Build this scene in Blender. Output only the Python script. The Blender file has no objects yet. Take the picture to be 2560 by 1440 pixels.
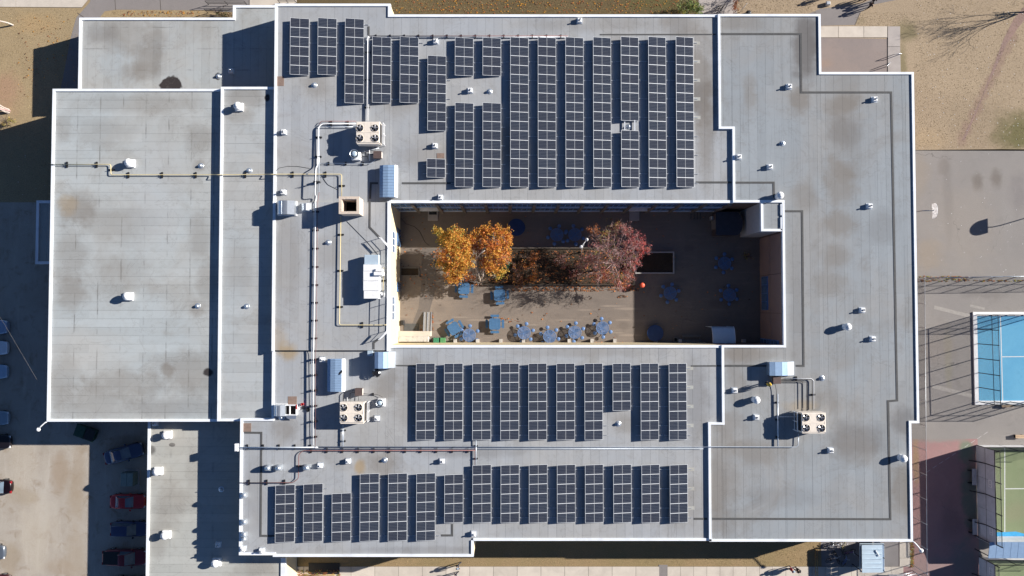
import bpy, bmesh, math, random
from math import sin, cos, pi, radians, atan2, sqrt
from mathutils import Vector, Matrix
random.seed(7)
SC = bpy.context.scene
COL = SC.collection
# ------------------------------------------------------------------ camera, sky, sun, exposure
F_PX, CXP, CYP, HCAM = 1762.0, 1280.0, 720.0, 87.9
TH = math.atan(48.0 / F_PX)                      # the drone looks almost straight down
cam = bpy.data.cameras.new('camera'); cam_o = bpy.data.objects.new('camera', cam); COL.objects.link(cam_o)
cam.sensor_width = 36.0; cam.lens = F_PX * 36.0 / 2560.0; cam.clip_start = 0.5; cam.clip_end = 3000.0
cam_o.location = (0, 0, HCAM); cam_o.rotation_euler = (TH, 0, 0)
SC.camera = cam_o
SUN_D = Vector((2.08, 0.61, 1.0)).normalized()   # towards the sun
world = bpy.data.worlds.new('World'); SC.world = world; world.use_nodes = True
wn = world.node_tree
sky = wn.nodes.new('ShaderNodeTexSky'); sky.sky_type = 'NISHITA'; sky.sun_disc = False
sky.sun_elevation = math.asin(SUN_D.z); sky.sun_rotation = atan2(SUN_D.x, SUN_D.y)
sky.altitude = 2500; sky.air_density = 0.72; sky.dust_density = 0.0; sky.ozone_density = 4.0
bg = wn.nodes['Background']; bg.inputs['Strength'].default_value = 0.06
wn.links.new(sky.outputs['Color'], bg.inputs['Color'])
sun = bpy.data.lights.new('sun', 'SUN'); sun_o = bpy.data.objects.new('sun', sun); COL.objects.link(sun_o)
sun.energy = 5.0; sun.angle = radians(0.5); sun.color = (1.0, 0.95, 0.88)
sun_o.rotation_euler = (-SUN_D).to_track_quat('-Z', 'Y').to_euler(); sun_o.location = (40, 12, 60)
SC.view_settings.view_transform = 'Standard'; SC.view_settings.look = 'None'
SC.view_settings.gamma = 1.0; SC.view_settings.use_curve_mapping = False
SC.view_settings.exposure = 0.92
SC.cycles.max_bounces = 6; SC.cycles.transparent_max_bounces = 12

def P(px, py, z=0.0):
    """point of the place at height z seen at pixel (px, py) of the 2560 x 1440 photograph"""
    dx, dy = (px - CXP) / F_PX, -(py - CYP) / F_PX
    c, s = cos(TH), sin(TH)
    y, zz = c * dy + s, s * dy - c
    t = (z - HCAM) / zz
    return Vector((dx * t, y * t, z))
def PX(px, py, z): return P(px, py, z).x
def PY(px, py, z): return P(px, py, z).y

# ------------------------------------------------------------------ mesh helper
ORG = {}
class MB:
    def __init__(s): s.v = []; s.f = []; s.m = []; s.sm = []
    def add(s, vs, fs, mi=0, smooth=False):
        o = len(s.v); s.v += [tuple(v) for v in vs]
        for f in fs: s.f.append(tuple(i + o for i in f)); s.m.append(mi); s.sm.append(smooth)
        return s
    def box(s, x0, x1, y0, y1, z0, z1, mi=0, bottom=True):
        if x0 > x1: x0, x1 = x1, x0
        if y0 > y1: y0, y1 = y1, y0
        vs = [(x0,y0,z0),(x1,y0,z0),(x1,y1,z0),(x0,y1,z0),(x0,y0,z1),(x1,y0,z1),(x1,y1,z1),(x0,y1,z1)]
        fs = [(4,5,6,7),(0,1,5,4),(1,2,6,5),(2,3,7,6),(3,0,4,7)]
        if bottom: fs.append((3,2,1,0))
        return s.add(vs, fs, mi)
    def cbox(s, x0, x1, y0, y1, z0, z1, b=0.03, mi=0):
        """box with chamfered top edges"""
        if x0 > x1: x0, x1 = x1, x0
        if y0 > y1: y0, y1 = y1, y0
        b = min(b, (x1-x0)*.3, (y1-y0)*.3, (z1-z0)*.6)
        ring = lambda d, z: [(x0+d,y0+d,z),(x1-d,y0+d,z),(x1-d,y1-d,z),(x0+d,y1-d,z)]
        vs = ring(0, z0) + ring(0, z1-b) + ring(b, z1)
        fs = []
        for k in (0, 4):
            for i in range(4): fs.append((k+i, k+(i+1)%4, k+4+(i+1)%4, k+4+i))
        fs += [(8,9,10,11), (3,2,1,0)]
        return s.add(vs, fs, mi)
    def prism(s, pts, z0, z1, mi=0, mi_top=None, bottom=False):
        n = len(pts); a = sum(pts[i][0]*pts[(i+1)%n][1]-pts[(i+1)%n][0]*pts[i][1] for i in range(n))
        if a < 0: pts = list(reversed(pts))
        vs = [(p[0],p[1],z0) for p in pts] + [(p[0],p[1],z1) for p in pts]
        for i in range(n): s.add([], [], 0)
        o = len(s.v); s.v += vs
        for i in range(n): s.f.append((o+i, o+(i+1)%n, o+n+(i+1)%n, o+n+i)); s.m.append(mi); s.sm.append(False)
        s.f.append(tuple(o+n+i for i in range(n))); s.m.append(mi if mi_top is None else mi_top); s.sm.append(False)
        if bottom: s.f.append(tuple(o+n-1-i for i in range(n))); s.m.append(mi); s.sm.append(False)
        return s
    def sheet(s, pts, z, mi=0):
        n = len(pts); a = sum(pts[i][0]*pts[(i+1)%n][1]-pts[(i+1)%n][0]*pts[i][1] for i in range(n))
        if a < 0: pts = list(reversed(pts))
        return s.add([(p[0],p[1],z) for p in pts], [tuple(range(n))], mi)
    def ribbon(s, path, wl, wr, z0, z1, mi=0, closed=False):
        """a strip with mitred corners along a path; z0/z1 numbers"""
        n = len(path); L = []; R = []
        pts = [Vector((p[0], p[1])) for p in path]
        for i in range(n):
            a = pts[i-1] if (i > 0 or closed) else None
            b = pts[(i+1) % n] if (i < n-1 or closed) else None
            d1 = (pts[i]-a).normalized() if a is not None else None
            d2 = (b-pts[i]).normalized() if b is not None else None
            if d1 is None: d1 = d2
            if d2 is None: d2 = d1
            n1 = Vector((-d1.y, d1.x)); n2 = Vector((-d2.y, d2.x))
            m = n1+n2
            if m.length < 1e-4: m = n1.copy()
            m.normalize(); k = 1.0/max(0.35, m.dot(n1))
            L.append(pts[i]+m*wl*k); R.append(pts[i]-m*wr*k)
        vs = []
        for i in range(n): vs += [(R[i].x,R[i].y,z0),(L[i].x,L[i].y,z0),(L[i].x,L[i].y,z1),(R[i].x,R[i].y,z1)]
        fs = []
        for i in range(n if closed else n-1):
            j = (i+1) % n
            for k in range(4):
                fs.append((4*i+k, 4*i+(k+1)%4, 4*j+(k+1)%4, 4*j+k)[::-1])
        if not closed: fs += [(0,1,2,3)[::-1], tuple(4*(n-1)+k for k in range(4))]
        return s.add(vs, fs, mi)
    def tube(s, path, r, n=6, mi=0, smooth=True, r1=None, cap=True):
        path = [Vector(p) for p in path]; vs = []; m = len(path)
        up0 = None
        for i, p in enumerate(path):
            d = (path[min(i+1,m-1)]-path[max(i-1,0)])
            if d.length < 1e-9: d = Vector((0,0,1))
            d.normalize()
            up = Vector((0,0,1)) if abs(d.z) < .95 else Vector((1,0,0))
            if up0 is not None:
                u = up0 - d*up0.dot(d)
                if u.length > .1: up = u
            a = d.cross(up).normalized(); b = a.cross(d).normalized(); up0 = b
            rr = r if r1 is None else r+(r1-r)*i/max(1,m-1)
            for k in range(n):
                t = 2*pi*k/n
                vs.append(p+a*rr*cos(t)+b*rr*sin(t))
        fs = []
        for i in range(m-1):
            for k in range(n):
                fs.append((i*n+k, i*n+(k+1)%n, (i+1)*n+(k+1)%n, (i+1)*n+k))
        if cap: fs += [tuple(range(n))[::-1], tuple((m-1)*n+k for k in range(n))]
        return s.add(vs, fs, mi, smooth)
    def lathe(s, c, prof, n=16, mi=0, smooth=True):
        """prof: (r, z) from the bottom outside to the top centre"""
        vs = []; fs = []
        for r, z in prof:
            for k in range(n): vs.append((c[0]+r*cos(2*pi*k/n), c[1]+r*sin(2*pi*k/n), c[2]+z))
        for i in range(len(prof)-1):
            for k in range(n): fs.append((i*n+k, i*n+(k+1)%n, (i+1)*n+(k+1)%n, (i+1)*n+k))
        s.add(vs, fs, mi, smooth)
        o = len(s.v)-n
        s.f.append(tuple(o+k for k in range(n))); s.m.append(mi); s.sm.append(False)
        return s
    def disc(s, c, r, n=16, mi=0):
        return s.add([(c[0]+r*cos(2*pi*k/n), c[1]+r*sin(2*pi*k/n), c[2]) for k in range(n)], [tuple(range(n))], mi)
    def half_tube_x(s, x0, x1, yc, zc, r, rz, t0=0, t1=pi, n=10, mi=0):
        """arched shell whose axis runs along y when swapped; closed ends"""
        vs = []; fs = []
        for i in range(n+1):
            t = t0+(t1-t0)*i/n
            vs += [(x0, yc+r*cos(t), zc+rz*sin(t)), (x1, yc+r*cos(t), zc+rz*sin(t))]
        for i in range(n): fs.append((2*i, 2*i+1, 2*i+3, 2*i+2))
        s.add(vs, fs, mi, True)
        o = len(s.v)-2*(n+1)
        s.f.append(tuple(o+2*i for i in range(n+1))); s.m.append(mi); s.sm.append(False)
        s.f.append(tuple(o+2*i+1 for i in range(n, -1, -1))); s.m.append(mi); s.sm.append(False)
        return s
    def mesh(s, name, mats, org=Vector((0,0,0))):
        me = bpy.data.meshes.new(name)
        me.from_pydata([(v[0]-org.x, v[1]-org.y, v[2]-org.z) for v in s.v], [], s.f)
        if not isinstance(mats, (list, tuple)): mats = [mats]
        for m in mats: me.materials.append(m)
        me.polygons.foreach_set('material_index', s.m)
        me.polygons.foreach_set('use_smooth', s.sm)
        me.update()
        return me
    def build(s, name, mats, parent=None, local=False, kind=None):
        if parent is not None: org = Vector((0,0,0)) if local else ORG[parent]
        elif local: org = Vector((0,0,0))
        else:
            xs = [v[0] for v in s.v]; ys = [v[1] for v in s.v]
            org = Vector(((min(xs)+max(xs))/2, (min(ys)+max(ys))/2, min(v[2] for v in s.v)))
        o = bpy.data.objects.new(name, s.mesh(name, mats, org)); COL.objects.link(o)
        if parent is not None: o.parent = parent; ORG[o] = org
        else: o.location = org; ORG[o] = org.copy()
        if kind: o['kind'] = kind
        return o
def tag(o, label=None, cat=None, group=None, kind=None):
    if label: o['label'] = label
    if cat: o['category'] = cat
    if group: o['group'] = group
    if kind: o['kind'] = kind
    return o
def thing(name, label, cat, loc, rz=0.0, group=None):
    o = bpy.data.objects.new(name, None); COL.objects.link(o)
    o.empty_display_size = 0.3
    o.location = loc; o.rotation_euler = (0, 0, rz); ORG[o] = Vector(loc)
    return tag(o, label, cat, group)
def inst(name, me, parent, loc, rot=(0,0,0), scale=(1,1,1), label=None):
    """an object on a shared mesh; loc in the parent's space"""
    o = bpy.data.objects.new(name, me); COL.objects.link(o); o.parent = parent
    o.location = loc; o.rotation_euler = rot; o.scale = scale
    if parent in ORG: ORG[o] = ORG[parent] + Vector(loc)
    if label: o['label'] = label
    return o
def copy_tree(root, loc, rz=None, label=None, group=None):
    r = root.copy(); COL.objects.link(r); r.location = loc
    if rz is not None: r.rotation_euler = (0, 0, rz)
    if label: r['label'] = label
    if group: r['group'] = group
    ORG[r] = Vector(loc)
    for ch in list(root.children):
        c = ch.copy(); COL.objects.link(c); c.parent = r
        for g in list(ch.children):
            d = g.copy(); COL.objects.link(d); d.parent = c
    return r

# ------------------------------------------------------------------ materials
class NT:
    def __init__(s, name):
        s.mat = bpy.data.materials.new(name); s.mat.use_nodes = True
        s.t = s.mat.node_tree; s.b = s.t.nodes['Principled BSDF']
    def n(s, typ, **kw):
        nd = s.t.nodes.new(typ)
        for k, v in kw.items(): setattr(nd, k, v)
        return nd
    def l(s, a, b): s.t.links.new(a, b)
    def noise(s, vec, scale, detail=3, rough=.55, dist=0.0):
        nd = s.n('ShaderNodeTexNoise'); nd.inputs['Scale'].default_value = scale
        nd.inputs['Detail'].default_value = detail; nd.inputs['Roughness'].default_value = rough
        nd.inputs['Distortion'].default_value = dist
        if vec is not None: s.l(vec, nd.inputs['Vector'])
        return nd.outputs['Fac']
    def ramp(s, fac, lo, hi, a=0.0, b=1.0, smooth=True):
        nd = s.n('ShaderNodeMapRange', interpolation_type='SMOOTHSTEP' if smooth else 'LINEAR')
        nd.inputs['From Min'].default_value = lo; nd.inputs['From Max'].default_value = hi
        nd.inputs['To Min'].default_value = a; nd.inputs['To Max'].default_value = b
        s.l(fac, nd.inputs['Value']); return nd.outputs['Result']
    def math(s, op, a, b=None):
        nd = s.n('ShaderNodeMath', operation=op)
        for i, v in enumerate((a, b)):
            if v is None: continue
            if isinstance(v, (int, float)): nd.inputs[i].default_value = v
            else: s.l(v, nd.inputs[i])
        return nd.outputs[0]
    def vmath(s, op, a, b=None):
        nd = s.n('ShaderNodeVectorMath', operation=op)
        for i, v in enumerate((a, b)):
            if v is None: continue
            if isinstance(v, (tuple, list)): nd.inputs[i].default_value = v
            else: s.l(v, nd.inputs[i])
        return nd.outputs['Value'] if op in ('LENGTH', 'DISTANCE', 'DOT_PRODUCT') else nd.outputs['Vector']
    def mix(s, fac, a, b, mode='MIX'):
        nd = s.n('ShaderNodeMix', data_type='RGBA', blend_type=mode)
        for k, v in ((0, fac), (6, a), (7, b)):
            if isinstance(v, (int, float)): nd.inputs[k].default_value = v
            elif isinstance(v, (tuple, list)): nd.inputs[k].default_value = (v[0], v[1], v[2], 1)
            else: s.l(v, nd.inputs[k])
        return nd.outputs[2]
    def pos(s): return s.n('ShaderNodeNewGeometry').outputs['Position']
    def obj(s): return s.n('ShaderNodeTexCoord').outputs['Object']
    def rnd(s): return s.n('ShaderNodeObjectInfo').outputs['Random']
    def scl(s, vec, k): return s.vmath('MULTIPLY', vec, k)
    def bump(s, h, strength=.3, dist=.02):
        nd = s.n('ShaderNodeBump'); nd.inputs['Strength'].default_value = strength; nd.inputs['Distance'].default_value = dist
        s.l(h, nd.inputs['Height']); s.l(nd.outputs['Normal'], s.b.inputs['Normal'])
    def blobs(s, col, vec, lst):
        if not lst: return col
        wob = s.noise(vec, .55, 4, .6)
        wob = s.math('MULTIPLY', s.math('SUBTRACT', wob, .5), 1.3)
        for (cx, cy, rx, ry, st, c, hard) in lst:
            d = s.vmath('MULTIPLY', s.vmath('SUBTRACT', vec, (cx, cy, 0)), (1/rx, 1/ry, 0))
            d = s.math('ADD', s.vmath('LENGTH', d), wob)
            f = s.ramp(d, 1.0+.2*(1-hard), .35+.55*hard, 0, min(1, st*1.15))
            col = s.mix(f, col, c)
        return col
    def done(s, col, rough=.6, metal=0.0, spec=.3):
        if isinstance(col, (tuple, list)): s.b.inputs['Base Color'].default_value = (*col[:3], 1)
        else: s.l(col, s.b.inputs['Base Color'])
        if isinstance(rough, (int, float)): s.b.inputs['Roughness'].default_value = rough
        else: s.l(rough, s.b.inputs['Roughness'])
        s.b.inputs['Metallic'].default_value = metal
        s.b.inputs['Specular IOR Level'].default_value = spec
        return s.mat
def mk(name, col, rough=.6, metal=0.0, spec=.3, var=.12, scale=2.0, dark=None, dscale=.6, damt=.5, bump=0.0, bscale=30, rnd=0.0, obj=False, coat=0.0):
    t = NT(name); v = t.obj() if obj else t.pos()
    c = t.mix(t.ramp(t.noise(v, scale, 5, .6), .25, .75), tuple(x*(1-var) for x in col), tuple(min(1, x*(1+var)) for x in col))
    if dark is not None: c = t.mix(t.ramp(t.noise(v, dscale, 5, .62, .4), .48, .72, 0, damt), c, dark)
    if rnd: 
        k = t.ramp(t.rnd(), 0, 1, 1-rnd, 1+rnd, False)
        cm = t.n('ShaderNodeCombineColor')
        for i in range(3): t.l(k, cm.inputs[i])
        c = t.mix(1.0, c, cm.outputs[0], 'MULTIPLY')
    if bump: t.bump(t.noise(v, bscale, 4, .6), bump, .03)
    if coat: t.b.inputs['Coat Weight'].default_value = coat; t.b.inputs['Coat Roughness'].default_value = .05
    return t.done(c, rough, metal, spec)

def roof_mat(name, base, warm, streak, blobs=(), along='y', spot=.5, board=0.0, bp=2.66):
    t = NT(name); v = t.pos()
    c = t.mix(t.ramp(t.noise(v, .10, 5, .6, .5), .35, .68), base, warm)
    k = (5.5, .22, 1) if along == 'y' else (.22, 5.5, 1)
    st = t.noise(t.scl(v, k), 1.0, 4, .6)
    c = t.mix(t.ramp(st, .52, .78, 0, streak), c, tuple(x*.62 for x in base))
    st2 = t.noise(t.scl(v, k), 2.3, 3, .6)
    c = t.mix(t.ramp(st2, .55, .8, 0, .10), c, tuple(min(1, x*1.25) for x in base))
    patch = t.ramp(t.noise(v, .19, 7, .68, .8), .50, .74, 0, spot)
    c = t.mix(patch, c, (warm[0]*.70, warm[1]*.66, warm[2]*.62))
    if board:
        sp = t.n('ShaderNodeSeparateXYZ'); t.l(v, sp.inputs[0]); ax = sp.outputs[0 if along == 'x' else 1]
        a = t.math('ADD', t.math('DIVIDE', ax, bp), t.math('MULTIPLY', t.noise(v, .8, 3), .05)); a = t.math('ABSOLUTE', t.math('SUBTRACT', t.math('FRACT', t.math('ADD', a, 100.0)), .5))
        ln = t.ramp(a, .455, .497, 0, 1); br = t.ramp(t.noise(v, .45, 4, .6), .44, .66, 0, board)
        c = t.mix(t.math('MULTIPLY', ln, br), c, (.15,.15,.145))
    mot = t.noise(v, 1.1, 6, .72, .9)
    c = t.mix(t.ramp(mot, .50, .72, 0, .28), c, (warm[0]*.66, warm[1]*.63, warm[2]*.60))
    c = t.mix(t.ramp(mot, .30, .46, .16, 0), c, tuple(min(1, x*1.16) for x in base))
    c = t.blobs(c, v, blobs)
    if blobs:
        rg = t.noise(v, .21, 5, .6, 1.2); rg = t.math('ABSOLUTE', t.math('SUBTRACT', rg, .56)); c = t.mix(t.ramp(rg, .0, .012, .22, 0), c, (.16,.15,.14))
    kk = t.ramp(t.rnd(), 0, 1, .945, 1.045, False)
    cm = t.n('ShaderNodeCombineColor')
    for i in range(3): t.l(kk, cm.inputs[i])
    c = t.mix(1.0, c, cm.outputs[0], 'MULTIPLY')
    fine = t.noise(v, 26, 3, .7)
    c = t.mix(t.ramp(fine, .3, .8, 0, .12), c, tuple(x*.5 for x in base))
    t.bump(t.noise(v, 60, 2, .5), .15, .01)
    return t.done(c, .92, 0, .15)
def B(px, py, rpx, rpy, st, c, hard=0.0, z=7.3):
    p = P(px, py, z); k = (HCAM - z) / F_PX
    return (p.x, p.y, rpx*k, rpy*k, st, c, hard)
BR = (.20, .178, .155); DK = (.14, .13, .125); LT = (.42, .40, .37); OR_ = (.34, .24, .12); BLK = (.035, .028, .028)
bl_main = [B(1740,200,60,140,.6,BR), B(1700,60,60,40,.5,BR), B(1750,250,45,60,.5,DK), B(790,215,45,35,.35,BR), B(1265,360,40,60,.35,BR),
           B(1085,390,90,60,.35,BR), B(820,635,60,50,.3,BR), B(720,880,26,30,.6,OR_), B(700,850,26,40,.3,OR_), B(900,1168,16,20,.6,OR_), B(965,965,40,45,.5,BR),
           B(710,1070,40,35,.4,BR), B(960,1160,50,40,.45,BR), B(1740,1000,40,140,.4,DK), B(1700,1250,70,90,.35,BR), B(720,640,40,140,.3,BR),
           B(1560,1060,40,25,.4,BR), B(1020,920,50,40,.3,BR), B(1200,1255,60,60,.2,BR), B(830,880,60,12,.35,LT), B(1100,460,60,40,.2,BR), B(940,660,60,60,.2,LT)]
bl_east = [B(2010,120,40,110,.75,DK), B(1995,255,34,38,.6,BR), B(2110,262,50,38,.6,BR), B(2110,330,55,45,.35,DK), B(2100,460,50,70,.5,BR), B(2100,560,60,38,.55,BR),
           B(2090,640,45,40,.5,BR), B(2075,710,55,40,.4,BR), B(2010,495,40,40,.4,BR), B(2200,570,45,50,.25,DK), B(1860,890,90,25,.5,BR), B(1850,60,70,25,.4,BR), B(1850,620+260,60,20,.4,BR),
           B(2060,1000,50,40,.35,BR), B(2000,1015,50,18,.35,OR_), B(1890,1130,90,38,.45,BR), B(1820,1060,50,40,.4,BR), B(2140,1100,90,55,.45,DK), B(2260,1050,40,40,.5,DK),
           B(2250,1220,35,70,.6,BR), B(2140,1130,60,50,.3,BR), B(1800,1200,60,150,.35,BR), B(1875,240,22,60,.4,BR), B(2110,300,60,200,.25,BR), B(1890,985,30,30,.2,DK)]
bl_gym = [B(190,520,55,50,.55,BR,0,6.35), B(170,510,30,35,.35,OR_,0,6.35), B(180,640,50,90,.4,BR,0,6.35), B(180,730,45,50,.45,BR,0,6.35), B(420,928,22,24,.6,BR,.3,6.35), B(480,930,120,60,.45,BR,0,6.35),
          B(240,1000,120,60,.35,BR,0,6.35), B(300,560,110,60,.35,BR,0,6.35), B(500,600,40,70,.4,BR,0,6.35), B(500,350,50,50,.4,BR,0,6.35), B(250,330,90,50,.3,BR,0,6.35), B(490,770,26,26,.5,BR,0,6.35),
          B(500,414,18,18,.5,BR,0,6.35), B(350,260,200,30,.3,BR,0,6.35), B(300,690,110,60,.3,BR,0,6.35), B(520,930,14,12,.85,BLK,.5,6.35), B(160,320,30,50,.3,BR,0,6.35), B(390,480,90,160,.28,(.42,.43,.44),0,6.35), B(200,880,90,60,.3,LT,0,6.35)]
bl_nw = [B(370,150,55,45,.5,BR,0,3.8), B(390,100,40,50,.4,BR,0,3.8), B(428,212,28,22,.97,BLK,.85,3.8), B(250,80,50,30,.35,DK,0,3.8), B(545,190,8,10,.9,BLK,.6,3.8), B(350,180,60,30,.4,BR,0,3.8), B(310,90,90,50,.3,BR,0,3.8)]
bl_main += [B(1765,330,26,160,.5,BR), B(1490,60,200,22,.3,BR), B(1005,230,60,60,.3,BR), B(1180,1130,160,18,.3,DK), B(1450,880,240,16,.3,BR), B(640,1230,30,120,.25,BR), B(990,560,20,200,.2,DK), B(1100,1375,260,12,.25,DK), B(1020,1010,40,80,.35,BR)]
bl_east += [B(2035,90,24,60,.4,DK), B(2100,430,80,30,.3,BR), B(2100,880,60,60,.25,BR), B(1960,1240,140,30,.2,DK), B(1795,1230,26,110,.4,BR), B(1840,940,26,90,.35,BR), B(2270,1250,16,90,.35,BR), B(1990,800,20,200,.2,DK)]
bl_gym += [B(330,960,150,40,.35,BR,0,6.35), B(160,960,50,90,.3,BR,0,6.35), B(520,700,30,70,.35,BR,0,6.35), B(430,1020,140,30,.3,DK,0,6.35)]
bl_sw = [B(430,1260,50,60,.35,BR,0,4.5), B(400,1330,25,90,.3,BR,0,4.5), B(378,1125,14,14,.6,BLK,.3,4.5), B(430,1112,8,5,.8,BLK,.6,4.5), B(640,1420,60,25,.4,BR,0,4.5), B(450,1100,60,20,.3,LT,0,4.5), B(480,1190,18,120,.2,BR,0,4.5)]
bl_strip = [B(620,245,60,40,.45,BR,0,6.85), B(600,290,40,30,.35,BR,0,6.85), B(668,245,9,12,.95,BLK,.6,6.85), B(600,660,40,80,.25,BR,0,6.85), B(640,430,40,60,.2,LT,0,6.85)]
M = {}
M['roof_main'] = roof_mat('roofing_main', (.345,.362,.385), (.352,.352,.350), .22, bl_main)
M['roof_east'] = roof_mat('roofing_east', (.285,.31,.332), (.29,.29,.288), .35, bl_east)
M['roof_gym'] = roof_mat('roofing_gym', (.398,.43,.44), (.398,.405,.395), .2, bl_gym, 'x', .5, .75)
M['roof_strip'] = roof_mat('roofing_strip', (.385,.412,.425), (.385,.388,.38), .2, bl_strip, 'x', .5, .3)
M['roof_nw'] = roof_mat('roofing_annex', (.37,.40,.415), (.375,.375,.362), .2, bl_nw, 'y', .5, .6, 2.6)
M['roof_sw'] = roof_mat('roofing_wing', (.405,.41,.385), (.405,.395,.36), .2, bl_sw, 'x', .5, .35, 5.0)
M['bitumen'] = mk('bitumen_deck', (.055,.055,.06), .9)
M['coping'] = mk('coping_white_metal', (.80,.83,.87), .4, 0, .4, .07, .7, (.52,.52,.54), .5, .35)
M['white'] = mk('white_paint', (.80,.80,.80), .4, 0, .4, .06, 3, (.5,.48,.45), 2.5, .25)
M['galv'] = mk('galvanised_steel', (.62,.66,.70), .33, .75, .5, .08, 4)
M['alu'] = mk('aluminium_frame', (.68,.70,.73), .38, .25, .5, .05, 3)
M['rail'] = mk('rail_steel', (.55,.57,.60), .4, .6, .5, .08, 3)
M['beige'] = mk('beige_painted_steel', (.74,.66,.57), .45, 0, .4, .05, 2, (.5,.45,.4), 3, .2)
M['black'] = mk('black_plastic', (.018,.018,.02), .5, 0, .4, .2, 6)
M['blackmetal'] = mk('black_fence_steel', (.02,.02,.024), .45, .3, .4, .2, 6)
M['brown'] = mk('brown_rubber_mat', (.23,.165,.135), .85, 0, .2, .12, 5)
M['brownbox'] = mk('brown_metal_box', (.115,.082,.075), .5, .1, .35, .1, 4)
M['bluemetal'] = mk('blue_ribbed_cladding', (.27,.39,.56), .42, .15, .5, .06, 3)
M['bluemetal2'] = mk('pale_blue_steel_roof', (.50,.61,.70), .4, .25, .5, .05, 2)
M['yellowpipe'] = mk('yellow_gas_pipe', (.66,.55,.30), .5, 0, .4, .1, 3, (.45,.38,.25), 3, .3)
M['redpipe'] = mk('red_oxide_pipe', (.22,.10,.095), .55, 0, .4, .15, 4)
M['greypipe'] = mk('grey_insulated_pipe', (.55,.60,.66), .4, .35, .5, .08, 3)
M['darkpipe'] = mk('dark_refrigerant_pipe', (.06,.055,.055), .6)
M['cable'] = mk('dark_cable_strip', (.085,.085,.085), .85)
M['cream'] = mk('cream_brick', (.66,.56,.37), .8, 0, .2, .08, 8, (.5,.42,.3), .5, .3, .3, 40)
M['brick'] = mk('brown_brick', (.17,.115,.095), .85, 0, .2, .12, 9, (.12,.08,.07), .4, .3, .3, 40)
M['stonewall'] = mk('pale_render_wall', (.5,.48,.47), .8, 0, .2, .06, 2)
M['chimney'] = mk('buff_brick', (.60,.50,.41), .85, 0, .2, .12, 10, (.35,.29,.25), 1.5, .4, .4, 40)
M['soot_and_recess_black'] = mk('soot_and_recess_black', (.012,.01,.01), .95)  # soot in the flue, plain black in the fan wells and hatch
M['winblue'] = mk('blue_window_panel', (.10,.20,.42), .3, 0, .5, .15, 2)
M['glass'] = mk('window_glass', (.10,.16,.26), .08, 0, .5, .2, 1)
M['winframe'] = mk('window_frame_white', (.65,.66,.68), .4)
M['concrete'] = mk('pale_concrete', (.56,.50,.43), .85, 0, .2, .07, .8, (.40,.35,.30), .5, .35, .2, 40, rnd=.06)
M['concrete2'] = mk('grey_concrete', (.40,.36,.335), .85, 0, .2, .07, .9, (.30,.26,.24), .5, .35, .2, 40, rnd=.05)
M['stained'] = mk('stained_concrete', (.52,.49,.45), .9, 0, .2, .1, 1.5, (.20,.185,.175), 1.4, .85, .2, 30)
M['timber'] = mk('weathered_timber', (.20,.185,.17), .85, 0, .2, .15, 6)
M['frame_grey'] = mk('pale_grey_timber', (.42,.40,.38), .8, var=.12, scale=5)
M['shade_blue'] = mk('shade_darkened_blue_top', (.022,.05,.15), .5, obj=True)  # table blue with the shade put into its colour
M['brickpanel'] = mk('brown_wall_panel', (.34,.22,.175), .85, 0, .2, .1, 9, (.24,.16,.13), .4, .3, .3, 40)
# ------------------------------------------------------------------ ground materials
def ground_mat(name, base, alt, dark, lscale=.12, fscale=14, damt=.45, bumpy=.5, blobs=(), fine=.35, streak=None, crack=0.0):
    t = NT(name); v = t.pos()
    c = t.mix(t.ramp(t.noise(v, lscale, 6, .62, .5), .32, .68), base, alt)
    c = t.mix(t.ramp(t.noise(v, lscale*5.3, 5, .65, .8), .5, .78, 0, damt), c, dark)
    if streak: c = t.mix(t.ramp(t.noise(t.scl(v, streak), 1, 4, .6, .4), .5, .75, 0, .4), c, tuple(min(1, x*1.3) for x in base))
    c = t.blobs(c, v, blobs)
    if crack:
        w = t.n('ShaderNodeTexNoise'); w.inputs['Scale'].default_value = .9; w.inputs['Detail'].default_value = 4; t.l(v, w.inputs['Vector'])
        vv = t.vmath('ADD', v, t.vmath('MULTIPLY', t.vmath('SUBTRACT', w.outputs['Color'], (.5,.5,.5)), (1.8,1.8,0)))
        vo = t.n('ShaderNodeTexVoronoi', feature='DISTANCE_TO_EDGE'); vo.inputs['Scale'].default_value = .14; t.l(vv, vo.inputs['Vector'])
        k = t.math('MULTIPLY', t.ramp(vo.outputs['Distance'], .001, .006, 1, 0), t.ramp(t.noise(v, .16, 3), .5, .65, 0, crack*.6))
        c = t.mix(k, c, tuple(x*.35 for x in dark))
        wear = t.ramp(t.noise(v, .55, 7, .75, 1.0), .54, .72, 0, .35); c = t.mix(wear, c, tuple(min(1, x*1.22) for x in base))
        spk = t.ramp(t.noise(v, 3.1, 3, .7), .66, .74, 0, .45); c = t.mix(spk, c, tuple(x*.6 for x in dark))
    f = t.noise(v, fscale, 4, .7)
    c = t.mix(t.ramp(f, .25, .75, fine, 0), c, tuple(x*.55 for x in dark))
    t.bump(f, bumpy, .04)
    return t.done(c, .95, 0, .12)
G0 = lambda *a: B(*a, z=0)
GRN = (.13, .13, .045)
M['drygrass'] = ground_mat('dry_grass', (.42,.32,.19), (.375,.285,.17), (.285,.215,.13), .16, 7, .45, .3, [G0(20,230,40,60,.5,(.42,.24,.17)), G0(90,60,60,30,.4,(.5,.33,.16))], .6, None, 1e-4)
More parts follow.
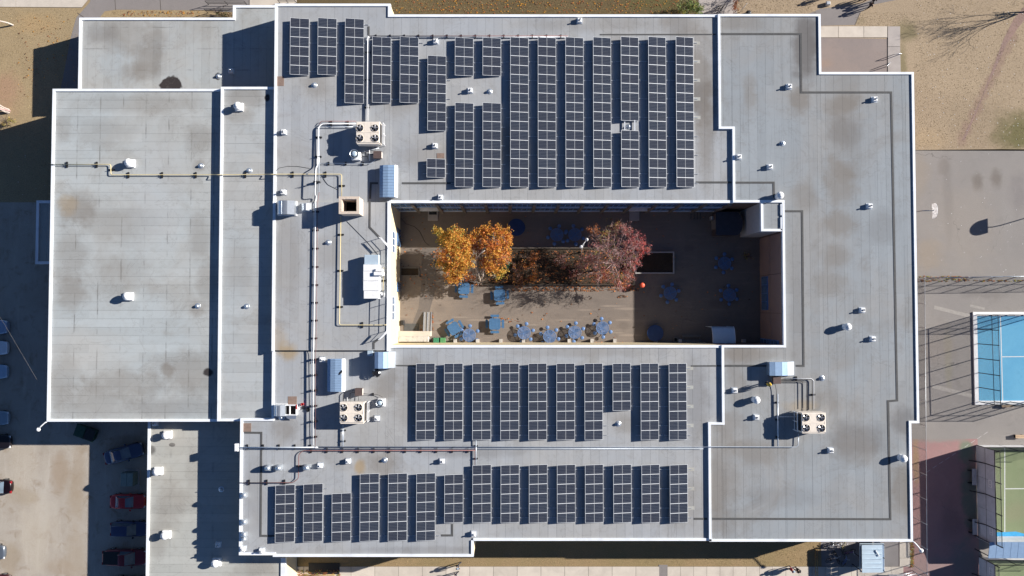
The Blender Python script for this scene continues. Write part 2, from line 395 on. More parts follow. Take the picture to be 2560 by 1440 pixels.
M['eastgrass'] = ground_mat('dry_grass_field', (.45,.35,.24), (.40,.31,.215), (.32,.245,.17), .12, 7, .45, .3, [G0(2540,330,70,60,.8,GRN), G0(2265,75,40,30,.5,GRN), G0(2255,160,14,60,.5,GRN), G0(2450,300,90,80,.3,(.3,.235,.16)), G0(2320,350,60,30,.35,(.5,.37,.22)), G0(2100,50,60,14,.3,GRN),G0(2530,90,15,24,.55,(.30,.20,.165)),G0(2516,118,15,24,.55,(.30,.20,.165)),G0(2502,147,15,24,.55,(.30,.20,.165)),G0(2488,176,15,24,.55,(.30,.20,.165)),G0(2474,204,15,24,.55,(.30,.20,.165)),G0(2460,233,15,24,.55,(.30,.20,.165)),G0(2446,262,15,24,.55,(.30,.20,.165)),G0(2432,290,15,24,.55,(.30,.20,.165)),G0(2418,319,15,24,.55,(.30,.20,.165)),G0(2405,348,15,24,.55,(.30,.20,.165))], .6, None, 1e-4)
M['lawn'] = ground_mat('autumn_lawn', (.165,.122,.066), (.13,.10,.055), (.095,.075,.042), .2, 7, .5, .4, [G0(1640,10,110,25,.4,GRN), G0(1000,10,120,30,.3,(.2,.155,.08))], .6, None, 1e-4)
M['southgrass'] = ground_mat('verge_grass', (.37,.26,.145), (.32,.24,.125), (.24,.19,.10), .2, 9, .5, .8, [], .6, None, 1e-4)
M['lot'] = ground_mat('gravel_parking_surface', (.50,.46,.41), (.435,.39,.335), (.30,.235,.17), .13, 14, .9, .5, [G0(150,1180,26,60,.5,(.34,.25,.17)), G0(90,1340,50,120,.45,(.60,.54,.45)), G0(30,1400,30,50,.5,(.33,.26,.18)), G0(190,1400,30,90,.35,(.37,.29,.2)), G0(110,1130,12,90,.35,(.35,.30,.25)), G0(60,1150,40,120,.3,(.58,.52,.43)), G0(190,1250,25,60,.4,(.36,.28,.19)), G0(60,1240,40,30,.4,(.36,.29,.2)), G0(150,1420,40,24,.4,(.36,.28,.2)), G0(210,1120,20,14,.5,(.34,.27,.2)), G0(320,1100,40,20,.4,(.2,.16,.12)), G0(195,1180,22,80,.4,(.35,.27,.19)), G0(110,1230,14,120,.35,(.56,.52,.46)), G0(140,1330,12,90,.3,(.57,.52,.45))], .6, (1.6,.18,1), 0)
M['courtyard'] = ground_mat('courtyard_asphalt', (.245,.205,.175), (.215,.182,.158), (.165,.138,.118), .14, 12, .45, .4, [G0(1100,780,60,70,.3,(.31,.25,.20)), G0(1430,760,180,40,.25,(.19,.165,.15)), G0(1300,800,90,16,.3,(.30,.245,.20))]+[G0(x_,y_,random.uniform(22,45),random.uniform(1.5,4),.55,(.36,.30,.25)) for x_,y_ in ((1150,793),(1200,800),(1245,806),(1330,812),(1480,822),(1540,832),(1575,838),(1560,800),(1570,772),(1530,765),(1420,800),(1110,808),(1465,775))]+[G0(x_,y_,random.uniform(12,30),random.uniform(6,14),.4,(.16,.135,.12)) for x_,y_ in ((1100,770),(1320,770),(1390,790),(1480,752),(1220,828),(1290,850),(1560,815),(1700,700),(1790,760),(1720,620))], .38, (.25, 2.2, 1), .5)
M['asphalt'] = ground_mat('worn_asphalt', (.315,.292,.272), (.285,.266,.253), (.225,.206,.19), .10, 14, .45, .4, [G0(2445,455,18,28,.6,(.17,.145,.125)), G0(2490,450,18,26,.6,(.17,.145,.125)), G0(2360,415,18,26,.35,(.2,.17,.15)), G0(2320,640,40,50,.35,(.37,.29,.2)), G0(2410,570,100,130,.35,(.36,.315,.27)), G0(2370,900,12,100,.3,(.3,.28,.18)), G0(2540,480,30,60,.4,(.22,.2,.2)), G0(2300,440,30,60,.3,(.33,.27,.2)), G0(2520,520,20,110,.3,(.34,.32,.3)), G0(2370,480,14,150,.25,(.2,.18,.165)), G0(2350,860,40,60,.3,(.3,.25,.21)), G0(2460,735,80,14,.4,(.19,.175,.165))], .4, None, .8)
M['path'] = ground_mat('asphalt_path', (.275,.25,.24), (.25,.228,.22), (.205,.19,.18), .2, 14, .4, .4, [], .3)
M['pathdark'] = ground_mat('courtyard_paving_band', (.175,.152,.138), (.155,.136,.125), (.12,.105,.095), .3, 14, .4, .4, [], .3)
M['patch'] = ground_mat('pinkish_asphalt', (.315,.26,.235), (.28,.24,.225), (.22,.19,.18), .3, 14, .4, .4, [G0(2060,160,30,14,.4,(.36,.26,.2)), G0(2200,110,30,20,.3,(.36,.3,.27))], .3)
M['redpaint'] = ground_mat('worn_red_paint', (.40,.235,.225), (.36,.21,.205), (.28,.225,.21), .25, 12, .6, .4, [G0(2418,1130,26,34,.95,(.21,.25,.18)), G0(2425,1240,26,110,.8,(.15,.19,.15)), G0(2240,1098,60,14,.8,(.28,.255,.235)), G0(2350,1096,70,12,.8,(.29,.265,.245)), G0(2290,1150,10,70,.6,(.36,.25,.12)), G0(2330,1420,70,40,.5,(.27,.22,.21)), G0(2410,1400,40,60,.8,(.24,.21,.2)), G0(2380,1300,30,60,.4,(.22,.14,.14))], .4, None, .4)  # long dark green blob at the right paints in dark shading
M['greenpaint'] = ground_mat('worn_green_paint', (.20,.245,.17), (.23,.24,.18), (.25,.22,.19), .25, 12, .6, .4, [], .3)
M['dirt'] = ground_mat('bare_dirt_track', (.33,.225,.19), (.29,.205,.175), (.25,.18,.15), .3, 12, .4, .6, [], .35)
M['soil'] = ground_mat('planter_soil', (.075,.055,.04), (.055,.042,.03), (.03,.025,.02), .6, 10, .5, .9, [], .5)
M['bluecourt'] = ground_mat('blue_sports_court', (.12,.345,.53), (.14,.375,.555), (.09,.275,.45), .25, 12, .4, .2, [G0(2500,800,90,16,.3,(.06,.25,.48)), G0(2440,900,12,120,.3,(.07,.28,.5))], .15)
M['greencourt'] = ground_mat('green_sports_court', (.205,.245,.14), (.23,.26,.155), (.175,.20,.115), .2, 12, .4, .2, [G0(2540,1280,40,30,.4,(.26,.24,.16))], .2)
M['bluestrip'] = mk('bright_blue_paint', (.04,.30,.56), .7, var=.1)
M['line'] = mk('white_line_paint', (.60,.61,.60), .8, 0, .2, .08, 4, (.5,.48,.45), 3, .3)
M['dashpaint'] = mk('thin_dashed_paint', (.5,.48,.46), .9, var=.15, scale=3)
M['faded'] = mk('faded_line_paint', (.325,.303,.28), .9, 0, .2, .12, 3, (.32,.30,.27), 2, .6)
M['tar'] = mk('tar_seam', (.10,.085,.075), .9)

def px(pts, z=0.0): return [P(a, b, z) for a, b in pts]
def sheet(name, pts, z, mat):
    b = MB(); b.sheet(px(pts, z), z); o = b.build(name, M[mat]); o['kind'] = 'structure'; return o
# base sheet out to the horizon
b = MB(); b.sheet([(-900,-900),(900,-900),(900,900),(-900,900)], 0); o = b.build('ground', M['drygrass']); o['kind'] = 'structure'
L1, L2, L3, L4, L5 = .004, .008, .012, .016, .020
sheet('parking_lot', [(-900,508),(372,505),(372,1900),(-900,1900)], L1, 'lot')
sheet('front_lawn', [(640,-500),(1774,-500),(1774,60),(985,60),(640,60)], L1, 'lawn')
sheet('sports_field', [(1774,-500),(3600,-500),(3600,380),(2200,376),(1774,200)], L1, 'eastgrass')
sheet('playground', [(2190,376),(2500,373),(3600,380),(3600,1900),(2200,1900)], L1, 'asphalt')
sheet('courtyard_floor', [(960,480),(1970,480),(1970,880),(960,880)], L1, 'courtyard')
sheet('grass_verge', [(640,1330),(2240,1330),(2240,1416),(640,1420)], L2, 'southgrass')
# north side footpaths
sheet('footpath', [(255,-200),(540,-60),(640,-60),(640,27),(560,30),(520,26),(290,24),(262,28),(245,50),(240,110),(170,330),(130,330),(178,90),(190,45),(225,5)], L2, 'path')
sheet('entrance_path', [(1750,-200),(1840,-200),(1842,50),(1746,50)], L3, 'concrete2')
sheet('side_path', [(1985,50),(2050,22),(2150,10),(2230,-20),(2280,-60),(2360,-60),(2240,0),(2180,12),(2152,30),(2137,62),(2000,66)], L2, 'path')
sheet('paved_pad', [(2030,94),(2217,97),(2217,190),(2030,190)], L2, 'patch')
sheet('dirt_track', [(2700,-160),(2735,-160),(2545,70),(2517,110),(2467,220),(2412,350),(2405,350),(2456,240),(2508,100),(2533,50)], L2, 'dirt')
sheet('red_play_area', [(2180,1098),(2444,1097),(2450,1600),(2180,1600)], L2, 'redpaint')
sheet('shelter_shade_sheet', [(2052,1330),(2246,1330),(2247,1416),(2054,1416)], L3, 'path')  # grey ground sheet standing in for the shade of the shelter
sheet('courtyard_path', [(1054,620),(1092,622),(1090,720),(1076,770),(1066,812),(1030,812),(1046,770),(1053,715)], L2, 'pathdark')
# painted marks
def strip(name, pts, w, mat, z=L4):
    b = MB(); b.ribbon(px(pts, z), w/2, w/2, z-.003, z); o = b.build(name, M[mat]); o['kind'] = 'structure'; return o
for pts, w in (([(2335,768),(2432,792)], .45), ([(2425,764),(2462,772)], .3), ([(2330,965),(2430,990)], .5)):
    strip('painted_line', pts, w, 'faded', L3)
def dashed(a, c, n, w, mat):
    for i in range(n):
        t0, t1 = i/n, (i+.62)/n
        strip('painted_dash', [(a[0]+(c[0]-a[0])*t0, a[1]+(c[1]-a[1])*t0), (a[0]+(c[0]-a[0])*t1, a[1]+(c[1]-a[1])*t1)], w, mat, L3)
dashed((2284,1202), (2475,1076), 12, .045, 'dashpaint')
strip('parking_line', [(257,1040),(257,1085)], .12, 'faded', L3)
for xx in (287,400): strip('tar_seam', [(xx,-5),(xx+2,25)], .08, 'tar', L3)
strip('tar_seam', [(193,32),(210,44)], .08, 'tar', L3)
strip('tar_seam', [(2137,63),(2150,32)], .08, 'tar', L3)
# paving slabs
slab_me = {}
def slabs(name, quad_list, mat, top=.06):
    b = MB()
    xs = [p for q in quad_list for p in q]
    for q in quad_list: b.prism(px(q), -.05, top-.03)
    root = b.build(name, M['tar']); root['kind'] = 'structure'
    for q in quad_list:
        w = px(q); c = sum(w, Vector())/4
        w = [c+(p-c)*(1-.025/max(.3, (p-c).length)) for p in w]
        k = MB(); k.prism(w, -.02, top + random.uniform(-.004, .004)); k.build('paving_slab', M[mat], root)
    return root
def rowq(x0, x1, y0, y1, pitch, jit=0):
    q = []; x = x0
    while x < x1-1:
        e = min(x1, x+pitch)
        if x1-e < pitch*.3: e = x1
        q.append([(x,y0),(e,y0),(e,y1),(x,y1)]); x = e
    return q
south = rowq(700, 1648, 1416, 1460, 59.3) + rowq(1668, 2258, 1416, 1460, 32.9)
slabs('pavement', south, 'concrete')
sheet('pavement_infill', [(1647,1412),(1669,1412),(1669,1470),(1647,1470)], .045, 'path')
slabs('shelter_walk', [[(2248,1332),(2281,1332),(2282,1356),(2248,1356)],[(2248,1356),(2282,1356),(2283,1395),(2248,1395)],[(2248,1395),(2283,1395),(2283,1416),(2248,1416)]], 'concrete')
slabs('slab_walk', [[(2000,66),(2032,66),(2032,94),(2000,94)]]+rowq(2032,2218,66,94,63.5), 'concrete')
slabs('slab_walk', [[(2219,66),(2250,66),(2250,117),(2219,117)],[(2219,117),(2250,117),(2252,200),(2219,200)]], 'concrete2')
slabs('slab_walk', [[(-140,-60),(40,-60),(40,18),(-140,17)],[(40,-60),(270,-60),(205,19),(40,18)]], 'concrete')
slabs('entrance_slab', [[(624,-60),(742,-60),(742,40),(624,40)]], 'concrete')
# ------------------------------------------------------------------ the school building
ZM, ZE, ZC, ZG, ZS, ZNW, ZSW, ZV = 7.3, 7.45, 7.62, 6.35, 6.85, 3.8, 4.5, 3.0
bld = thing('school_building', 'flat grey roofed school building ringed by white roof edging, wrapped round an open courtyard', 'school building', (0,0,0))
CO = .13       # coping above the roof surface
def E(pts, z): return [P(a, c, z+CO) for a, c in pts]
def snap(poly):
    """square the corners up in the world: near-vertical edges share x, near-horizontal edges share y"""
    p = [Vector((q.x, q.y)) for q in poly]; n = len(p)
    for i in range(n):
        j = (i+1) % n; d = p[j]-p[i]
        if abs(d.x) > abs(d.y): m = (p[i].y+p[j].y)/2; p[i].y = p[j].y = m
        else: m = (p[i].x+p[j].x)/2; p[i].x = p[j].x = m
    return p
blk = {}
def block(key, pts, z, mat='brick'):
    poly = snap(E(pts, z)); blk[key] = poly
    ins = MB(); ins.prism(poly, -.2, z-.025, 0, 1)
    o = ins.build('wall', [M[mat], M['bitumen']], bld)
    return poly
block('nw', [(199,45),(583,45),(583,14),(690,14),(690,222),(196,222)], ZNW, 'brick')
block('gym', [(133,223),(552,223),(545,1053),(117,1053)], ZG, 'brick')
block('strip', [(551,218),(687,218),(682,1052),(545,1052)], ZS, 'brick')
block('north', [(690,10),(975,10),(975,37),(1800,37),(1800,321),(1836,321),(1836,506),(683,506)], ZM, 'cream')
block('centre', [(683,505),(975,505),(971,876),(680,876)], ZC, 'cream')
block('south', [(680,875),(970,875),(970,864),(1809,864),(1809,1057),(1774,1057),(1774,1351),(1185,1351),(1183,1391),(683,1391),(683,1387),(598,1387),(602,1047),(681,1047)], ZM, 'cream')
block('east', [(1797,36),(2051,36),(2052,181),(2284,181),(2297,1057),(2278,1057),(2281,1353),(1773,1353),(1773,1057),(1806,1057),(1806,864),(1960,864),(1957,505),(1833,505),(1833,321),(1797,321)], ZE, 'brick')
block('tower', [(1904,506),(1958,506),(1956,577),(1903,577)], ZE-.05, 'stonewall')
block('porch', [(93,502),(160,502),(150,659),(88,659)], ZV, 'brick')
block('sw', [(372,1050),(605,1050),(605,1391),(712,1391),(712,1560),(362,1560)], ZSW, 'cream')
# roofs laid in separate sheets
cube = MB(); cube.box(-.5,.5,-.5,.5,-1,0); cube_me = {}
def cubem(mat):
    if mat not in cube_me: cube_me[mat] = cube.mesh('sheet_'+mat, M[mat])
    return cube_me[mat]
def rects(poly):
    xs = sorted({round(p.x, 3) for p in poly}); ys = sorted({round(p.y, 3) for p in poly}); out = []
    def inside(x, y):
        c = False; n = len(poly)
        for i in range(n):
            a, d = poly[i], poly[(i+1) % n]
            if (a.y > y) != (d.y > y) and x < (d.x-a.x)*(y-a.y)/(d.y-a.y)+a.x: c = not c
        return c
    return xs, ys, inside
def runs(poly, lo, hi, vertical):
    """open stretches of a strip lo..hi (across) along its length"""
    xs, ys, inside = rects(poly); m = (lo+hi)/2; cuts = ys if vertical else xs; out = []
    for a, d in zip(cuts, cuts[1:]):
        if d-a < 1e-3: continue
        k = (a+d)/2
        if inside(m, k) if vertical else inside(k, m):
            if out and abs(out[-1][1]-a) < 1e-3: out[-1][1] = d
            else: out.append([a, d])
    return out
def lay(key, z, mat, vertical=True, w=.96, length=10.0, label=None, name='roof'):
    poly = blk[key]; r = MB()
    xs = [p.x for p in poly]; ys = [p.y for p in poly]
    n = len(poly)
    r.sheet(poly, z-.02); root = r.build(name, M['bitumen'], bld)
    if label: root['label'] = label
    me = cubem(mat)
    edges = sorted({round(v, 3) for v in (xs if vertical else ys)})
    lo = min(edges); cur = []
    g = lo
    marks = [lo]
    while g < max(edges):
        g += w; marks.append(min(g, max(edges)))
    for e in edges[1:-1]:
        marks.append(e)
    marks = sorted(set(marks))
    cl = [marks[0]]
    for m_ in marks[1:]:
        if m_-cl[-1] < .07:
            if any(abs(m_-e) < 1e-3 for e in edges): cl[-1] = m_
            continue
        cl.append(m_)
    i = 0
    for a, d in zip(cl, cl[1:]):
        i += 1
        for s0, s1 in runs(poly, a, d, vertical):
            st = s0; ph = length*(.35 if i % 2 else .80) if (s1-s0) > length*1.15 else 1e9
            k = 0
            while st < s1-.05:
                en = s1 if ph > s1-s0 else min(s1, st+(ph if k == 0 else length))
                if s1-en < 1.2: en = s1
                L = en-st; W_ = d-a
                gap = random.choice((.006,.010,.014,.018))
                cx, cy = ((a+d)/2, (st+en)/2) if vertical else ((st+en)/2, (a+d)/2)
                sc = (W_-gap, L-.007, .02) if vertical else (L-.007, W_-gap, .02)
                inst('roofing_sheet', me, root, (cx, cy, z), (0, 0, 0), sc)
                st = en; k += 1
    return root
lay('nw', ZNW, 'roof_nw', True, .98, 9)
lay('gym', ZG, 'roof_gym', False, .98, 13)
lay('strip', ZS, 'roof_strip', False, 1.1, 20)
lay('north', ZM, 'roof_main', True, .97, 10)
lay('centre', ZC, 'roof_main', True, .97, 9)
lay('south', ZM, 'roof_main', True, .97, 10)
lay('east', ZE, 'roof_east', True, .98, 10)
lay('tower', ZE-.05, 'roof_east', True, 1.2, 20)
lay('porch', ZV, 'roof_sw', True, 1.2, 10)
lay('sw', ZSW, 'roof_sw', False, .98, 12)
# white metal edging
def coping(pts, z, wi=.24, up=CO, wo=.05, drop=.32, closed=False, name='coping'):
    q = E(pts, z)
    p = [Vector((a.x, a.y)) for a in q]
    for i in range(len(p)-1):
        d = p[i+1]-p[i]
        if abs(d.x) > 6*abs(d.y): m = (p[i].y+p[i+1].y)/2; p[i].y = p[i+1].y = m
        elif abs(d.y) > 6*abs(d.x): m = (p[i].x+p[i+1].x)/2; p[i].x = p[i+1].x = m
    k = MB(); k.ribbon(p, wo, wi, z-drop, z+up, closed=closed); return k.build(name, M['coping'], bld)
# every path runs clockwise seen from above (roof on the right-hand side)
coping([(196,222),(199,45),(583,45),(583,14),(688,14)], ZNW)
coping([(548,1053),(117,1053),(133,223),(551,223)], ZG)
coping([(602,1052),(545,1052),(552,218),(684,218)], ZS)
coping([(682,506),(690,10),(975,10),(975,37),(1796,37)], ZM)
coping([(680,878),(683,502)], ZC)
coping([(975,503),(971,878)], ZC, .24, CO, .05)
coping([(1183,1351),(1183,1391),(683,1391),(683,1387),(598,1387),(602,1047),(681,1047),(680,878)], ZM)
coping([(1772,1351),(1183,1351)], ZM)
coping([(970,864),(1806,864)], ZM)
coping([(1834,506),(973,506)], ZM)
coping([(1773,1353),(1773,1057),(1806,1057),(1806,864),(1960,864),(1957,505),(1833,505),(1833,321),(1797,321),(1797,36),(2051,36),(2052,181),(2284,181),(2297,1057),(2278,1057),(2281,1353),(1773,1353)][:17], ZE, .22)
coping([(1957,577),(1903,577),(1904,506)], ZE-.05, .22, CO+.02)
coping([(1955,510),(1955,538)], ZE-.05, .16, CO+.02); coping([(1955,543),(1955,575)], ZE-.05, .16, CO+.02)
coping([(150,659),(88,659),(93,502),(160,502)], ZV, .28)
coping([(364,1560),(362,1480),(372,1052)], ZSW)
coping([(712,1395),(712,1560)], ZSW, .5)
# courtyard north wall: pilasters and blue window bays, each with its frame and panes
M['timberwall'] = mk('grey_brown_pilaster', (.16,.135,.12), .85, 0, .2, .12, 5)
ywall = min(p.y for p in blk['north'])
zt = ZM-.45
xs_p = [1050+56.4*i for i in range(14)]
for i, xp in enumerate(xs_p):
    x = PX(xp, 526, 0)
    k = MB(); k.box(x-.18, x+.18, ywall-.28, ywall+.1, 0, ZM-.34); k.build('pilaster', M['timberwall'], bld)
edges_w = [PX(985,526,0)] + [PX(v,526,0) for v in xs_p]
for i in range(len(edges_w)-1):
    a, c = edges_w[i]+.2, edges_w[i+1]-.2
    door = i in (1, 10)
    for z0, z1 in ((.9, 3.1), (4.2, zt-.2)):
        if door and z0 < 2: continue
        f = MB(); f.box(a, c, ywall-.09, ywall+.05, z0, z1); fr = f.build('window', M['winblue'], bld)
        nP = 4; wv = (c-a)/nP
        for j in range(nP):
            g = MB(); g.box(a+j*wv+.05, a+(j+1)*wv-.05, ywall-.115, ywall-.085, z0+.7, z1-.08); g.build('pane', M['glass'], fr)
        g = MB(); g.box(a-.04, c+.04, ywall-.2, ywall-.09, z0-.08, z0); g.build('sill', M['winframe'], fr)
    if door:
        f = MB(); f.box(a+.1, c-.1, ywall-.35, ywall+.05, 2.5, 2.75); f.build('door_canopy', M['winframe'], bld)
        f = MB(); f.box((a+c)/2-.95, (a+c)/2+.95, ywall-.06, ywall+.05, 0, 2.4); d = f.build('door', M['winblue'], bld)
        for sg in (-1, 1):
            g = MB(); g.box((a+c)/2+sg*.5-.42, (a+c)/2+sg*.5+.42, ywall-.085, ywall-.055, .1, 2.3); g.build('door_leaf', M['glass'], d)
# west wall of the courtyard
xw = max(p.x for p in blk['centre'])
for y0, y1, z0, z1 in ((575,618,.3,2.6),(708,730,.3,2.6)):
    f = MB(); f.box(xw-.05, xw+.1, PY(1000,y0,0), PY(1000,y1,0), z0, z1); fr = f.build('window', M['winblue'], bld)
    n = 3 if y1-y0 > 30 else 2; ya, yb = PY(1000,y0,0), PY(1000,y1,0)
    for j in range(n):
        q0, q1 = ya+(yb-ya)*j/n, ya+(yb-ya)*(j+1)/n
        g = MB(); g.box(xw+.09, xw+.13, q0-.06, q1+.06, z0+.08, z1-.08); g.build('pane', M['glass'], fr)
for y0, y1 in ((580,632),(742,800)):
    f = MB(); f.box(xw-.05, xw+.08, PY(980,y0,5), PY(980,y1,5), 4.6, 6.1); fr = f.build('window', M['winframe'], bld)
    ya, yb = PY(980,y0,5), PY(980,y1,5)
    for j in range(3):
        q0, q1 = ya+(yb-ya)*j/3, ya+(yb-ya)*(j+1)/3
        g = MB(); g.box(xw+.07, xw+.11, q0-.06, q1+.06, 4.7, 6.0); g.build('pane', M['glass'], fr)
    g = MB(); g.box(xw-.05, xw+.22, ya+.05, yb-.05, 4.5, 4.58); g.build('sill', M['winframe'], fr)
# east wall of the courtyard: brown panels with a long blue window
xe = blk['east'][11].x; ys_e = [PY(1900, v, 0) for v in (597, 690, 782, 862)]
for a, c in zip(ys_e, ys_e[1:]):
    for z0, z1 in ((.1, 3.55), (3.62, ZE-.4)):
        k = MB(); k.box(xe-.06, xe+.05, c+.03, a-.03, z0, z1); k.build('wall_panel', M['brickpanel'], bld)
f = MB(); f.box(xe-.16, xe, PY(1900,775,1), PY(1900,692,1), .9, 2.9); fr = f.build('window', M['winblue'], bld)
for j in range(4):
    a = PY(1900,692,1); c = PY(1900,775,1); q0, q1 = a+(c-a)*j/4, a+(c-a)*(j+1)/4
    g = MB(); g.box(xe-.19, xe-.15, q1+.06, q0-.06, 1.0, 2.8); g.build('pane', M['glass'], fr)
f = MB(); f.box(xe-.13, xe+.02, PY(1900,861,1), PY(1900,846,1), .2, ZE-1.2); fr = f.build('window', M['winblue'], bld)
for j in range(5):
    g = MB(); g.box(xe-.16, xe-.12, PY(1900,860,1)+.05, PY(1900,847,1)-.05, .3+j*1.15, 1.2+j*1.15); g.build('pane', M['glass'], fr)
# courtyard south wall: small white sills poking out
ysw = max(p.y for p in blk['south'] if p.x > 20)
for v in (1138,1194,1252,1309,1366,1423,1480,1537,1640,1700,1860):
    x = PX(v, 856, .4)
    k = MB(); k.box(x-.2, x+.2, ysw-.05, ysw+.42, 0, .55); k.build('pier', M['stained'], bld)
# chimney
cb = P(882,524,ZC); z0, z1 = ZC-.02, ZC+2.3
ca = P(848,492,z1); cc = P(897,534,z1)
k = MB(); t = .36
x0, x1, y0, y1 = ca.x, cc.x, cc.y, ca.y
for bx in ((x0,x1,y1-t*.9,y1),(x0,x1,y0,y0+t*.75),(x0,x0+t*.9,y0+t*.75,y1-t*.9),(x1-t*.75,x1,y0+t*.75,y1-t*.9)): k.box(*bx, z0, z1-.12, 0)
ch = k.build('chimney', M['chimney'], bld)
k = MB(); w_ = .04
cap = [(x0-w_,y0-w_),(x1+w_,y0-w_),(x1+w_,y1+w_),(x0-w_,y1+w_)]
k.ribbon([Vector(c) for c in cap], w_+t*.72, 0, z1-.12, z1, closed=True); k.build('chimney_cap', M['chimney'], ch)
k = MB(); k.sheet([(x0+.1,y0+.1),(x1-.1,y0+.1),(x1-.1,y1-.1),(x0+.1,y1-.1)], z0+.25); k.build('flue', M['soot_and_recess_black'], ch)
# ------------------------------------------------------------------ solar arrays
t = NT('solar_cells'); v = t.obj()
sep = t.n('ShaderNodeSeparateXYZ'); t.l(v, sep.inputs[0])
def gridline(c, pitch, w, off=0.0):
    a = t.math('ADD', c, 100*pitch+off); a = t.math('DIVIDE', a, pitch); a = t.math('FRACT', a)
    a = t.math('ABSOLUTE', t.math('SUBTRACT', a, .5)); return t.ramp(a, .5-w/pitch*.5-.02, .5-w/pitch*.5, 0, 1, False)
gx = gridline(sep.outputs[0], .0867, .010); gy = gridline(sep.outputs[1], .166, .017)
mid = t.ramp(t.math('ABSOLUTE', sep.outputs[0]), .008, .013, 1, 0, False)
cc_ = t.mix(t.ramp(t.noise(v, .7, 2), .3, .7), (.013,.018,.033), (.018,.022,.036))
cc_ = t.mix(t.math('MULTIPLY', gx, .35), cc_, (.16,.19,.24)); cc_ = t.mix(t.math('MULTIPLY', gy, .5), cc_, (.24,.27,.31))
cc_ = t.mix(t.ramp(t.rnd(), 0, 1, 0, .35, False), cc_, (.028,.028,.038)); cc_ = t.mix(t.ramp(t.noise(t.pos(), .9, 4), .5, .8, 0, .25), cc_, (.07,.07,.075))
cc_ = t.mix(mid, cc_, (.62,.64,.66))
M['cells'] = t.done(cc_, .22, 0, .5)
PW, PH = 2.12, 1.045
pk = MB(); pk.box(-PW/2+.02, PW/2-.02, -PH/2+.02, PH/2-.02, -.02, .012); panel_me = pk.mesh('solar_panel', M['cells'])
fk = MB(); fk.ribbon([(-PW/2,-PH/2),(PW/2,-PH/2),(PW/2,PH/2),(-PW/2,PH/2)], .03, 0, -.035, .022, closed=True); frame_me = fk.mesh('frame', M['alu'])
RISE, LOW = .36, .13
SL = math.asin(RISE/PW)
def rack_mesh(ext_l, ext_r):
    """rail under a row of panels with its front and rear legs; x along the row, origin at roof level under the centre"""
    k = MB(); hw = PW/2*cos(SL)
    k.box(-hw-ext_l, hw+ext_r, -.035, .035, .02, .085)
    k.box(-hw+.10, -hw+.16, -.03, .03, .085, LOW+RISE-.07)
    k.box(hw-.16, hw-.10, -.03, .03, .085, LOW-.0)
    k.add([(-hw+.05,-.025,LOW+RISE-.05),(hw-.05,-.025,LOW-.05),(hw-.05,.025,LOW-.05),(-hw+.05,.025,LOW+RISE-.05),
           (-hw+.05,-.025,LOW+RISE-.10),(hw-.05,-.025,LOW-.10),(hw-.05,.025,LOW-.10),(-hw+.05,.025,LOW+RISE-.10)],
          [(0,1,2,3),(4,7,6,5),(0,4,5,1),(1,5,6,2),(2,6,7,3),(3,7,4,0)])
    return k.mesh('support_rail', M['rail'])
rk = {}
def rack(l, r):
    if (l, r) not in rk: rk[(l, r)] = rack_mesh(l, r)
    return rk[(l, r)]
pad_me = MB().box(-.4,.4,-.2,.2,0,.012).mesh('pad', M['roof_sw'])
def array(xa, xb, ya, yb, n, z, label, group, ext=(.5,.5), pads=False):
    zl = z+LOW+RISE; zm = z+LOW+RISE/2
    # the left (high) edge is what the photograph shows at xa, the right (low) edge at xb
    x0 = (PX(xa, ya, zl)+PX(xa, yb, zl))/2; x1 = (PX(xb, ya, z+LOW)+PX(xb, yb, z+LOW))/2
    yt = PY(xa, ya, zl); ybm = PY(xa, yb, zl); pitch = (yt-ybm)/n
    cx = (x0+x1)/2; cy = (yt+ybm)/2
    root = thing('solar_array', label, 'solar array', (cx, cy, z), 0, group)
    for i in range(n):
        yy = yt-pitch*(i+.5)-cy
        p = inst('solar_panel', panel_me, root, (0, yy, zm-z), (0, SL+random.uniform(-.002,.002), 0), (1, (pitch-.012)/PH, 1))
        inst('frame', frame_me, p, (0, 0, 0))
    k = 0
    while k < n:
        yy = yt-pitch*(k+.55)-cy
        inst('support_rail', rack(*ext), root, (0, yy, 0)); k += 2
    if n % 2 == 0: inst('support_rail', rack(*ext), root, (0, yt-pitch*(n-.45)-cy, 0))
    if pads:
        k = 0
        while k < min(n, 10):
            yy = yt-pitch*(k+.55)-cy
            inst('rail_pad', pad_me, root, (PW/2*cos(SL)+ext[1]-.1, yy, .005)); k += 2
    return root
GN = 'solar arrays on the roof north of the courtyard'
GU = 'solar arrays in the row just south of the courtyard'
GL = 'solar arrays in the row along the south roof edge'
ord_ = ['first','second','third','fourth','fifth','sixth','seventh','eighth','ninth','tenth','eleventh','twelfth']
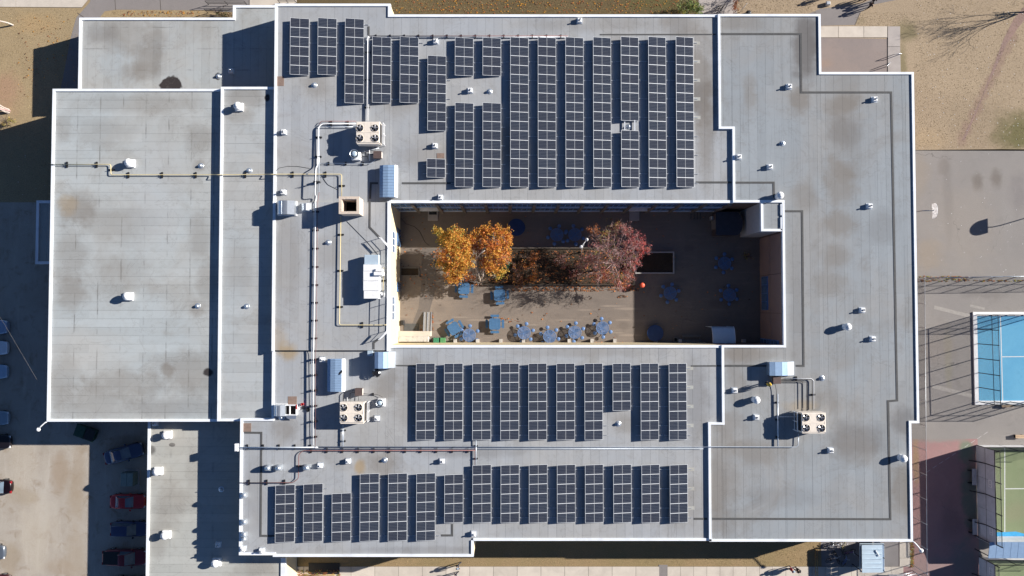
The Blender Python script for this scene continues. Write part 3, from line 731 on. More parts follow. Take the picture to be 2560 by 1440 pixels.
N_ = [ (726,772,44,186,6,'six panel solar array in the upper left corner of the solar field'),
 (795,841,44,186,6,'six panel solar array, second from the left in the upper solar field'),
 (863,909,45,257,9,'nine panel solar array to the left of the thin white vertical pipe run'),
 (931,977,91,256,7,'seven panel solar array just right of the thin white vertical pipe run'),
 (1000,1046,91,256,7,'seven panel solar array left of the lone eight panel array'),
 (1069,1115,138,326,8,'eight panel solar array stepped lower than its neighbours, above the two panel array'),
 (1067,1113,396,443,2,'small lone solar array of only two panels'),
 (1138,1183,93,188,4,'four panel solar array, left one of the short pair near the red pipe'),
 (1207,1252,93,188,4,'four panel solar array, right one of the short pair near the red pipe'),
 (1138,1183,256,467,9,'nine panel solar array below the left short four panel array'),
 (1207,1252,256,467,9,'nine panel solar array below the right short four panel array'),
 (1276,1321,92,467,16,'leftmost of the full length sixteen panel solar arrays'),
 (1345,1390,92,467,16,'second of the sixteen panel solar arrays counted from the left'),
 (1414,1459,92,467,16,'third of the sixteen panel solar arrays counted from the left'),
 (1483,1528,92,467,16,'sixteen panel solar array just left of the column broken by a gap'),
 (1552,1597,91,301,9,'nine panel solar array above the gap in a broken column'),
 (1553,1598,325,467,6,'six panel solar array below the gap in a broken column'),
 (1621,1666,91,467,16,'sixteen panel solar array just right of the column broken by a gap'),
 (1690,1735,91,467,16,'rightmost sixteen panel solar array beside the stepped white parapet')]
for i, a in enumerate(N_):
    array(*a[:5], ZM, a[5], GN, pads=(i == len(N_)-1))
for i, x in enumerate((1040.5,1110.5,1181,1251,1321,1391,1461,1531,1601,1671.5)):
    n, y1 = (5, 1027) if i == 7 else (8, 1100.5)
    lab = 'shortened five panel solar array in the row south of the courtyard' if i == 7 else ('eight panel solar array, %s from the left in the row south of the courtyard' % ord_[i])
    if i == 9: lab = 'eight panel solar array at the right end of the row south of the courtyard'
    array(x, x+46.3, 908.5, y1, n, ZM, lab, GU, pads=(i == 9))
for i, (x, y0, y1, n) in enumerate(((689,1213,1357,6),(759,1210.5,1355.5,6),(830,1234,1355,5),(900,1185,1354,7),(970.5,1184.5,1353.5,7),(1041,1184,1353,7),(1111,1187,1308,5),
     (1181,1163,1308,6),(1251.5,1163,1308,6),(1322,1162.5,1308,6),(1392,1162.5,1308,6),(1462,1162.5,1308,6),(1532.5,1162.5,1308,6),(1603,1162.5,1308,6),(1673.5,1162.5,1308,6))):
    if i == 0: lab = 'six panel solar array at the left end of the southernmost row'
    elif i == 1: lab = 'six panel solar array between the leftmost one and the shortest one of the southernmost row'
    elif i == 2: lab = 'five panel solar array, the lowest topped one near the left of the southernmost row'
    elif i in (3,4,5): lab = 'seven panel solar array, %s of the three tall ones in the southernmost row' % ('left', 'middle', 'right')[i-3]
    elif i == 6: lab = 'five panel solar array with a dark cable leaving its lower end, in the southernmost row'
    elif i == 14: lab = 'six panel solar array at the right end of the southernmost row'
    else: lab = 'six panel solar array, %s of the level topped run in the southernmost row' % ord_[i-7]
    array(x, x+47, y0, y1, n, ZM, lab, GL, pads=(i == 14))
# two white rails across the gap of the broken column
for x, nm in ((1562,'left'),(1587,'right')):
    k = MB(); a = P(x,300,ZM+.3); c = P(x,326,ZM+.3); k.box(a.x-.07, a.x+.07, c.y, a.y, ZM+.16, ZM+.24)
    tag(k.build('mounting_rail', M['alu']), 'white mounting rail on the %s side of the gap in the broken solar column' % nm, 'rail', 'mounting rails across the gap')

# ------------------------------------------------------------------ rooftop vents
def proto_box_vent():
    r = thing('box_vent', 'x', 'roof vent', (0,0,0))
    MB().box(-.29,.29,-.29,.29,0,.03).build('flashing', M['galv'], r, True)
    k = MB(); k.cbox(-.21,.21,-.21,.21,.03,.34,.04); bd = k.build('body', M['white'], r, True)
    MB().tube([(0.02,0,.30),(0.02,0,.58)], .075, 8).build('stack', M['galv'], r, True)
    k = MB(); k.disc((.02,0,.585), .06, 8); k.build('opening', M['black'], r, True)
    k = MB(); k.box(-.06,.0,-.12,.04,.3405,.36); k.build('louvre', M['black'], r, True)
    return r
zone = {'m': ZM, 'e': ZE, 'g': ZG, 's': ZS, 'n': ZNW, 'w': ZSW, 'c': ZC}
BV = [(577,177,'n','box vent in the shade on the low annex roof beside the taller wing'), (709,330,'m','box vent near the white parapet left of the pipe run, upper one'),
 (708,480,'m','box vent just above the large silver arched duct'), (1089,103,'m','box vent between the seven panel arrays and the red pipe'), (1175,226,'m','box vent in the open square between the short solar arrays'),
 (1087,364,'m','box vent above the lone two panel solar array'), (1101,493,'m','box vent near the courtyard edge, below the two panel array'), (1449,51,'m','box vent alone on the strip along the north edge'),
 (1973,216,'e','box vent inside the dark cable corner of the upper right roof'), (2187,248,'e','box vent near the top right corner of the dark cable loop'), (1925,417,'e','box vent above the round topped vent by the courtyard corner'),
 (1847,392,'e','box vent tucked right beside the stepped parapet'), (2174,515,'e','box vent alone on the right roof, level with the tower corner'), (2156,775,'e','box vent above the mushroom vent on the right roof'),
 (2182,847,'e','box vent below and right of the mushroom vent on the right roof'), (1837,976,'e','box vent at the head of the roof worker shadow'), (1891,1043,'e','box vent left of the lower right cooling unit'),
 (2077,1126,'e','box vent below the lower right cooling unit'), (942,1046,'m','box vent just right of the lower left cooling unit'), (870,1153,'m','box vent below the long pipe run, right of the curved vents'),
 (800,1164,'m','box vent right next to the single curved vent'), (1105,1153,'m','box vent above the tall arrays of the southernmost row'), (1184,1335,'m','box vent by the inner corner of the south parapet'),
 (545,1362,'w','box vent in the shade on the low south west roof'), (387,1058,'w','box vent in the gym shade at the corner of the low south west roof'), (654,1377,'m','box vent near the bottom left roof corner'),
 (607,1372,'m','box vent lowest of the row on the left parapet'), (805,899,'m','box vent behind the ribbed blue hood, beside the pipes')]
pv = proto_box_vent(); pv.scale = (1.22,1.22,1.15)
for i, (x, y, zc, lab) in enumerate(BV):
    loc = P(x, y, zone[zc]+.2); loc.z = zone[zc]
    if i == 0: pv.location = loc; pv['label'] = lab; pv['group'] = 'small white box vents on the roofs'; pv.rotation_euler.z = 0
    else: copy_tree(pv, loc, random.choice((0, .03, -.03)), lab, 'small white box vents on the roofs')
# small silver domes
r = thing('dome_vent', 'x', 'roof vent', (0,0,0))
k = MB(); k.lathe((0,0,0), [(.34,0),(.33,.02),(.2,.03)], 14); k.build('flashing', M['galv'], r, True)
k = MB(); k.lathe((0,0,0), [(.17,.03),(.18,.16),(.16,.24),(.10,.30),(.03,.325)], 14); k.build('dome', M['galv'], r, True)
DV = [(785,212,'m','small silver dome vent below the two leftmost solar arrays'), (1224,228,'m','small silver dome vent in the open square between short arrays'), (1957,358,'e','small silver dome vent alone in the middle of the upper right roof'),
 (501,414,'g','small silver dome vent on the pale gym roof near the yellow pipe'), (622,426,'s','small silver dome vent on the narrow strip roof near the yellow pipe'), (493,765,'g','small silver dome vent low on the pale gym roof'),
 (616,766,'s','small silver dome vent low on the narrow strip roof'), (820,606,'c','small silver dome vent between the white and yellow pipes'), (961,1151,'m','small silver dome vent below the long pipe run above the tall arrays'),
 (1546,1060,'m','small silver dome vent below the five panel array'), (2056,946,'e','small silver dome vent right of the pipes feeding the cooling unit'), (1572,316,'m','small silver dome vent inside the gap of the broken solar column'),
 (552,1224,'w','small silver dome vent in the shade of the low south west roof'), (703,1044,'m','small silver dome vent beside the silver duct with the open box'), (545,190,'n','small silver dome vent with a dark ring on the annex roof')]
for i, (x, y, zc, lab) in enumerate(DV):
    loc = P(x, y, zone[zc]+.15); loc.z = zone[zc]
    if i == 0: r.location = loc; r['label'] = lab; r['group'] = 'small silver dome vents'
    else: copy_tree(r, loc, 0, lab, 'small silver dome vents')
# big white mushroom fans on square curbs
def mushroom(h, rs, rc, curb, lathe_top, off=(0,0)):
    r = thing('mushroom_vent', 'x', 'roof fan', (0,0,0))
    if curb: k = MB(); k.cbox(-curb,curb,-curb,curb,0,.3,.03); k.build('curb', M['white'], r, True)
    k = MB(); k.lathe((0,0,0), [(rs,.0),(rs,h-.25)], 18); k.build('stack', M['white'], r, True)
    k = MB(); k.lathe((0,0,0), lathe_top, 20); k.build('cap', M['white'], r, True)
    return r
gm = mushroom(1.0, .33, .45, .46, [(.40,.55),(.46,.60),(.46,.74),(.40,.86),(.28,.95),(.22,.97),(.20,1.03),(.06,1.06)])
GM = [(325,408,'g','white mushroom fan on the gym roof beside the kink of the yellow pipe'), (321,741,'g','white mushroom fan on the lower half of the gym roof'), (597,267,'s','white mushroom fan on the narrow strip roof'),
 (418,1087,'w','white mushroom fan at the top of the low south west roof'), (395,1178,'w','white mushroom fan at the left edge of the low south west roof'), (415,1337,'w','white mushroom fan on the lower part of the low south west roof'), (541,1406,'w','white mushroom fan at the edge of the shade on the low south west roof')]
for i, (x, y, zc, lab) in enumerate(GM):
    loc = P(x, y, zone[zc]+.3); loc.z = zone[zc]
    if i == 0: gm.location = loc; gm['label'] = lab; gm['group'] = 'white mushroom fans'
    else: copy_tree(gm, loc, 0, lab, 'white mushroom fans')
rm = mushroom(1.05, .36, .4, 0, [(.36,.6),(.43,.63),(.43,.78),(.38,.92),(.28,1.0),(.20,1.02),(.19,1.06),(.06,1.08)])
RM = [(1949,489,'e','round white stack vent at the corner of the courtyard parapet'), (1890,1000,'e','round white stack vent left of the cooling unit pipes'), (2118,817,'e','round white stack vent in the middle of the right roof'), (2257,1146,'e','round white stack vent near the right hand parapet')]
for i, (x, y, zc, lab) in enumerate(RM):
    loc = P(x, y, zone[zc]+.6); loc.z = zone[zc]
    if i == 0: rm.location = loc; rm['label'] = lab; rm['group'] = 'round white stack vents'
    else: copy_tree(rm, loc, 0, lab, 'round white stack vents')
# open topped fans with a blue grey disc
def open_fan(x, y, z, R, h, lab, base):
    c = P(x, y, z+h); r = thing('exhaust_fan', lab, 'roof fan', (c.x, c.y, z), 0, 'open topped exhaust fans')
    k = MB(); k.cbox(-.2+base[0], base[1], -base[2], base[3], 0, h*.55, .04); k.build('housing', M['white'], r, True)
    k = MB(); k.lathe((0,0,0), [(R*.95,0),(R,h-.12),(R,h),(R*.93,h),(R*.88,h-.14)], 24); k.build('shroud', M['galv'], r, True)
    k = MB(); k.lathe((0,0,0), [(R*.90,h-.13),(R*.72,h-.12)], 24); k.build('throat', M['black'], r, True)
    k = MB(); k.lathe((0,0,0), [(R*.66,h-.10),(R*.64,h-.03),(R*.2,h-.01)], 24); k.build('cover_disc', M['bluemetal2'], r, True)
open_fan(885,384,ZM,.50,1.05,'open topped round exhaust fan below the upper left cooling unit',(-.2,.62,.62,.30))
open_fan(949,1008,ZM,.42,.75,'open topped round exhaust fan right of the lower left cooling unit',(-.1,.55,.42,.45))
# curved hood vents
r = thing('hood_vent', 'x', 'roof vent', (0,0,0))
k = MB(); k.half_tube_x(-.3,.3,0,.25,.33,.33,n=10); k.build('hood', M['galv'], r, True)
MB().box(-.27,.27,-.27,.27,0,.3).build('neck', M['galv'], r, True)
HV = [(672,1169,1,'curved hood vent, left one of the close pair'), (698,1169,1,'curved hood vent, right one of the close pair'), (768,1168,1,'curved hood vent standing alone right of the red pipe'),
 (609,1239,0,'curved hood vent on the left parapet, topmost of that row'), (609,1306,0,'curved hood vent on the left parapet, second of that row'), (609,1337,0,'curved hood vent on the left parapet, larger one near the bottom'), (608,1349,0,'curved hood vent tucked directly below the larger one on the left parapet')]
for i, (x, y, big, lab) in enumerate(HV):
    loc = P(x, y, ZM+.4); loc.z = ZM
    if i == 0: r.location = loc; r['label'] = lab; r['group'] = 'silver curved hood vents'; r.scale = (1,1,1.65)
    else:
        c = copy_tree(r, loc, 0, lab, 'silver curved hood vents'); c.scale = (1.05,1,1.65) if big else ((.9,.95,1) if i != 6 else (.75,.6,.8))
# ------------------------------------------------------------------ cooling units
blade = MB()
for q in range(5):
    a = 2*pi*q/5; p = []
    for rr, da in ((.06,-.3),(.37,-.32),(.38,.16),(.06,.35)): p.append((rr*cos(a+da), rr*sin(a+da), .02+.10*(da > 0)))
    blade.add(p, [(0,1,2,3)])
M['blade'] = mk('grey_fan_blade', (.40,.40,.42), .3, .35, .5, .1, 3)
blade_me = blade.lathe((0,0,0), [(.07,0),(.07,.13)], 10).mesh('fan_blades', M['blade'])
ring_me = MB().lathe((0,0,0), [(.44,.0),(.44,.045),(.42,.05),(.405,.045),(.405,-.1)], 24).mesh('fan_ring', M['beige'])
well_me = MB().disc((0,0,0), .41, 24).mesh('fan_well', M['soot_and_recess_black'])
def cooling_unit(x0, y0, x1, y1, z, h, lab, fans, grille):
    zt = z+h; a = P(x0, y0, zt); c = P(x1, y1, zt)
    xa, xb, yb, ya = a.x, c.x, a.y, c.y; cx, cy = (xa+xb)/2, (ya+yb)/2
    r = thing('cooling_unit', lab, 'air conditioner', (cx, cy, z), 0, 'beige four fan cooling units')
    w, d = (xb-xa)/2, (yb-ya)/2
    k = MB(); 
    for sx in (-1,1):
        for sy in (-1,1): k.box(sx*(w-.15)-.06, sx*(w-.15)+.06, sy*(d-.15)-.06, sy*(d-.15)+.06, 0, .3)
    k.ribbon([(-w+.05,-d+.05),(w-.05,-d+.05),(w-.05,d-.05),(-w+.05,d-.05)], .1, 0, .25, .35, closed=True)
    k.build('base_frame', M['galv'], r, True)
    k = MB(); k.cbox(-w, w, -d, d, .35, h, .05); k.build('casing', M['beige'], r, True)
    for sy in (1, -1):      # the two top covers
        pass
    k = MB(); k.box(-w+.06, w-.1, -.05, .03, h-.001, h+.03); k.box(w-.14, w-.1, -.1, .1, h+.0005, h+.035); k.build('top_rib', M['beige'], r, True)
    for sx in (-.32*w, .26*w):
        MB().box(sx-.008, sx+.008, -d+.06, -.12, h, h+.004).build('panel_seam', M['brownbox'], r, True)
        MB().box(sx-.008, sx+.008, .12, d-.12, h, h+.004).build('panel_seam', M['brownbox'], r, True)
    for (fx, fy) in fans:
        p = P(fx, fy, zt); lx, ly = p.x-cx, p.y-cy
        f = inst('fan', ring_me, r, (lx, ly, h)); inst('fan_well', well_me, f, (0, 0, .012)); inst('fan_blades', blade_me, f, (0, 0, .015), (0, 0, random.uniform(0, 2)))
    gx0 = {'left': (-w-.012, -w), 'right': (w, w+.012)}[grille]
    k = MB(); k.box(gx0[0], gx0[1], -d+.1, d-.15, .55, h-.12); k.build('coil_grille', M['black'], r, True)
    # guard frame in front of the coil
    sg = -1 if grille == 'left' else 1
    k = MB(); X = sg*(w+.32)
    for q in (-d+.05, 0, d-.05): k.box(X-.03, X+.03, q-.03, q+.03, .05, h-.35)
    k.box(X-.03, X+.03, -d, d, h-.37, h-.31); k.box(X-.03, X+.03, -d, d, .5, .56); k.build('coil_guard', M['white'], r, True)
    MB().box(-w+.1, w-.1, -d-.12, -d, .5, h-.08).build('service_panel', M['beige'], r, True)
    return r
cooling_unit(890,304,949,357,ZM,1.75,'beige four fan cooling unit at the upper left, above the round exhaust fan',((899.5,320),(937.5,320),(899.5,345.5),(938,345.5)),'right')
cooling_unit(849,1006,910,1057,ZM,1.6,'beige four fan cooling unit at the lower left, below the ribbed blue hood',((859.5,1019),(896.5,1018.5),(859.5,1045),(897,1044.5)),'right')
cooling_unit(2004,1032,2065,1081,ZE,1.75,'beige four fan cooling unit on the right hand roof',((2014.5,1044),(2053,1044),(2015.5,1070),(2053.5,1070.5)),'left')
# ------------------------------------------------------------------ ribbed hoods, ducts and boxes
def ribbed_hood(x0, y0, x1, y1, z, h, n, lab):
    """long low hood with sloping left half, flatter right half, a bright right lip; ribs across"""
    a = P(x0, y0, z+h*.8); c = P(x1, y1, z+h*.8); cx, cy = (a.x+c.x)/2, (a.y+c.y)/2; w, d = (c.x-a.x)/2, (a.y-c.y)/2
    r = thing('ribbed_hood', lab, 'duct hood', (cx, cy, z), 0, 'blue ribbed hoods')
    prof = [(-w,h*.55),(-w+.08,h*.75),(-w*.55,h*.93),(0,h),(w*.68,h*.96),(w*.72,h*.95),(w,h*.60),(w,h*.45)]
    n_ = n; s = 2*d/n_
    for i in range(n_):
        k = MB(); yb, yt = -d+i*s+.012, -d+(i+1)*s-.012; vs = []
        for (X, Z) in prof: vs += [(X, yb, Z), (X, yt, Z)]
        m = len(prof); vs += [(w,yb,h*.40),(w,yt,h*.40),(-w,yb,h*.5),(-w,yt,h*.5)]
        fs = [(2*j, 2*j+1, 2*j+3, 2*j+2) for j in range(m+1)] + [(2*(m+1), 2*(m+1)+1, 1, 0)]
        fs += [tuple(2*j for j in range(m+2))[::-1], tuple(2*j+1 for j in range(m+2))]
        k.add(vs, fs); k.build('cladding_panel', M['bluemetal'], r, True)
    k = MB(); k.add([(w*.74,-d,h*.965),(w+.03,-d,h*.62),(w+.03,d,h*.62),(w*.74,d,h*.965),(w*.74,-d,h*.93),(w+.03,-d,h*.56),(w+.03,d,h*.56),(w*.74,d,h*.93)], [(0,1,2,3),(4,7,6,5),(0,4,5,1),(1,5,6,2),(2,6,7,3),(3,7,4,0)]); k.build('lip', M['coping'], r, True)
    k = MB(); k.box(-w+.12, w-.12, -d+.1, d-.1, 0, h*.56); k.build('curb', M['galv'], r, True)
    k = MB(); k.add([(-w+.02,-d+.02,h*.54),(w-.02,-d+.02,h*.42),(w-.02,d-.02,h*.42),(-w+.02,d-.02,h*.54),(0,-d+.02,h-.03),(0,d-.02,h-.03)], [(0,1,4),(3,5,2),(0,4,5,3),(1,2,5,4)]); k.build('lining', M['cable'], r, True)
ribbed_hood(948,413,993,493,ZM,1.0,11,'long ribbed blue hood beside the courtyard corner')
ribbed_hood(817,897,861,979,ZM,1.0,20,'long ribbed blue hood right of the vertical pipe run')
def plain_hood(x0, y0, x1, y1, z, h, lab):
    a = P(x0, y0, z+h*.85); c = P(x1, y1, z+h*.85); cx, cy = (a.x+c.x)/2, (a.y+c.y)/2; w, d = (c.x-a.x)/2, (a.y-c.y)/2
    r = thing('duct_hood', lab, 'duct hood', (cx, cy, z), 0, 'smooth blue duct hoods')
    xs = [-w, -w*.62, -w*.1, w*.35, w]; zs = [h*.92, h, h*.98, h*.82, h*.30]
    for i in range(4):
        k = MB(); xa, xb = xs[i]+.012, xs[i+1]-.012
        k.add([(xa,-d,zs[i]),(xb,-d,zs[i+1]),(xb,d,zs[i+1]),(xa,d,zs[i]),(xa,-d,zs[i]-.2),(xb,-d,zs[i+1]-.2),(xb,d,zs[i+1]-.2),(xa,d,zs[i]-.2)],
              [(0,1,2,3),(4,7,6,5),(0,4,5,1),(1,5,6,2),(2,6,7,3),(3,7,4,0)])
        k.build('hood_panel', M['galv' if i == 3 else 'bluemetal'], r, True)
    k = MB(); k.add([(-w+.05,-d+.03,0),(w-.05,-d+.03,0),(w-.05,d-.03,0),(-w+.05,d-.03,0),(-w+.05,-d+.03,h*.85),(w*.35,-d+.03,h*.7),(w-.05,-d+.03,h*.16),(-w+.05,d-.03,h*.85),(w*.35,d-.03,h*.7),(w-.05,d-.03,h*.16)],
              [(0,4,7,3),(0,1,6,5,4),(3,7,8,9,2),(1,2,9,6),(4,5,8,7),(5,6,9,8)])
    k.build('duct_body', M['galv'], r, True)
plain_hood(937,880,985,921,ZM,1.7,'smooth blue and white duct hood at the lower courtyard corner')
plain_hood(1923,905,1991,939,ZE,1.15,'smooth blue and white duct hood on the right roof, above the brown box')
k = MB(); a = P(921,876,ZM); c = P(933,889,ZM); k.box(a.x, c.x, c.y, a.y, ZM, ZM+.5)
tag(k.build('junction_box', M['bluemetal2']), 'small pale box beside the smooth duct hood at the lower courtyard corner', 'box')
def arch_duct(x0, y0, x1, y1, z, h, lab):
    a = P(x0, y0, z+h*.7); c = P(x1, y1, z+h*.7); cx, cy = (a.x+c.x)/2, (a.y+c.y)/2; w, d = (c.x-a.x)/2, (a.y-c.y)/2
    r = thing('arched_duct', lab, 'duct', (cx, cy, z), 0, 'silver arched ducts')
    k = MB(); n = 12; vs = []; fs = []
    for i in range(n+1):
        t_ = pi-i*(pi*.56)/n; vs += [(w*.1+w*1.08*cos(t_)*1.02, -d, h*.35+h*.65*sin(t_)), (w*.1+w*1.08*cos(t_)*1.02, d, h*.35+h*.65*sin(t_))]
    x_e, z_e = vs[-1][0], vs[-1][2]
    vs += [(w, -d, h*.75), (w, d, h*.75), (w, -d, 0), (w, d, 0), (vs[0][0], -d, 0), (vs[0][0], d, 0)]
    m = len(vs)//2
    fs = [(2*j, 2*j+1, 2*((j+1) % m)+1, 2*((j+1) % m)) for j in range(m)]
    fs += [tuple(2*j for j in range(m))[::-1], tuple(2*j+1 for j in range(m))]
    k.add(vs, fs); k.build('shell', M['galv'], r, True)
    k = MB(); k.ribbon([(-w*1.0,-d-.02),(w+.02,-d-.02),(w+.02,d+.02),(-w*1.0,d+.02)], .0, .06, 0, .12, closed=True); k.build('flange', M['white'], r, True)
    for q in (-.33,.33): MB().box(-w*.4, -w*.4+.03, -d*.98, d*.98, h*.955, h*.985).build('seam', M['galv'], r, True) if q < 0 else None
    return r
arch_duct(691,502,736,536,ZC,1.15,'large silver arched duct on the left parapet')
arch_duct(753,509,774,526,ZC,.7,'small white arched duct beside the vertical pipe run')
arch_duct(683,1013,713,1040,ZM,.95,'silver arched duct joined to the open black box')
a = P(713,1012,ZM+.4); c = P(742,1038,ZM+.4); cx, cy = (a.x+c.x)/2, (a.y+c.y)/2; w, d = (c.x-a.x)/2, (a.y-c.y)/2
r = thing('open_hatch', 'open roof hatch with a black inside and a red edge beside the silver duct', 'roof hatch', (cx, cy, ZM))
MB().ribbon([(-w,-d),(w,-d),(w,d),(-w,d)], .09, 0, 0, .55, closed=True).build('rim', M['white'], r, True)
MB().box(-w*.25,-w*.12,-d+.05,d-.05,.3,.5).build('divider', M['white'], r, True)
MB().box(-w+.08,w-.08,-d+.08,d-.08,.005,.2).build('inside', M['soot_and_recess_black'], r, True)
k = MB(); k.add([(-w,-d-.02,.56),(w,-d-.02,.56),(w*.85,-d-.42,.42),(-w*.5,-d-.42,.42),(-w,-d-.02,.52),(w,-d-.02,.52),(w*.85,-d-.42,.38),(-w*.5,-d-.42,.38)], [(0,3,2,1),(4,5,6,7),(0,1,5,4),(1,2,6,5),(2,3,7,6),(3,0,4,7)]); k.build('lid', M['galv'], r, True)
M['red'] = mk('red_plastic', (.42,.03,.03), .5)
MB().box(w-.06,w+.06,d-.5,d+.04,.5,.58).build('red_edge', M['red'], r, True)
# small clutter near the hatch
for (x, y, lab, m, s) in ((757,1010,'dark red can on the pipes right of the open roof hatch','red',.16),(759,1019,'black star shaped tool lying right of the open roof hatch','black',.17),(771,1024,'black bag lying beside the pipes right of the open roof hatch','black',.2),(745,1022,'white bucket standing at the corner of the open roof hatch','white',.2)):
    c = P(x, y, ZM)
    k = MB()
    if m == 'black' and s < .18:
        pts = [(c.x+(s*1.4 if i % 2 == 0 else s*.5)*cos(pi*i/5+.3), c.y+(s*1.4 if i % 2 == 0 else s*.5)*sin(pi*i/5+.3)) for i in range(10)]; k.prism(pts, ZM, ZM+.1)
    elif 'bag' in lab: k.lathe((c.x,c.y,ZM), [(s*1.2,0),(s*1.3,.1),(s,.24),(s*.4,.3)], 8)
    else: k.lathe((c.x,c.y,ZM), [(s*.85,0),(s,.3),(s*.85,.3),(s*.8,.2)], 12)
    tag(k.build({'red':'can','white':'bucket'}.get(m, 'tool' if s < .18 else 'bag'), M[m]), lab, {'red':'can','white':'bucket'}.get(m, 'tool' if s < .18 else 'bag'))
# roof walkway mats
for (x0, y0, x1, y1, z, lab) in ((720,991,742,1011,ZM,'square brown rubber mat above the open roof hatch'),(607,1058,628,1080,ZM,'square brown rubber mat in the corner by the left parapet'),(690,191,710,215,ZM,'brown rubber mat by the parapet below the leftmost solar array'),(1092,383,1111,396,ZM,'faint brown patch mat just above the two panel solar array')):
    a = P(x0,y0,z); c = P(x1,y1,z)
    k = MB(); k.cbox(a.x, c.x, c.y, a.y, z, z+.025, .01); tag(k.build('rubber_mat', M['brown']), lab, 'mat', 'brown rubber mats on the roof')
# brown electrical boxes
for (x0, y0, x1, y1, z, h, lab) in ((934,378,953,395,ZM,.75,'brown metal box right of the open topped exhaust fan'),(888,971,905,989,ZM,.7,'brown metal box above the lower left cooling unit'),(1934,942,1952,959,ZE,.7,'brown metal box below the duct hood on the right roof')):
    a = P(x0,y0,z+h); c = P(x1,y1,z+h); cx, cy = (a.x+c.x)/2, (a.y+c.y)/2; w, d = (c.x-a.x)/2, (a.y-c.y)/2
    r = thing('electrical_box', lab, 'electrical box', (cx, cy, z), 0, 'brown electrical boxes')
    MB().cbox(-w,w,-d,d,.12,h-.04,.02).build('cabinet', M['brownbox'], r, True)
    MB().box(-w-.03,w+.03,-d-.03,d+.03,h-.04,h).build('lid', M['brownbox'], r, True)
    MB().box(w,w+.03,-d+.05,d-.05,.2,h-.1).build('side_door', M['beige'], r, True)
    MB().box(-w+.03,w-.03,-d+.06,d-.06,0,.12).build('foot', M['galv'], r, True)
# rooftop air handler on the central block
zt = ZC+1.3
a = P(908,661,zt); c = P(948,747,zt); cx, cy = (a.x+c.x)/2, (a.y+c.y)/2; w, d = (c.x-a.x)/2, (a.y-c.y)/2
r = thing('air_handler', 'long white air handler with a grey intake end beside the courtyard edge', 'air handler', (cx, cy, ZC))
seg = [-d, -d+.9, -d+2.0, -d+3.1, d]
for s0, s1 in zip(seg, seg[1:]):
    k = MB(); k.cbox(-w+(.06 if s0 == -d else 0), w-(.06 if s0 == -d else 0), s0+.01, s1-.01, .25, 1.3-(.04 if s0 == -d else 0), .03); k.build('casing_panel', M['white'], r, True)
MB().box(-w+.1,w-.1,-d+.1,d-.1,0,.25).build('base_rail', M['galv'], r, True)
MB().cbox(-w+.05,w-.12,d+.02,d+1.1,.3,1.02,.04).build('intake_hood', M['bluemetal2'], r, True)
MB().cbox(w*.35,w+.42,d-1.25,d-.85,.45,1.55,.03).build('flue_box', M['white'], r, True)
MB().cbox(w*.55,w+.36,d-.8,d-.5,.45,1.5,.03).build('flue_box', M['white'], r, True)
MB().box(-w+.1,w*.4,-d-.03,-d,.3,1.1).build('louvre', M['black'], r, True)
MB().tube([(w+.05,-d+.3,.5),(w+.35,-d+.3,.5),(w+.35,-d+.9,.9),(w+.05,-d+.9,.9)], .05, 6).build('gas_pipe', M['darkpipe'], r, True)
k = MB(); c = P(957,737,ZC); k.cbox(c.x-.17,c.x+.17,c.y-.24,c.y+.24,ZC,ZC+.5,.03); tag(k.build('disconnect_box', M['white']), 'small white box at the foot of the short yellow pipe', 'box')
# round dark ventilator beside the lower hood and the dark thing on the ribbed hood
c = P(942,932,ZM+.4); r = thing('turbine_vent', 'black and silver round turbine vent below the smooth duct hood at the courtyard corner', 'roof vent', (c.x, c.y, ZM))
k = MB(); k.lathe((0,0,0), [(.25,0),(.25,.3)], 14); k.build('neck', M['galv'], r, True)
for i in range(12):
    a_ = 2*pi*i/12; k = MB(); vs = []
    for j in range(5):
        t_ = j/4; rr = .22+.16*sin(pi*t_); vs += [(rr*cos(a_),rr*sin(a_),.3+.42*t_),((rr)*cos(a_+.34),(rr)*sin(a_+.34),.3+.42*t_)]
    k.add(vs, [(2*j,2*j+1,2*j+3,2*j+2) for j in range(4)], 0, True); k.build('vane', M['blackmetal' if i % 4 else 'rail'], r, True)
k = MB(); k.disc((0,0,.725), .22, 14); k.build('top_plate', M['blackmetal'], r, True); r.scale = (1.35,1.35,1.2)
k = MB(); c = P(852,931,ZM+1.05)
for i in range(3): k.lathe((c.x-.12+.12*i, c.y-.16+.15*i, ZM+.96), [(.10,0),(.11,.06),(.06,.1)], 7)
k.box(c.x-.18,c.x+.16,c.y-.05,c.y+.02,ZM+.955,ZM+1.0)
tag(k.build('lump', M['black']), 'crumpled black rag lying on the ribbed hood by the pipe run', 'lump')
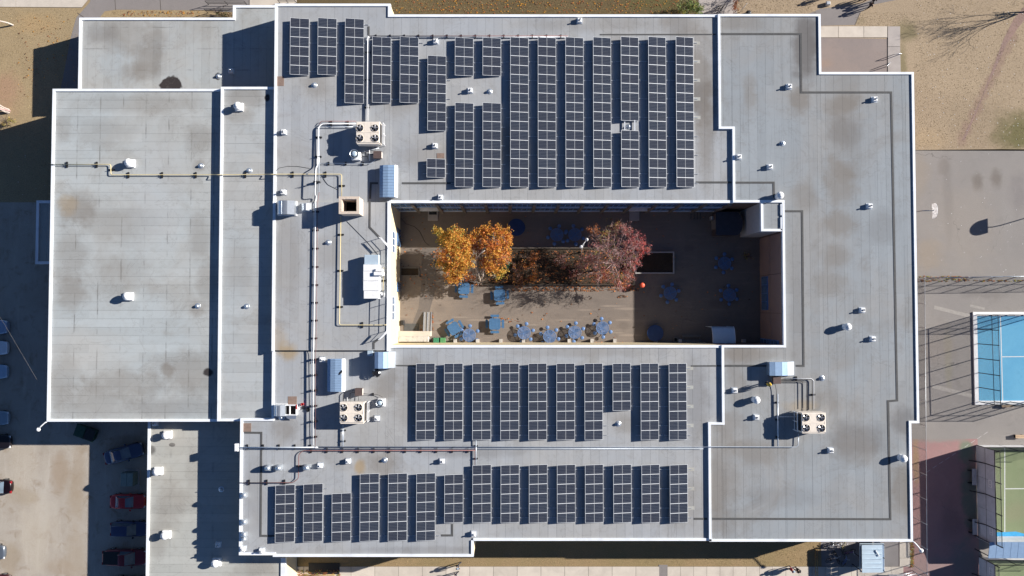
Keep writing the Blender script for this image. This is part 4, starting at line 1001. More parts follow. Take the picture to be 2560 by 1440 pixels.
# ------------------------------------------------------------------ pipes and cables on the roofs
sup_me = {}
def support_mesh(horizontal, w=.34, h=.12):
    key = (horizontal, w, h)
    if key not in sup_me:
        k = MB()
        if horizontal: k.box(-.09,.09,-w,w,0,h); k.box(-.03,.03,-w*.5,-w*.42,h,h+.2); k.box(-.03,.03,w*.42,w*.5,h,h+.2); k.box(-.035,.035,-w*.5,w*.5,h+.08,h+.11)
        else: k.box(-w,w,-.09,.09,0,h); k.box(-w*.5,-w*.42,-.03,.03,h,h+.2); k.box(w*.42,w*.5,-.03,.03,h,h+.2); k.box(-w*.5,w*.5,-.035,.035,h+.08,h+.11)
        sup_me[key] = k.mesh('support', M['black'])
    return sup_me[key]
def pipe_run(lab, runs_, cat='pipe', group=None, step=None, sup_w=.34, name='pipe_run', zs=None):
    """runs_: list of (material, radius, [(px, py, z), ...]); supports follow the first run"""
    first = [P(a, b, z) for a, b, z in runs_[0][2]]
    c = sum(first, Vector())/len(first); zb = min(p.z for p in first)-.12
    r = thing(name, lab, cat, (c.x, c.y, zb), 0, group)
    for m, rad, pts in runs_:
        q = [P(a, b, z) for a, b, z in pts]
        k = MB()
        # rounded elbows
        path = [q[0]]
        for i in range(1, len(q)-1):
            d1, d2 = (q[i]-q[i-1]), (q[i+1]-q[i]); e = min(.22, d1.length*.4, d2.length*.4)
            if d1.normalized().dot(d2.normalized()) > .98: path.append(q[i]); continue
            a_, b_ = q[i]-d1.normalized()*e, q[i]+d2.normalized()*e
            for t_ in (0, .33, .66, 1): path.append(a_*(1-t_)**2+q[i]*2*t_*(1-t_)+b_*t_**2)
        path.append(q[-1])
        k.tube(path, rad, 8); k.build('pipe', M[m], r)
    if step:
        for si, (a_, b_) in enumerate(zip(first, first[1:])):
            L = (b_-a_); n = int(L.length/step)
            if L.length < .8 or abs(L.z) > .5*L.length: continue
            n = max(1, n); horiz = abs(L.x) > abs(L.y)
            for i in range(n):
                p = a_+L*((i+.5)/n); base = zs[si] if zs is not None else p.z-.235
                inst('pipe_support', support_mesh(horiz, sup_w), r, (p.x-c.x, p.y-c.y, base+.003-zb), (0, 0, 0), (1, 1, (p.z-base)/.235))
    return r
g, s_, m, c_, e = ZG+.24, ZS+.24, ZM+.24, ZC+.24, ZE+.24
pipe_run('yellow gas pipe crossing the gym and strip roofs to the chimney', [('yellowpipe', .05, [(128,411,g),(277,411,g),(277,437,g),(530,437,g),(544,437,ZS+.3),(560,437,s_),(664,436,s_),(676,436,ZM+.3),(690,435.5,m),(854,435.5,m),(854,492,m)])], step=3.0, group='yellow gas pipes')
pipe_run('yellow gas pipe running down the central roof and turning to the courtyard edge', [('yellowpipe', .05, [(852,541,c_),(848.5,812.5,c_),(962,812.5,c_),(971,811,c_)])], step=3.4, group='yellow gas pipes')
pipe_run('short yellow gas pipe beside the white air handler', [('yellowpipe', .05, [(960,668,c_),(957.5,735,c_)])], step=1.9, group='yellow gas pipes', sup_w=.24)
# the main vertical run of white pipes
pipe_run('thick white pipe run from the upper left cooling unit to the long south run',
  [('white', .06, [(890,309,m),(806,309,m),(796,318,m+.08),(794,415,m+.08),(789.5,420,m+.6),(787.5,486,m+.6),(791,492,m+.05),(789.5,500,m+.05),(788.5,506,c_),(787,690,c_),(784,868,c_),(783,880,m+.25),(782.5,1113,m+.25)]),
   ('redpipe', .035, [(890,303,m),(803,303,m),(797,312,m)]),
   ('redpipe', .024, [(798,480,m),(795,500,m),(794,508,c_),(790,870,c_),(789,882,m+.2),(788.5,1120,m+.1)]),
   ('greypipe', .045, [(797.5,318,m),(797.5,480,m)]), ('greypipe', .05, [(785.5,510,c_-.05),(783.5,690,c_-.05),(780.5,866,c_-.05),(779,884,m+.2),(778.5,1113,m+.2)]),
   ('greypipe', .045, [(890,317,m),(799,317,m)])], step=1.75, sup_w=.36, zs=[ZM]*8+[ZC]*3+[ZM]*3)
pipe_run('thin white twin pipe climbing between two solar arrays to the dark red pipe',
  [('white', .06, [(917,302,m),(919,96,m),(921,91,m)]), ('white', .045, [(921,302,m),(922.5,92,m)])], step=2.4, sup_w=.3)
pipe_run('dark red pipe along the top of the upper solar field', [('redpipe', .045, [(921,90,m),(1420,90,m)]), ('greypipe', .035, [(926,92.5,m-.05),(1420,92.5,m-.05)])], step=1.6, sup_w=.22, group='dark red pipes')
pipe_run('dark red pipe stepping down from the long run to the left parapet', [('redpipe', .045, [(599,1207,m),(732,1206.5,m),(746,1196,m),(747,1136,m),(757,1126.5,m),(1189,1126,m)])], step=1.7, sup_w=.3, group='dark red pipes')
pipe_run('long grey twin pipe run crossing the south roofs to the right cooling unit',
  [('greypipe', .07, [(597,1118.5,m),(795,1118.5,m)]), ('greypipe', .042, [(795,1117,m),(1560,1118,m),(1758,1118,m),(1776,1117,e+.1),(1796,1117,e),(1990,1117.5,e),(1995.5,1113,e),(1996.5,1084,e)]),
   ('greypipe', .035, [(597,1122.5,m-.05),(1758,1122,m-.05)])], step=1.6, sup_w=.3)
pipe_run('short twin pipe dropping from the lower left cooling unit to the long run', [('greypipe', .05, [(859,1063,m),(858,1117,m)]), ('greypipe', .04, [(856,1063,m),(855,1117,m)])], step=1.2, sup_w=.22)
pipe_run('pale pipe dropping from the upper array row to the southernmost row', [('greypipe', .05, [(1190,1100,m),(1190,1163,m)]), ('redpipe', .025, [(1187,1120,m),(1187,1163,m)])], step=1.0, sup_w=.2)
pipe_run('pale pipe along the left of the right hand cooling unit down to the long run', [('greypipe', .075, [(1944,985,e),(1945,1115,e)]), ('darkpipe', .03, [(1936,955,e),(1941,975,e),(1942,1040,e)]), ('white', .03, [(1948,1042,e),(1990,1042,e)])], step=1.75, sup_w=.2)
pipe_run('group of thin dark pipes looping from the brown box to the right hand cooling unit',
  [('white', .035, [(1955,946.5,e),(2029,946.5,e),(2034.5,952,e),(2034.5,1022,e)]), ('darkpipe', .035, [(1953,949,e),(2030,949,e),(2031,952,e),(2031,1024,e)]), ('darkpipe', .035, [(1953,952.5,e),(2007,952.5,e),(2007.5,1020,e)]),
   ('darkpipe', .035, [(1953,955,e),(2003,955,e),(2018,955,e),(2018,1026,e)])], step=1.7, sup_w=.24)
pipe_run('thin grey pipe running from the vertical pipes to below the exhaust fan', [('greypipe', .035, [(799,408,m),(928,409,m),(933,404,m),(941,397,m)])], step=1.6, sup_w=.2)
pipe_run('thin pipes between the lower left cooling unit and its brown box', [('darkpipe', .035, [(858,1004,m),(858,985,m),(868,978,m),(888,977,m)]), ('white', .03, [(868,1004,m),(868,993,m)]), ('darkpipe', .03, [(896,1003,m),(897,991,m)]), ('darkpipe', .03, [(875,1003,m),(875,982,m),(888,981,m)])])
pipe_run('thin pipes between the upper left cooling unit and its brown box', [('white', .05, [(924,402,m),(923.5,374,m)]), ('darkpipe', .035, [(905,390,m),(905,380,m),(934,380,m)]), ('darkpipe', .03, [(905,391,m),(920,391,m),(920,398,m)]), ('darkpipe', .03, [(914,375,m),(914,386,m),(934,386,m)]), ('greypipe', .035, [(906,380,m),(948,370,m)])])
pipe_run('thin cable tube from the brown box to the small open topped fan', [('darkpipe', .025, [(907,983,m),(918,985,m),(946,987,m),(956,993,m)])], step=1.5, sup_w=.14)
k = MB(); a = P(593,1119,m); k.cbox(a.x-.3, a.x+.12, a.y-.42, a.y+.42, ZM-.3, ZM+.35, .06)
tag(k.build('pipe_box', M['white']), 'white box hung outside the left parapet at the end of the long pipe run', 'box')
# a loose black cable across the roof
pts = [(686,431),(698,420),(720,415.5),(745,416),(775,421)]
k = MB(); k.tube([P(a_, b_, ZM+.03) for a_, b_ in pts], .02, 5); tag(k.build('loose_cable', M['black']), 'thin black cable curving above the yellow pipe left of the white pipe run', 'cable')
pts = [(805,440),(812,452),(820,462),(846,475)]
k = MB(); k.tube([P(a_, b_, ZM+.03) for a_, b_ in pts], .02, 5); tag(k.build('loose_cable', M['black']), 'thin black cable sagging below the yellow pipe right of the white pipe run', 'cable')
k = MB(); k.tube([P(867,553,ZC+.03),P(920,607,ZC+.03),P(948,640,ZC+.03)], .018, 5); tag(k.build('loose_cable', M['black']), 'straight thin black cable from the chimney to the white air handler', 'cable')
# flat dark cable strips
def cable(lab, paths, w=.23):
    k = MB()
    for pts, z in paths:
        q = [P(a_, b_, z+.012) for a_, b_ in pts]; k.ribbon(q, w/2, w/2, z-.002, z+.028)
    return tag(k.build('cable_strip', M['cable']), lab, 'cable strip', 'dark cable strips on the roofs')
cable('long dark cable strip looping round the right hand roof', [([(1801,85),(2002,85),(2003,231),(2228,231),(2243,1001),(2220,1003),(2226,1298),(1781,1297)], ZE)])
cable('dark cable strip on the left of the parapet along the top of the solar field', [([(1500,86.5),(1789,86)], ZM)], .14)
cable('dark cable strip right of the southernmost solar row', [([(1735,1297),(1768,1297)], ZM)])
cable('dark cable strip between the ribbed hood and the two panel array', [([(1005,458),(1134,458)], ZM)])
cable('dark cable strip bent in the shade of the long ribbed hood', [([(945,458),(927,458),(925,497)], ZM)])
cable('dark cable strip from the rightmost long array to the stepped parapet', [([(1740,456),(1829,456)], ZM)])
cable('dark cable strip ending at the round vent by the courtyard corner', [([(1838,456.5),(1934,456.5),(1935,494)], ZE)])
cable('dark cable strip framing the courtyard tower and running down to the duct hood', [([(1960,528),(2005.5,528),(2009,914.5),(1990,914.5)], ZE)])
cable('dark cable strip from the parapet to the duct hood on the right roof', [([(1812,914.5),(1924,914.5)], ZE)])
cable('dark cable strip right of the row south of the courtyard', [([(1728,915),(1803,914.5)], ZM)], .16)
cable('dark cable strip between the lower courtyard hood and the first array of its row', [([(985,914),(1040,914)], ZM)], .16)
cable('dark cable strip running down the lower left roof from the square mat', [([(611,1081.5),(653.5,1082),(651.5,1339.5),(687,1340)], ZM)])
cable('short dark cable strip bent below the five panel array', [([(1103,1338.5),(1130.5,1338.5),(1130.5,1310)], ZM)])
cable('short dark cable strip at the top of the thin white pipes', [([(921.5,66),(921.5,88)], ZM)])
cable('dark cable strip down the central roof to the guard rail', [([(924.5,503),(924,568),(949,594)], ZC)])
cable('dark cable strip from the guard rail to the central roof step', [([(947,847),(934,857),(934,873)], ZC)])
k = MB(); q = [P(682,876,ZM+.02),P(969,875.5,ZM+.02)]; k.ribbon(q, .09, .09, ZM, ZM+.03); tag(k.build('step_shadow_strip', M['cable']), 'long dark painted shadow line along the foot of the central roof step', 'flashing')  # dark strip added in place of the shadow line under the roof step
# guard rail round the courtyard edge of the central roof
r = thing('guard_rail', 'white guard rail along the courtyard edge of the central roof', 'railing', P(972,720,ZC))
def rail_bits(pts, z, h, mat='white', mid=True, rad=.035, parent=None, step=1.7, post='post', name='rail'):
    q = [P(a_, b_, z) for a_, b_ in pts]
    for a_, b_ in zip(q, q[1:]):
        L = b_-a_; n = max(1, round(L.length/step))
        for i in range(n+1):
            p = a_+L*i/n; k = MB(); k.tube([p, p+Vector((0,0,h))], rad, 5); k.build(post, M[mat], parent)
    for zz in ([h, h*.5] if mid else [h]):
        k = MB(); k.tube([p+Vector((0,0,zz)) for p in q], rad*.9, 5); k.build(name, M[mat], parent)
rail_bits([(951,595),(974.5,620),(970.5,826),(949,848)], ZC, 1.05, parent=r)
for (a_, b_) in (((951,594),(973,616)),((970,828),(949,848))):
    k = MB(); k.ribbon([P(*a_, ZC+1.1), P(*b_, ZC+1.1)], .08, .08, ZC+1.02, ZC+1.08); k.build('gate_bar', M['white'], r)
# ------------------------------------------------------------------ wall lamps on arms at the building corners
def arm_lamp(lab, pts, z):
    q = [P(a_, b_, z) for a_, b_ in pts]
    r = thing('wall_lamp', lab, 'lamp', q[0], 0, 'curved arm lamps at the building corners')
    k = MB(); k.tube(q, .07, 8); k.build('arm', M['white'], r)
    d = (q[-1]-q[-2]).normalized(); k = MB(); c = q[-1]
    k.lathe((c.x, c.y, c.z-.12), [(.1,0),(.24,.02),(.24,.1),(.15,.2),(.05,.24)], 12); k.build('lamp_head', M['white'], r)
arm_lamp('white curved arm lamp at the lower left corner of the gym', [(119,1053),(112,1057),(103,1065),(95,1074)], ZG)
arm_lamp('white curved arm lamp at the lower right corner of the building', [(2281,1353),(2287,1357),(2296,1367),(2304,1377)], ZE)
# small stuff on parapets
# ------------------------------------------------------------------ people
def person(x, y, lab, top, legs, hair, rz=0.0, stride=.25, z=0.0, skin=(.45,.3,.22), arms='walk', h=1.72, extra=None):
    c = P(x, y, z); r = thing('person', lab, 'person', c, rz)
    s = h/1.72
    # one continuous body grown with the skin modifier along a skeleton
    J = {'pel':(0,0,.93),'sp':(0.02,0,1.15),'ch':(.03,0,1.35),'nk':(.03,0,1.50),'hd':(.05,0,1.62),
         'hl':(0,.09,.90),'kl':(stride*.5+.03,.10,.50),'al':(stride*.55-.05,.10,.09),'tl':(stride*.55+.10,.11,.05),
         'hr':(0,-.09,.90),'kr':(-stride*.25+.04,-.10,.50),'ar':(-stride*.75,-.10,.10),'tr':(-stride*.75+.13,-.11,.05),
         'sl':(.02,.19,1.40),'el':(-.10,.26,1.14),'wl':(.02,.27,.92),'fl':(.06,.26,.83),
         'sr':(.02,-.19,1.40),'er':(.04,-.27,1.13),'wr':(.20,-.25,.96),'fr':(.25,-.23,.89)}
    if arms == 'out':
        J.update({'el':(.08,.33,1.18),'wl':(.26,.30,1.10),'fl':(.34,.26,1.08),'er':(.06,-.34,1.18),'wr':(.24,-.32,1.08),'fr':(.32,-.29,1.05)})
    R = {'pel':.15,'sp':.14,'ch':.17,'nk':.07,'hd':.10,'hl':.10,'kl':.07,'al':.05,'tl':.045,'hr':.10,'kr':.07,'ar':.05,'tr':.045,'sl':.085,'el':.055,'wl':.042,'fl':.035,'sr':.085,'er':.055,'wr':.042,'fr':.035}
    Ed = [('pel','sp'),('sp','ch'),('ch','nk'),('nk','hd'),('pel','hl'),('hl','kl'),('kl','al'),('al','tl'),('pel','hr'),('hr','kr'),('kr','ar'),('ar','tr'),('ch','sl'),('sl','el'),('el','wl'),('wl','fl'),('ch','sr'),('sr','er'),('er','wr'),('wr','fr')]
    names = list(J); me = bpy.data.meshes.new('body')
    me.from_pydata([Vector(J[n])*s for n in names], [(names.index(a_), names.index(b_)) for a_, b_ in Ed], [])
    o = bpy.data.objects.new('body', me); COL.objects.link(o)
    md = o.modifiers.new('skin', 'SKIN'); md.use_smooth_shade = True
    sv = me.skin_vertices[0].data if me.skin_vertices else None
    if sv is None:
        bm = bmesh.new(); bm.from_mesh(me); bm.verts.layers.skin.verify(); bm.to_mesh(me); bm.free(); sv = me.skin_vertices[0].data
    for i, n in enumerate(names): sv[i].radius = (R[n]*s, R[n]*s); sv[i].use_root = (n == 'pel')
    o.modifiers.new('sub', 'SUBSURF').levels = 1; o.modifiers[-1].render_levels = 1
    dg = bpy.context.evaluated_depsgraph_get(); ev = o.evaluated_get(dg); m2 = bpy.data.meshes.new_from_object(ev)
    o.modifiers.clear(); o.data = m2; bpy.data.meshes.remove(me)
    mats = [mk('clothes_top', top, .8, obj=True), mk('clothes_legs', legs, .8, obj=True), mk('skin_tone', skin, .55, obj=True), mk('shoes', (.03,.03,.03), .5, obj=True)]
    m2.materials.clear()
    for q in mats: m2.materials.append(q)
    for p in m2.polygons:
        cc = p.center/s; mi = 0
        if cc.z > 1.47: mi = 2
        elif cc.z < .10: mi = 3
        elif cc.z < .93 and abs(cc.y) < .205: mi = 1
        elif cc.z < .98 and abs(cc.y) >= .205: mi = 2
        p.material_index = mi; p.use_smooth = True
    o.parent = r; ORG[o] = ORG[r]
    hm = mk('hair', hair, .7, obj=True)
    k = MB(); k.lathe((.045*s,0,1.56*s), [(.06*s,.0),(.115*s,.03*s),(.122*s,.09*s),(.10*s,.15*s),(.05*s,.175*s)], 12); k.build('hair', hm, r, True)
    k = MB()
    for sy in (-1, 1):
        k.lathe((.148*s, sy*.036*s, 1.605*s), [(.008,0),(.014,.008),(.006,.016)], 6)
        k.box(.02*s,.06*s, sy*.118*s-.012, sy*.118*s+.012, 1.57*s, 1.63*s)
    k.add([(.15*s,-.015,1.595*s),(.15*s,.015,1.595*s),(.175*s,0,1.575*s),(.15*s,0,1.56*s)],[(0,1,2),(0,2,3),(1,3,2)])
    k.build('face_features', hm, r, True)
    for sy, wn_, fn in ((1,'wl','fl'),(-1,'wr','fr')):     # fingers
        b0 = Vector(J[fn])*s; d = (Vector(J[fn])-Vector(J[wn_])).normalized(); sd = Vector((0,1,0)).cross(d).normalized()
        k = MB()
        for i, ln in enumerate((.075,.085,.08,.06)):
            o_ = sd*(i-1.5)*.02; k.tube([b0+o_*.8-d*.01, b0+o_+d*ln*.55, b0+o_+d*ln+Vector((0,-sy*.02,0))], .009, 5)
        k.tube([b0-d*.03+sd*.03, b0+sd*.055+d*.01, b0+sd*.06+d*.04], .010, 5); k.build('hand', mats[2], r, True)
    if extra == 'backpack':
        k = MB(); k.cbox(-.30*s,-.12*s,-.15*s,.15*s,1.05*s,1.46*s,.05); k.build('backpack', mk('backpack_cloth', (.02,.02,.03), .7, obj=True), r, True)
    if extra == 'vest':
        k = MB(); k.lathe((.03*s,0,.98*s), [(.19,0),(.215,.2),(.225,.36),(.20,.44),(.10,.50)], 14); k.build('safety_vest', M['vest'], r, True)
        k = MB(); k.lathe((.045*s,0,1.63*s), [(.15,0),(.135,.02),(.125,.08),(.08,.12),(.02,.14)], 14); k.build('hard_hat', M['vest'], r, True)
    if extra == 'cap':
        k = MB(); k.lathe((.045*s,0,1.64*s), [(.128,0),(.125,.05),(.09,.10),(.03,.12)], 12); k.box(.10*s,.25*s,-.08,.08,1.645*s,1.66*s); k.build('cap', mk('cap_cloth', (.25,.33,.42), .7, obj=True), r, True)
    return r
M['vest'] = mk('yellow_safety_cloth', (.65,.42,.04), .6, obj=True, var=.25, scale=6)
person(1912,958,'roof worker in a yellow and black vest standing beside a brown box', (.05,.05,.05), (.03,.03,.035), (.05,.04,.03), radians(15), .12, ZE, extra='vest')
person(1147,1409,'person with a pale blue cap walking on the pavement below the south wall', (.035,.04,.06), (.03,.035,.055), (.06,.04,.03), radians(200), .55, extra='cap')
person(1142,1431,'person in dark clothes at the bottom picture edge beside the blue capped walker', (.04,.045,.07), (.02,.02,.03), (.02,.015,.012), radians(190), .4)
person(1970,1417,'person in a red jacket on the pavement left of the bike shelter', (.45,.03,.05), (.02,.02,.03), (.03,.02,.02), radians(10), .3, extra='cap')
person(1985,1418,'person in black with a backpack next to the red jacket on the pavement', (.02,.02,.025), (.03,.03,.035), (.02,.015,.01), radians(170), .3, extra='backpack')
person(2166,22,'person in dark clothes nearest to the slab walk on the upper side path', (.03,.03,.04), (.02,.02,.03), (.02,.015,.01), radians(20), .45)
person(2176,8,'person in black with a backpack on the upper side path by the grass edge', (.03,.028,.03), (.03,.03,.04), (.05,.03,.02), radians(30), .4, extra='backpack')
person(2149,0,'person in dark blue in the middle of the group on the side path', (.03,.035,.07), (.02,.02,.03), (.02,.015,.01), radians(15), .4)
person(2160,2,'person in grey at the top picture edge close to the backpack wearer', (.08,.08,.09), (.02,.02,.03), (.03,.02,.015), radians(25), .4)
person(2063,-6,'person beyond the top picture edge whose long shadow falls on the dry grass', (.05,.05,.06), (.02,.02,.03), (.02,.015,.01), radians(10), .4)
# ------------------------------------------------------------------ vehicles
M['tyre'] = mk('tyre_rubber', (.02,.02,.02), .8, obj=True)
M['rim'] = mk('wheel_rim', (.35,.36,.38), .3, .7, obj=True)
M['carglass'] = mk('car_glass', (.12,.16,.20), .09, 0, .8, .2, 1, obj=True)  # glass colour lightened to carry the reflected sky
M['lamp_red'] = mk('tail_lamp_red', (.22,.01,.015), .25, 0, .5, obj=True)
M['lamp_white'] = mk('head_lamp_clear', (.75,.77,.8), .15, .2, .6, obj=True)
def car(x, y, lab, col, rz=0.0, kind='sedan', L=4.5, W=1.80, H=1.45, metal=.35, front_x=None):
    """front points to local +x"""
    c = P(x, y, 0); r = thing('parked_car' if kind != 'pickup' else 'pickup_truck', lab, 'pickup truck' if kind == 'pickup' else 'car', c, rz, 'vehicles parked round the gravel lot')
    pm = mk('car_paint', col, .28, metal, .5, .04, 2, obj=True, coat=.7)
    hl, hw = L/2, W/2
    def outline(k, t=.0, inset=0.0):
        pts = []
        for i in range(24):
            a_ = 2*pi*i/24; ca, sa = cos(a_), sin(a_); e_ = .38
            pts.append(((hl-inset)*(abs(ca)**e_)*(1 if ca > 0 else -1), (hw-inset)*(abs(sa)**e_)*(1 if sa > 0 else -1)*(1-.06*abs(ca)**6)))
        return pts
    def loft(levels, mat, name, top=True):
        k = MB(); n = len(levels[0][0]); vs = []
        for pts, z in levels:
            for i, p in enumerate(pts): vs.append((p[0], p[1], z(p) if callable(z) else z))
        fs = []
        for j in range(len(levels)-1):
            for i in range(n): fs.append((j*n+i, j*n+(i+1)%n, (j+1)*n+(i+1)%n, (j+1)*n+i))
        if top: fs.append(tuple((len(levels)-1)*n+i for i in range(n)))
        k.add(vs, fs, 0, True); return k.build(name, mat, r, True)
    zb = .62 if kind != 'pickup' else .80
    belt = zb+.28
    hoodz = lambda p: belt-(.13*max(0, (p[0]-hl*.25)/hl))*1.2-(.06*max(0, (-p[0]-hl*.55)/hl))
    body = loft([(outline(0, 0, .06), .22), (outline(0), .38), (outline(0, 0, .0), zb), (outline(0, 0, .05), lambda p: hoodz(p)-.05), (outline(0, 0, .16), hoodz)], pm, 'body')
    # greenhouse
    if kind == 'sedan': xr0, xf0, xr1, xf1 = -hl*.66, hl*.36, -hl*.36, hl*.02
    elif kind == 'pickup': xr0, xf0, xr1, xf1 = -hl*.16, hl*.50, -hl*.10, hl*.20
    else: xr0, xf0, xr1, xf1 = -hl*.90, hl*.42, -hl*.74, hl*.10
    hb, ht = hw-.14, hw-.34
    zt = H if kind != 'pickup' else H+.25
    k = MB()
    k.add([(xr0,-hb,belt-.03),(xf0,-hb*.93,belt-.06),(xf0,hb*.93,belt-.06),(xr0,hb,belt-.03),(xr1,-ht,zt-.05),(xf1,-ht,zt-.05),(xf1,ht,zt-.05),(xr1,ht,zt-.05)],
          [(0,1,5,4),(1,2,6,5),(2,3,7,6),(3,0,4,7)]); k.build('cabin_glass', M['carglass'], r, True)
    k = MB(); n = 8; vs = []
    for i in range(n+1):
        xx = xr1+(xf1-xr1)*i/n; dz = -.05*(2*i/n-1)**4
        for q in (-1, -.7, 0, .7, 1): vs.append((xx+(.0), q*(ht+.01), zt+dz-.05*abs(q)**3+.0))
    fs = [(5*i+j, 5*(i+1)+j, 5*(i+1)+j+1, 5*i+j+1) for i in range(n) for j in range(4)]
    k.add(vs, fs, 0, True); k.build('roof', pm, r, True)
    for sg in (-1, 1):
        k = MB()
        k.tube([(xf0, sg*hb*.93, belt-.04), (xf1, sg*ht, zt-.05)], .035, 5); k.tube([(xr0, sg*hb, belt-.03), (xr1, sg*ht, zt-.05)], .045, 5)
        k.tube([(xr1, sg*(ht+.01), zt-.06), (xf1, sg*(ht+.01), zt-.06)], .03, 5)
        k.build('window_pillar', pm, r, True)
    if kind == 'pickup':
        k = MB(); k.box(-hl*.93, -hl*.2, -hw+.2, hw-.2, zb-.1, belt+.015); k.build('cargo_bed', M['black'], r, True)
    for sx in (-.62, .60):
        for sg in (-1, 1):
            k = MB(); k.tube([(sx*hl, sg*(hw-.20), .33), (sx*hl, sg*(hw+.005), .33)], .33, 16); w_ = k.build('wheel', M['tyre'], r, True)
            k = MB(); k.tube([(sx*hl, sg*(hw-.02), .33), (sx*hl, sg*(hw+.012), .33)], .21, 12); k.build('rim', M['rim'], w_, True)
    for sg in (-1, 1):
        k = MB(); k.cbox(xf0-.42, xf0-.25, sg*(hw+.02)-(.02 if sg > 0 else .17), sg*(hw+.02)+(.17 if sg > 0 else .02), belt-.02, belt+.13, .03); k.build('wing_mirror', pm if kind != 'van' else M['black'], r, True)
        k = MB(); k.cbox(hl-.36, hl-.05, sg*(hw-.32)-.16, sg*(hw-.32)+.16, zb-.02, zb+.085, .03); k.build('headlight', M['lamp_white'], r, True)
        k = MB(); k.cbox(-hl+.0, -hl+.2, sg*(hw-.30)-.15, sg*(hw-.30)+.15, zb+.02, zb+.23, .03); k.build('tail_light', M['lamp_red'], r, True)
    return r
car(317,1131,'dark blue sedan parked at a slant in the shade near the gym', (.055,.08,.16), radians(15.5), L=4.85)
car(327,1250,'red sedan in the shade, nosed against the low south west wing', (.48,.02,.025), 0, L=4.3)
car(330,1318,'dark blue van below the red sedan in the shade', (.04,.055,.13), 0, 'van', 4.5, 1.85, 1.7)
car(321,1388,'dark maroon pickup truck with a black bed in the shade', (.17,.012,.022), 0, 'pickup', 5.4, 1.95, 1.7)
car(335,1455,'black car cut off by the bottom picture edge beside the wing', (.012,.012,.015), 0, L=4.6)
car(-16,817,'grey pickup truck at the left picture edge, highest in the row', (.34,.44,.58), 0, 'pickup', 4.6, 1.8, 1.6)
car(-18,869,'silver white sedan at the left picture edge below the pickup truck', (.82,.86,.9), 0, L=4.7)
car(-19,928,'light blue car at the left picture edge, third from the top', (.42,.56,.70), 0, 'van', 4.7, 1.8, 1.55)
car(-15,1043,'grey blue hatchback at the left picture edge level with the gym corner', (.32,.40,.46), 0, 'van', 4.6, 1.8, 1.5)
car(-14,1102,'black car at the left picture edge straddling the shadow line', (.012,.010,.014), 0, L=5.0)
car(-11,1214,'very dark red car at the left picture edge in full sun', (.010,.004,.005), pi, L=5.0)
car(-25,1377,'steel grey car at the left picture edge low in the lot', (.10,.12,.15), 0, L=4.6)
car(-12,1450,'dark wine coloured car at the lower left picture corner', (.06,.01,.014), 0, L=4.8)
# dumpster and transformer
c = P(223,1079,0); r = thing('dumpster', 'dark green rubbish dumpster in the gym shade', 'dumpster', c, radians(-20)); r.scale = (.92,.92,.7)
M['dgreen'] = mk('dark_green_steel', (.025,.07,.045), .5, .1, .4, .15, 3, obj=True)
k = MB(); k.add([(-1.25,-.65,.1),(1.25,-.65,.1),(1.25,.65,.1),(-1.25,.65,.1),(-1.35,-.8,1.25),(1.35,-.8,1.25),(1.35,.8,1.25),(-1.35,.8,1.25)], [(0,1,5,4),(1,2,6,5),(2,3,7,6),(3,0,4,7),(0,3,2,1)]); k.build('bin_body', M['dgreen'], r, True)
MB().ribbon([(-1.38,-.83),(1.38,-.83),(1.38,.83),(-1.38,.83)], .1, 0, 1.2, 1.3, closed=True).build('rim', M['dgreen'], r, True)
for sg in (-1, 1): MB().cbox(sg*.66-.62, sg*.66+.62, -.75, .75, 1.28, 1.36, .03).build('lid', M['dgreen'] if sg < 0 else M['black'], r, True)
for sg in (-1, 1): MB().box(sg*1.42-.06, sg*1.42+.06, -.3, .3, .7, .85).build('lifting_pocket', M['dgreen'], r, True)
c = P(331,1193,0); r = thing('transformer_box', 'pale grey green electrical transformer box in the shade between two cars', 'electrical box', c)
M['tgreen'] = mk('grey_green_steel', (.20,.25,.23), .5, .1, .4, .08, 3, obj=True)
MB().box(-.95,.95,-1.0,1.0,0,.15).build('plinth', M['concrete2'], r, True)
MB().cbox(-.75,-.008,-.8,.8,.15,1.3,.04).build('cabinet_half', M['tgreen'], r, True); MB().cbox(.008,.75,-.8,.8,.15,1.3,.04).build('cabinet_half', M['tgreen'], r, True)
# overhead service cable over the lot
k = MB(); k.tube([P(-60,700,6.6),P(12,812,6.0),P(91,947,5.6),P(118,1000,6.0)], .008, 5)
tag(k.build('overhead_cable', M['timber']), 'thin pale overhead cable slanting across the shaded car park', 'cable')
# ------------------------------------------------------------------ courtyard furniture
M['tblue'] = mk('blue_coated_steel', (.115,.205,.40), .5, .1, .4, .1, 3, obj=True)
M['sblue'] = mk('blue_plastic_top', (.06,.145,.275), .45, 0, .4, .12, 3, obj=True)
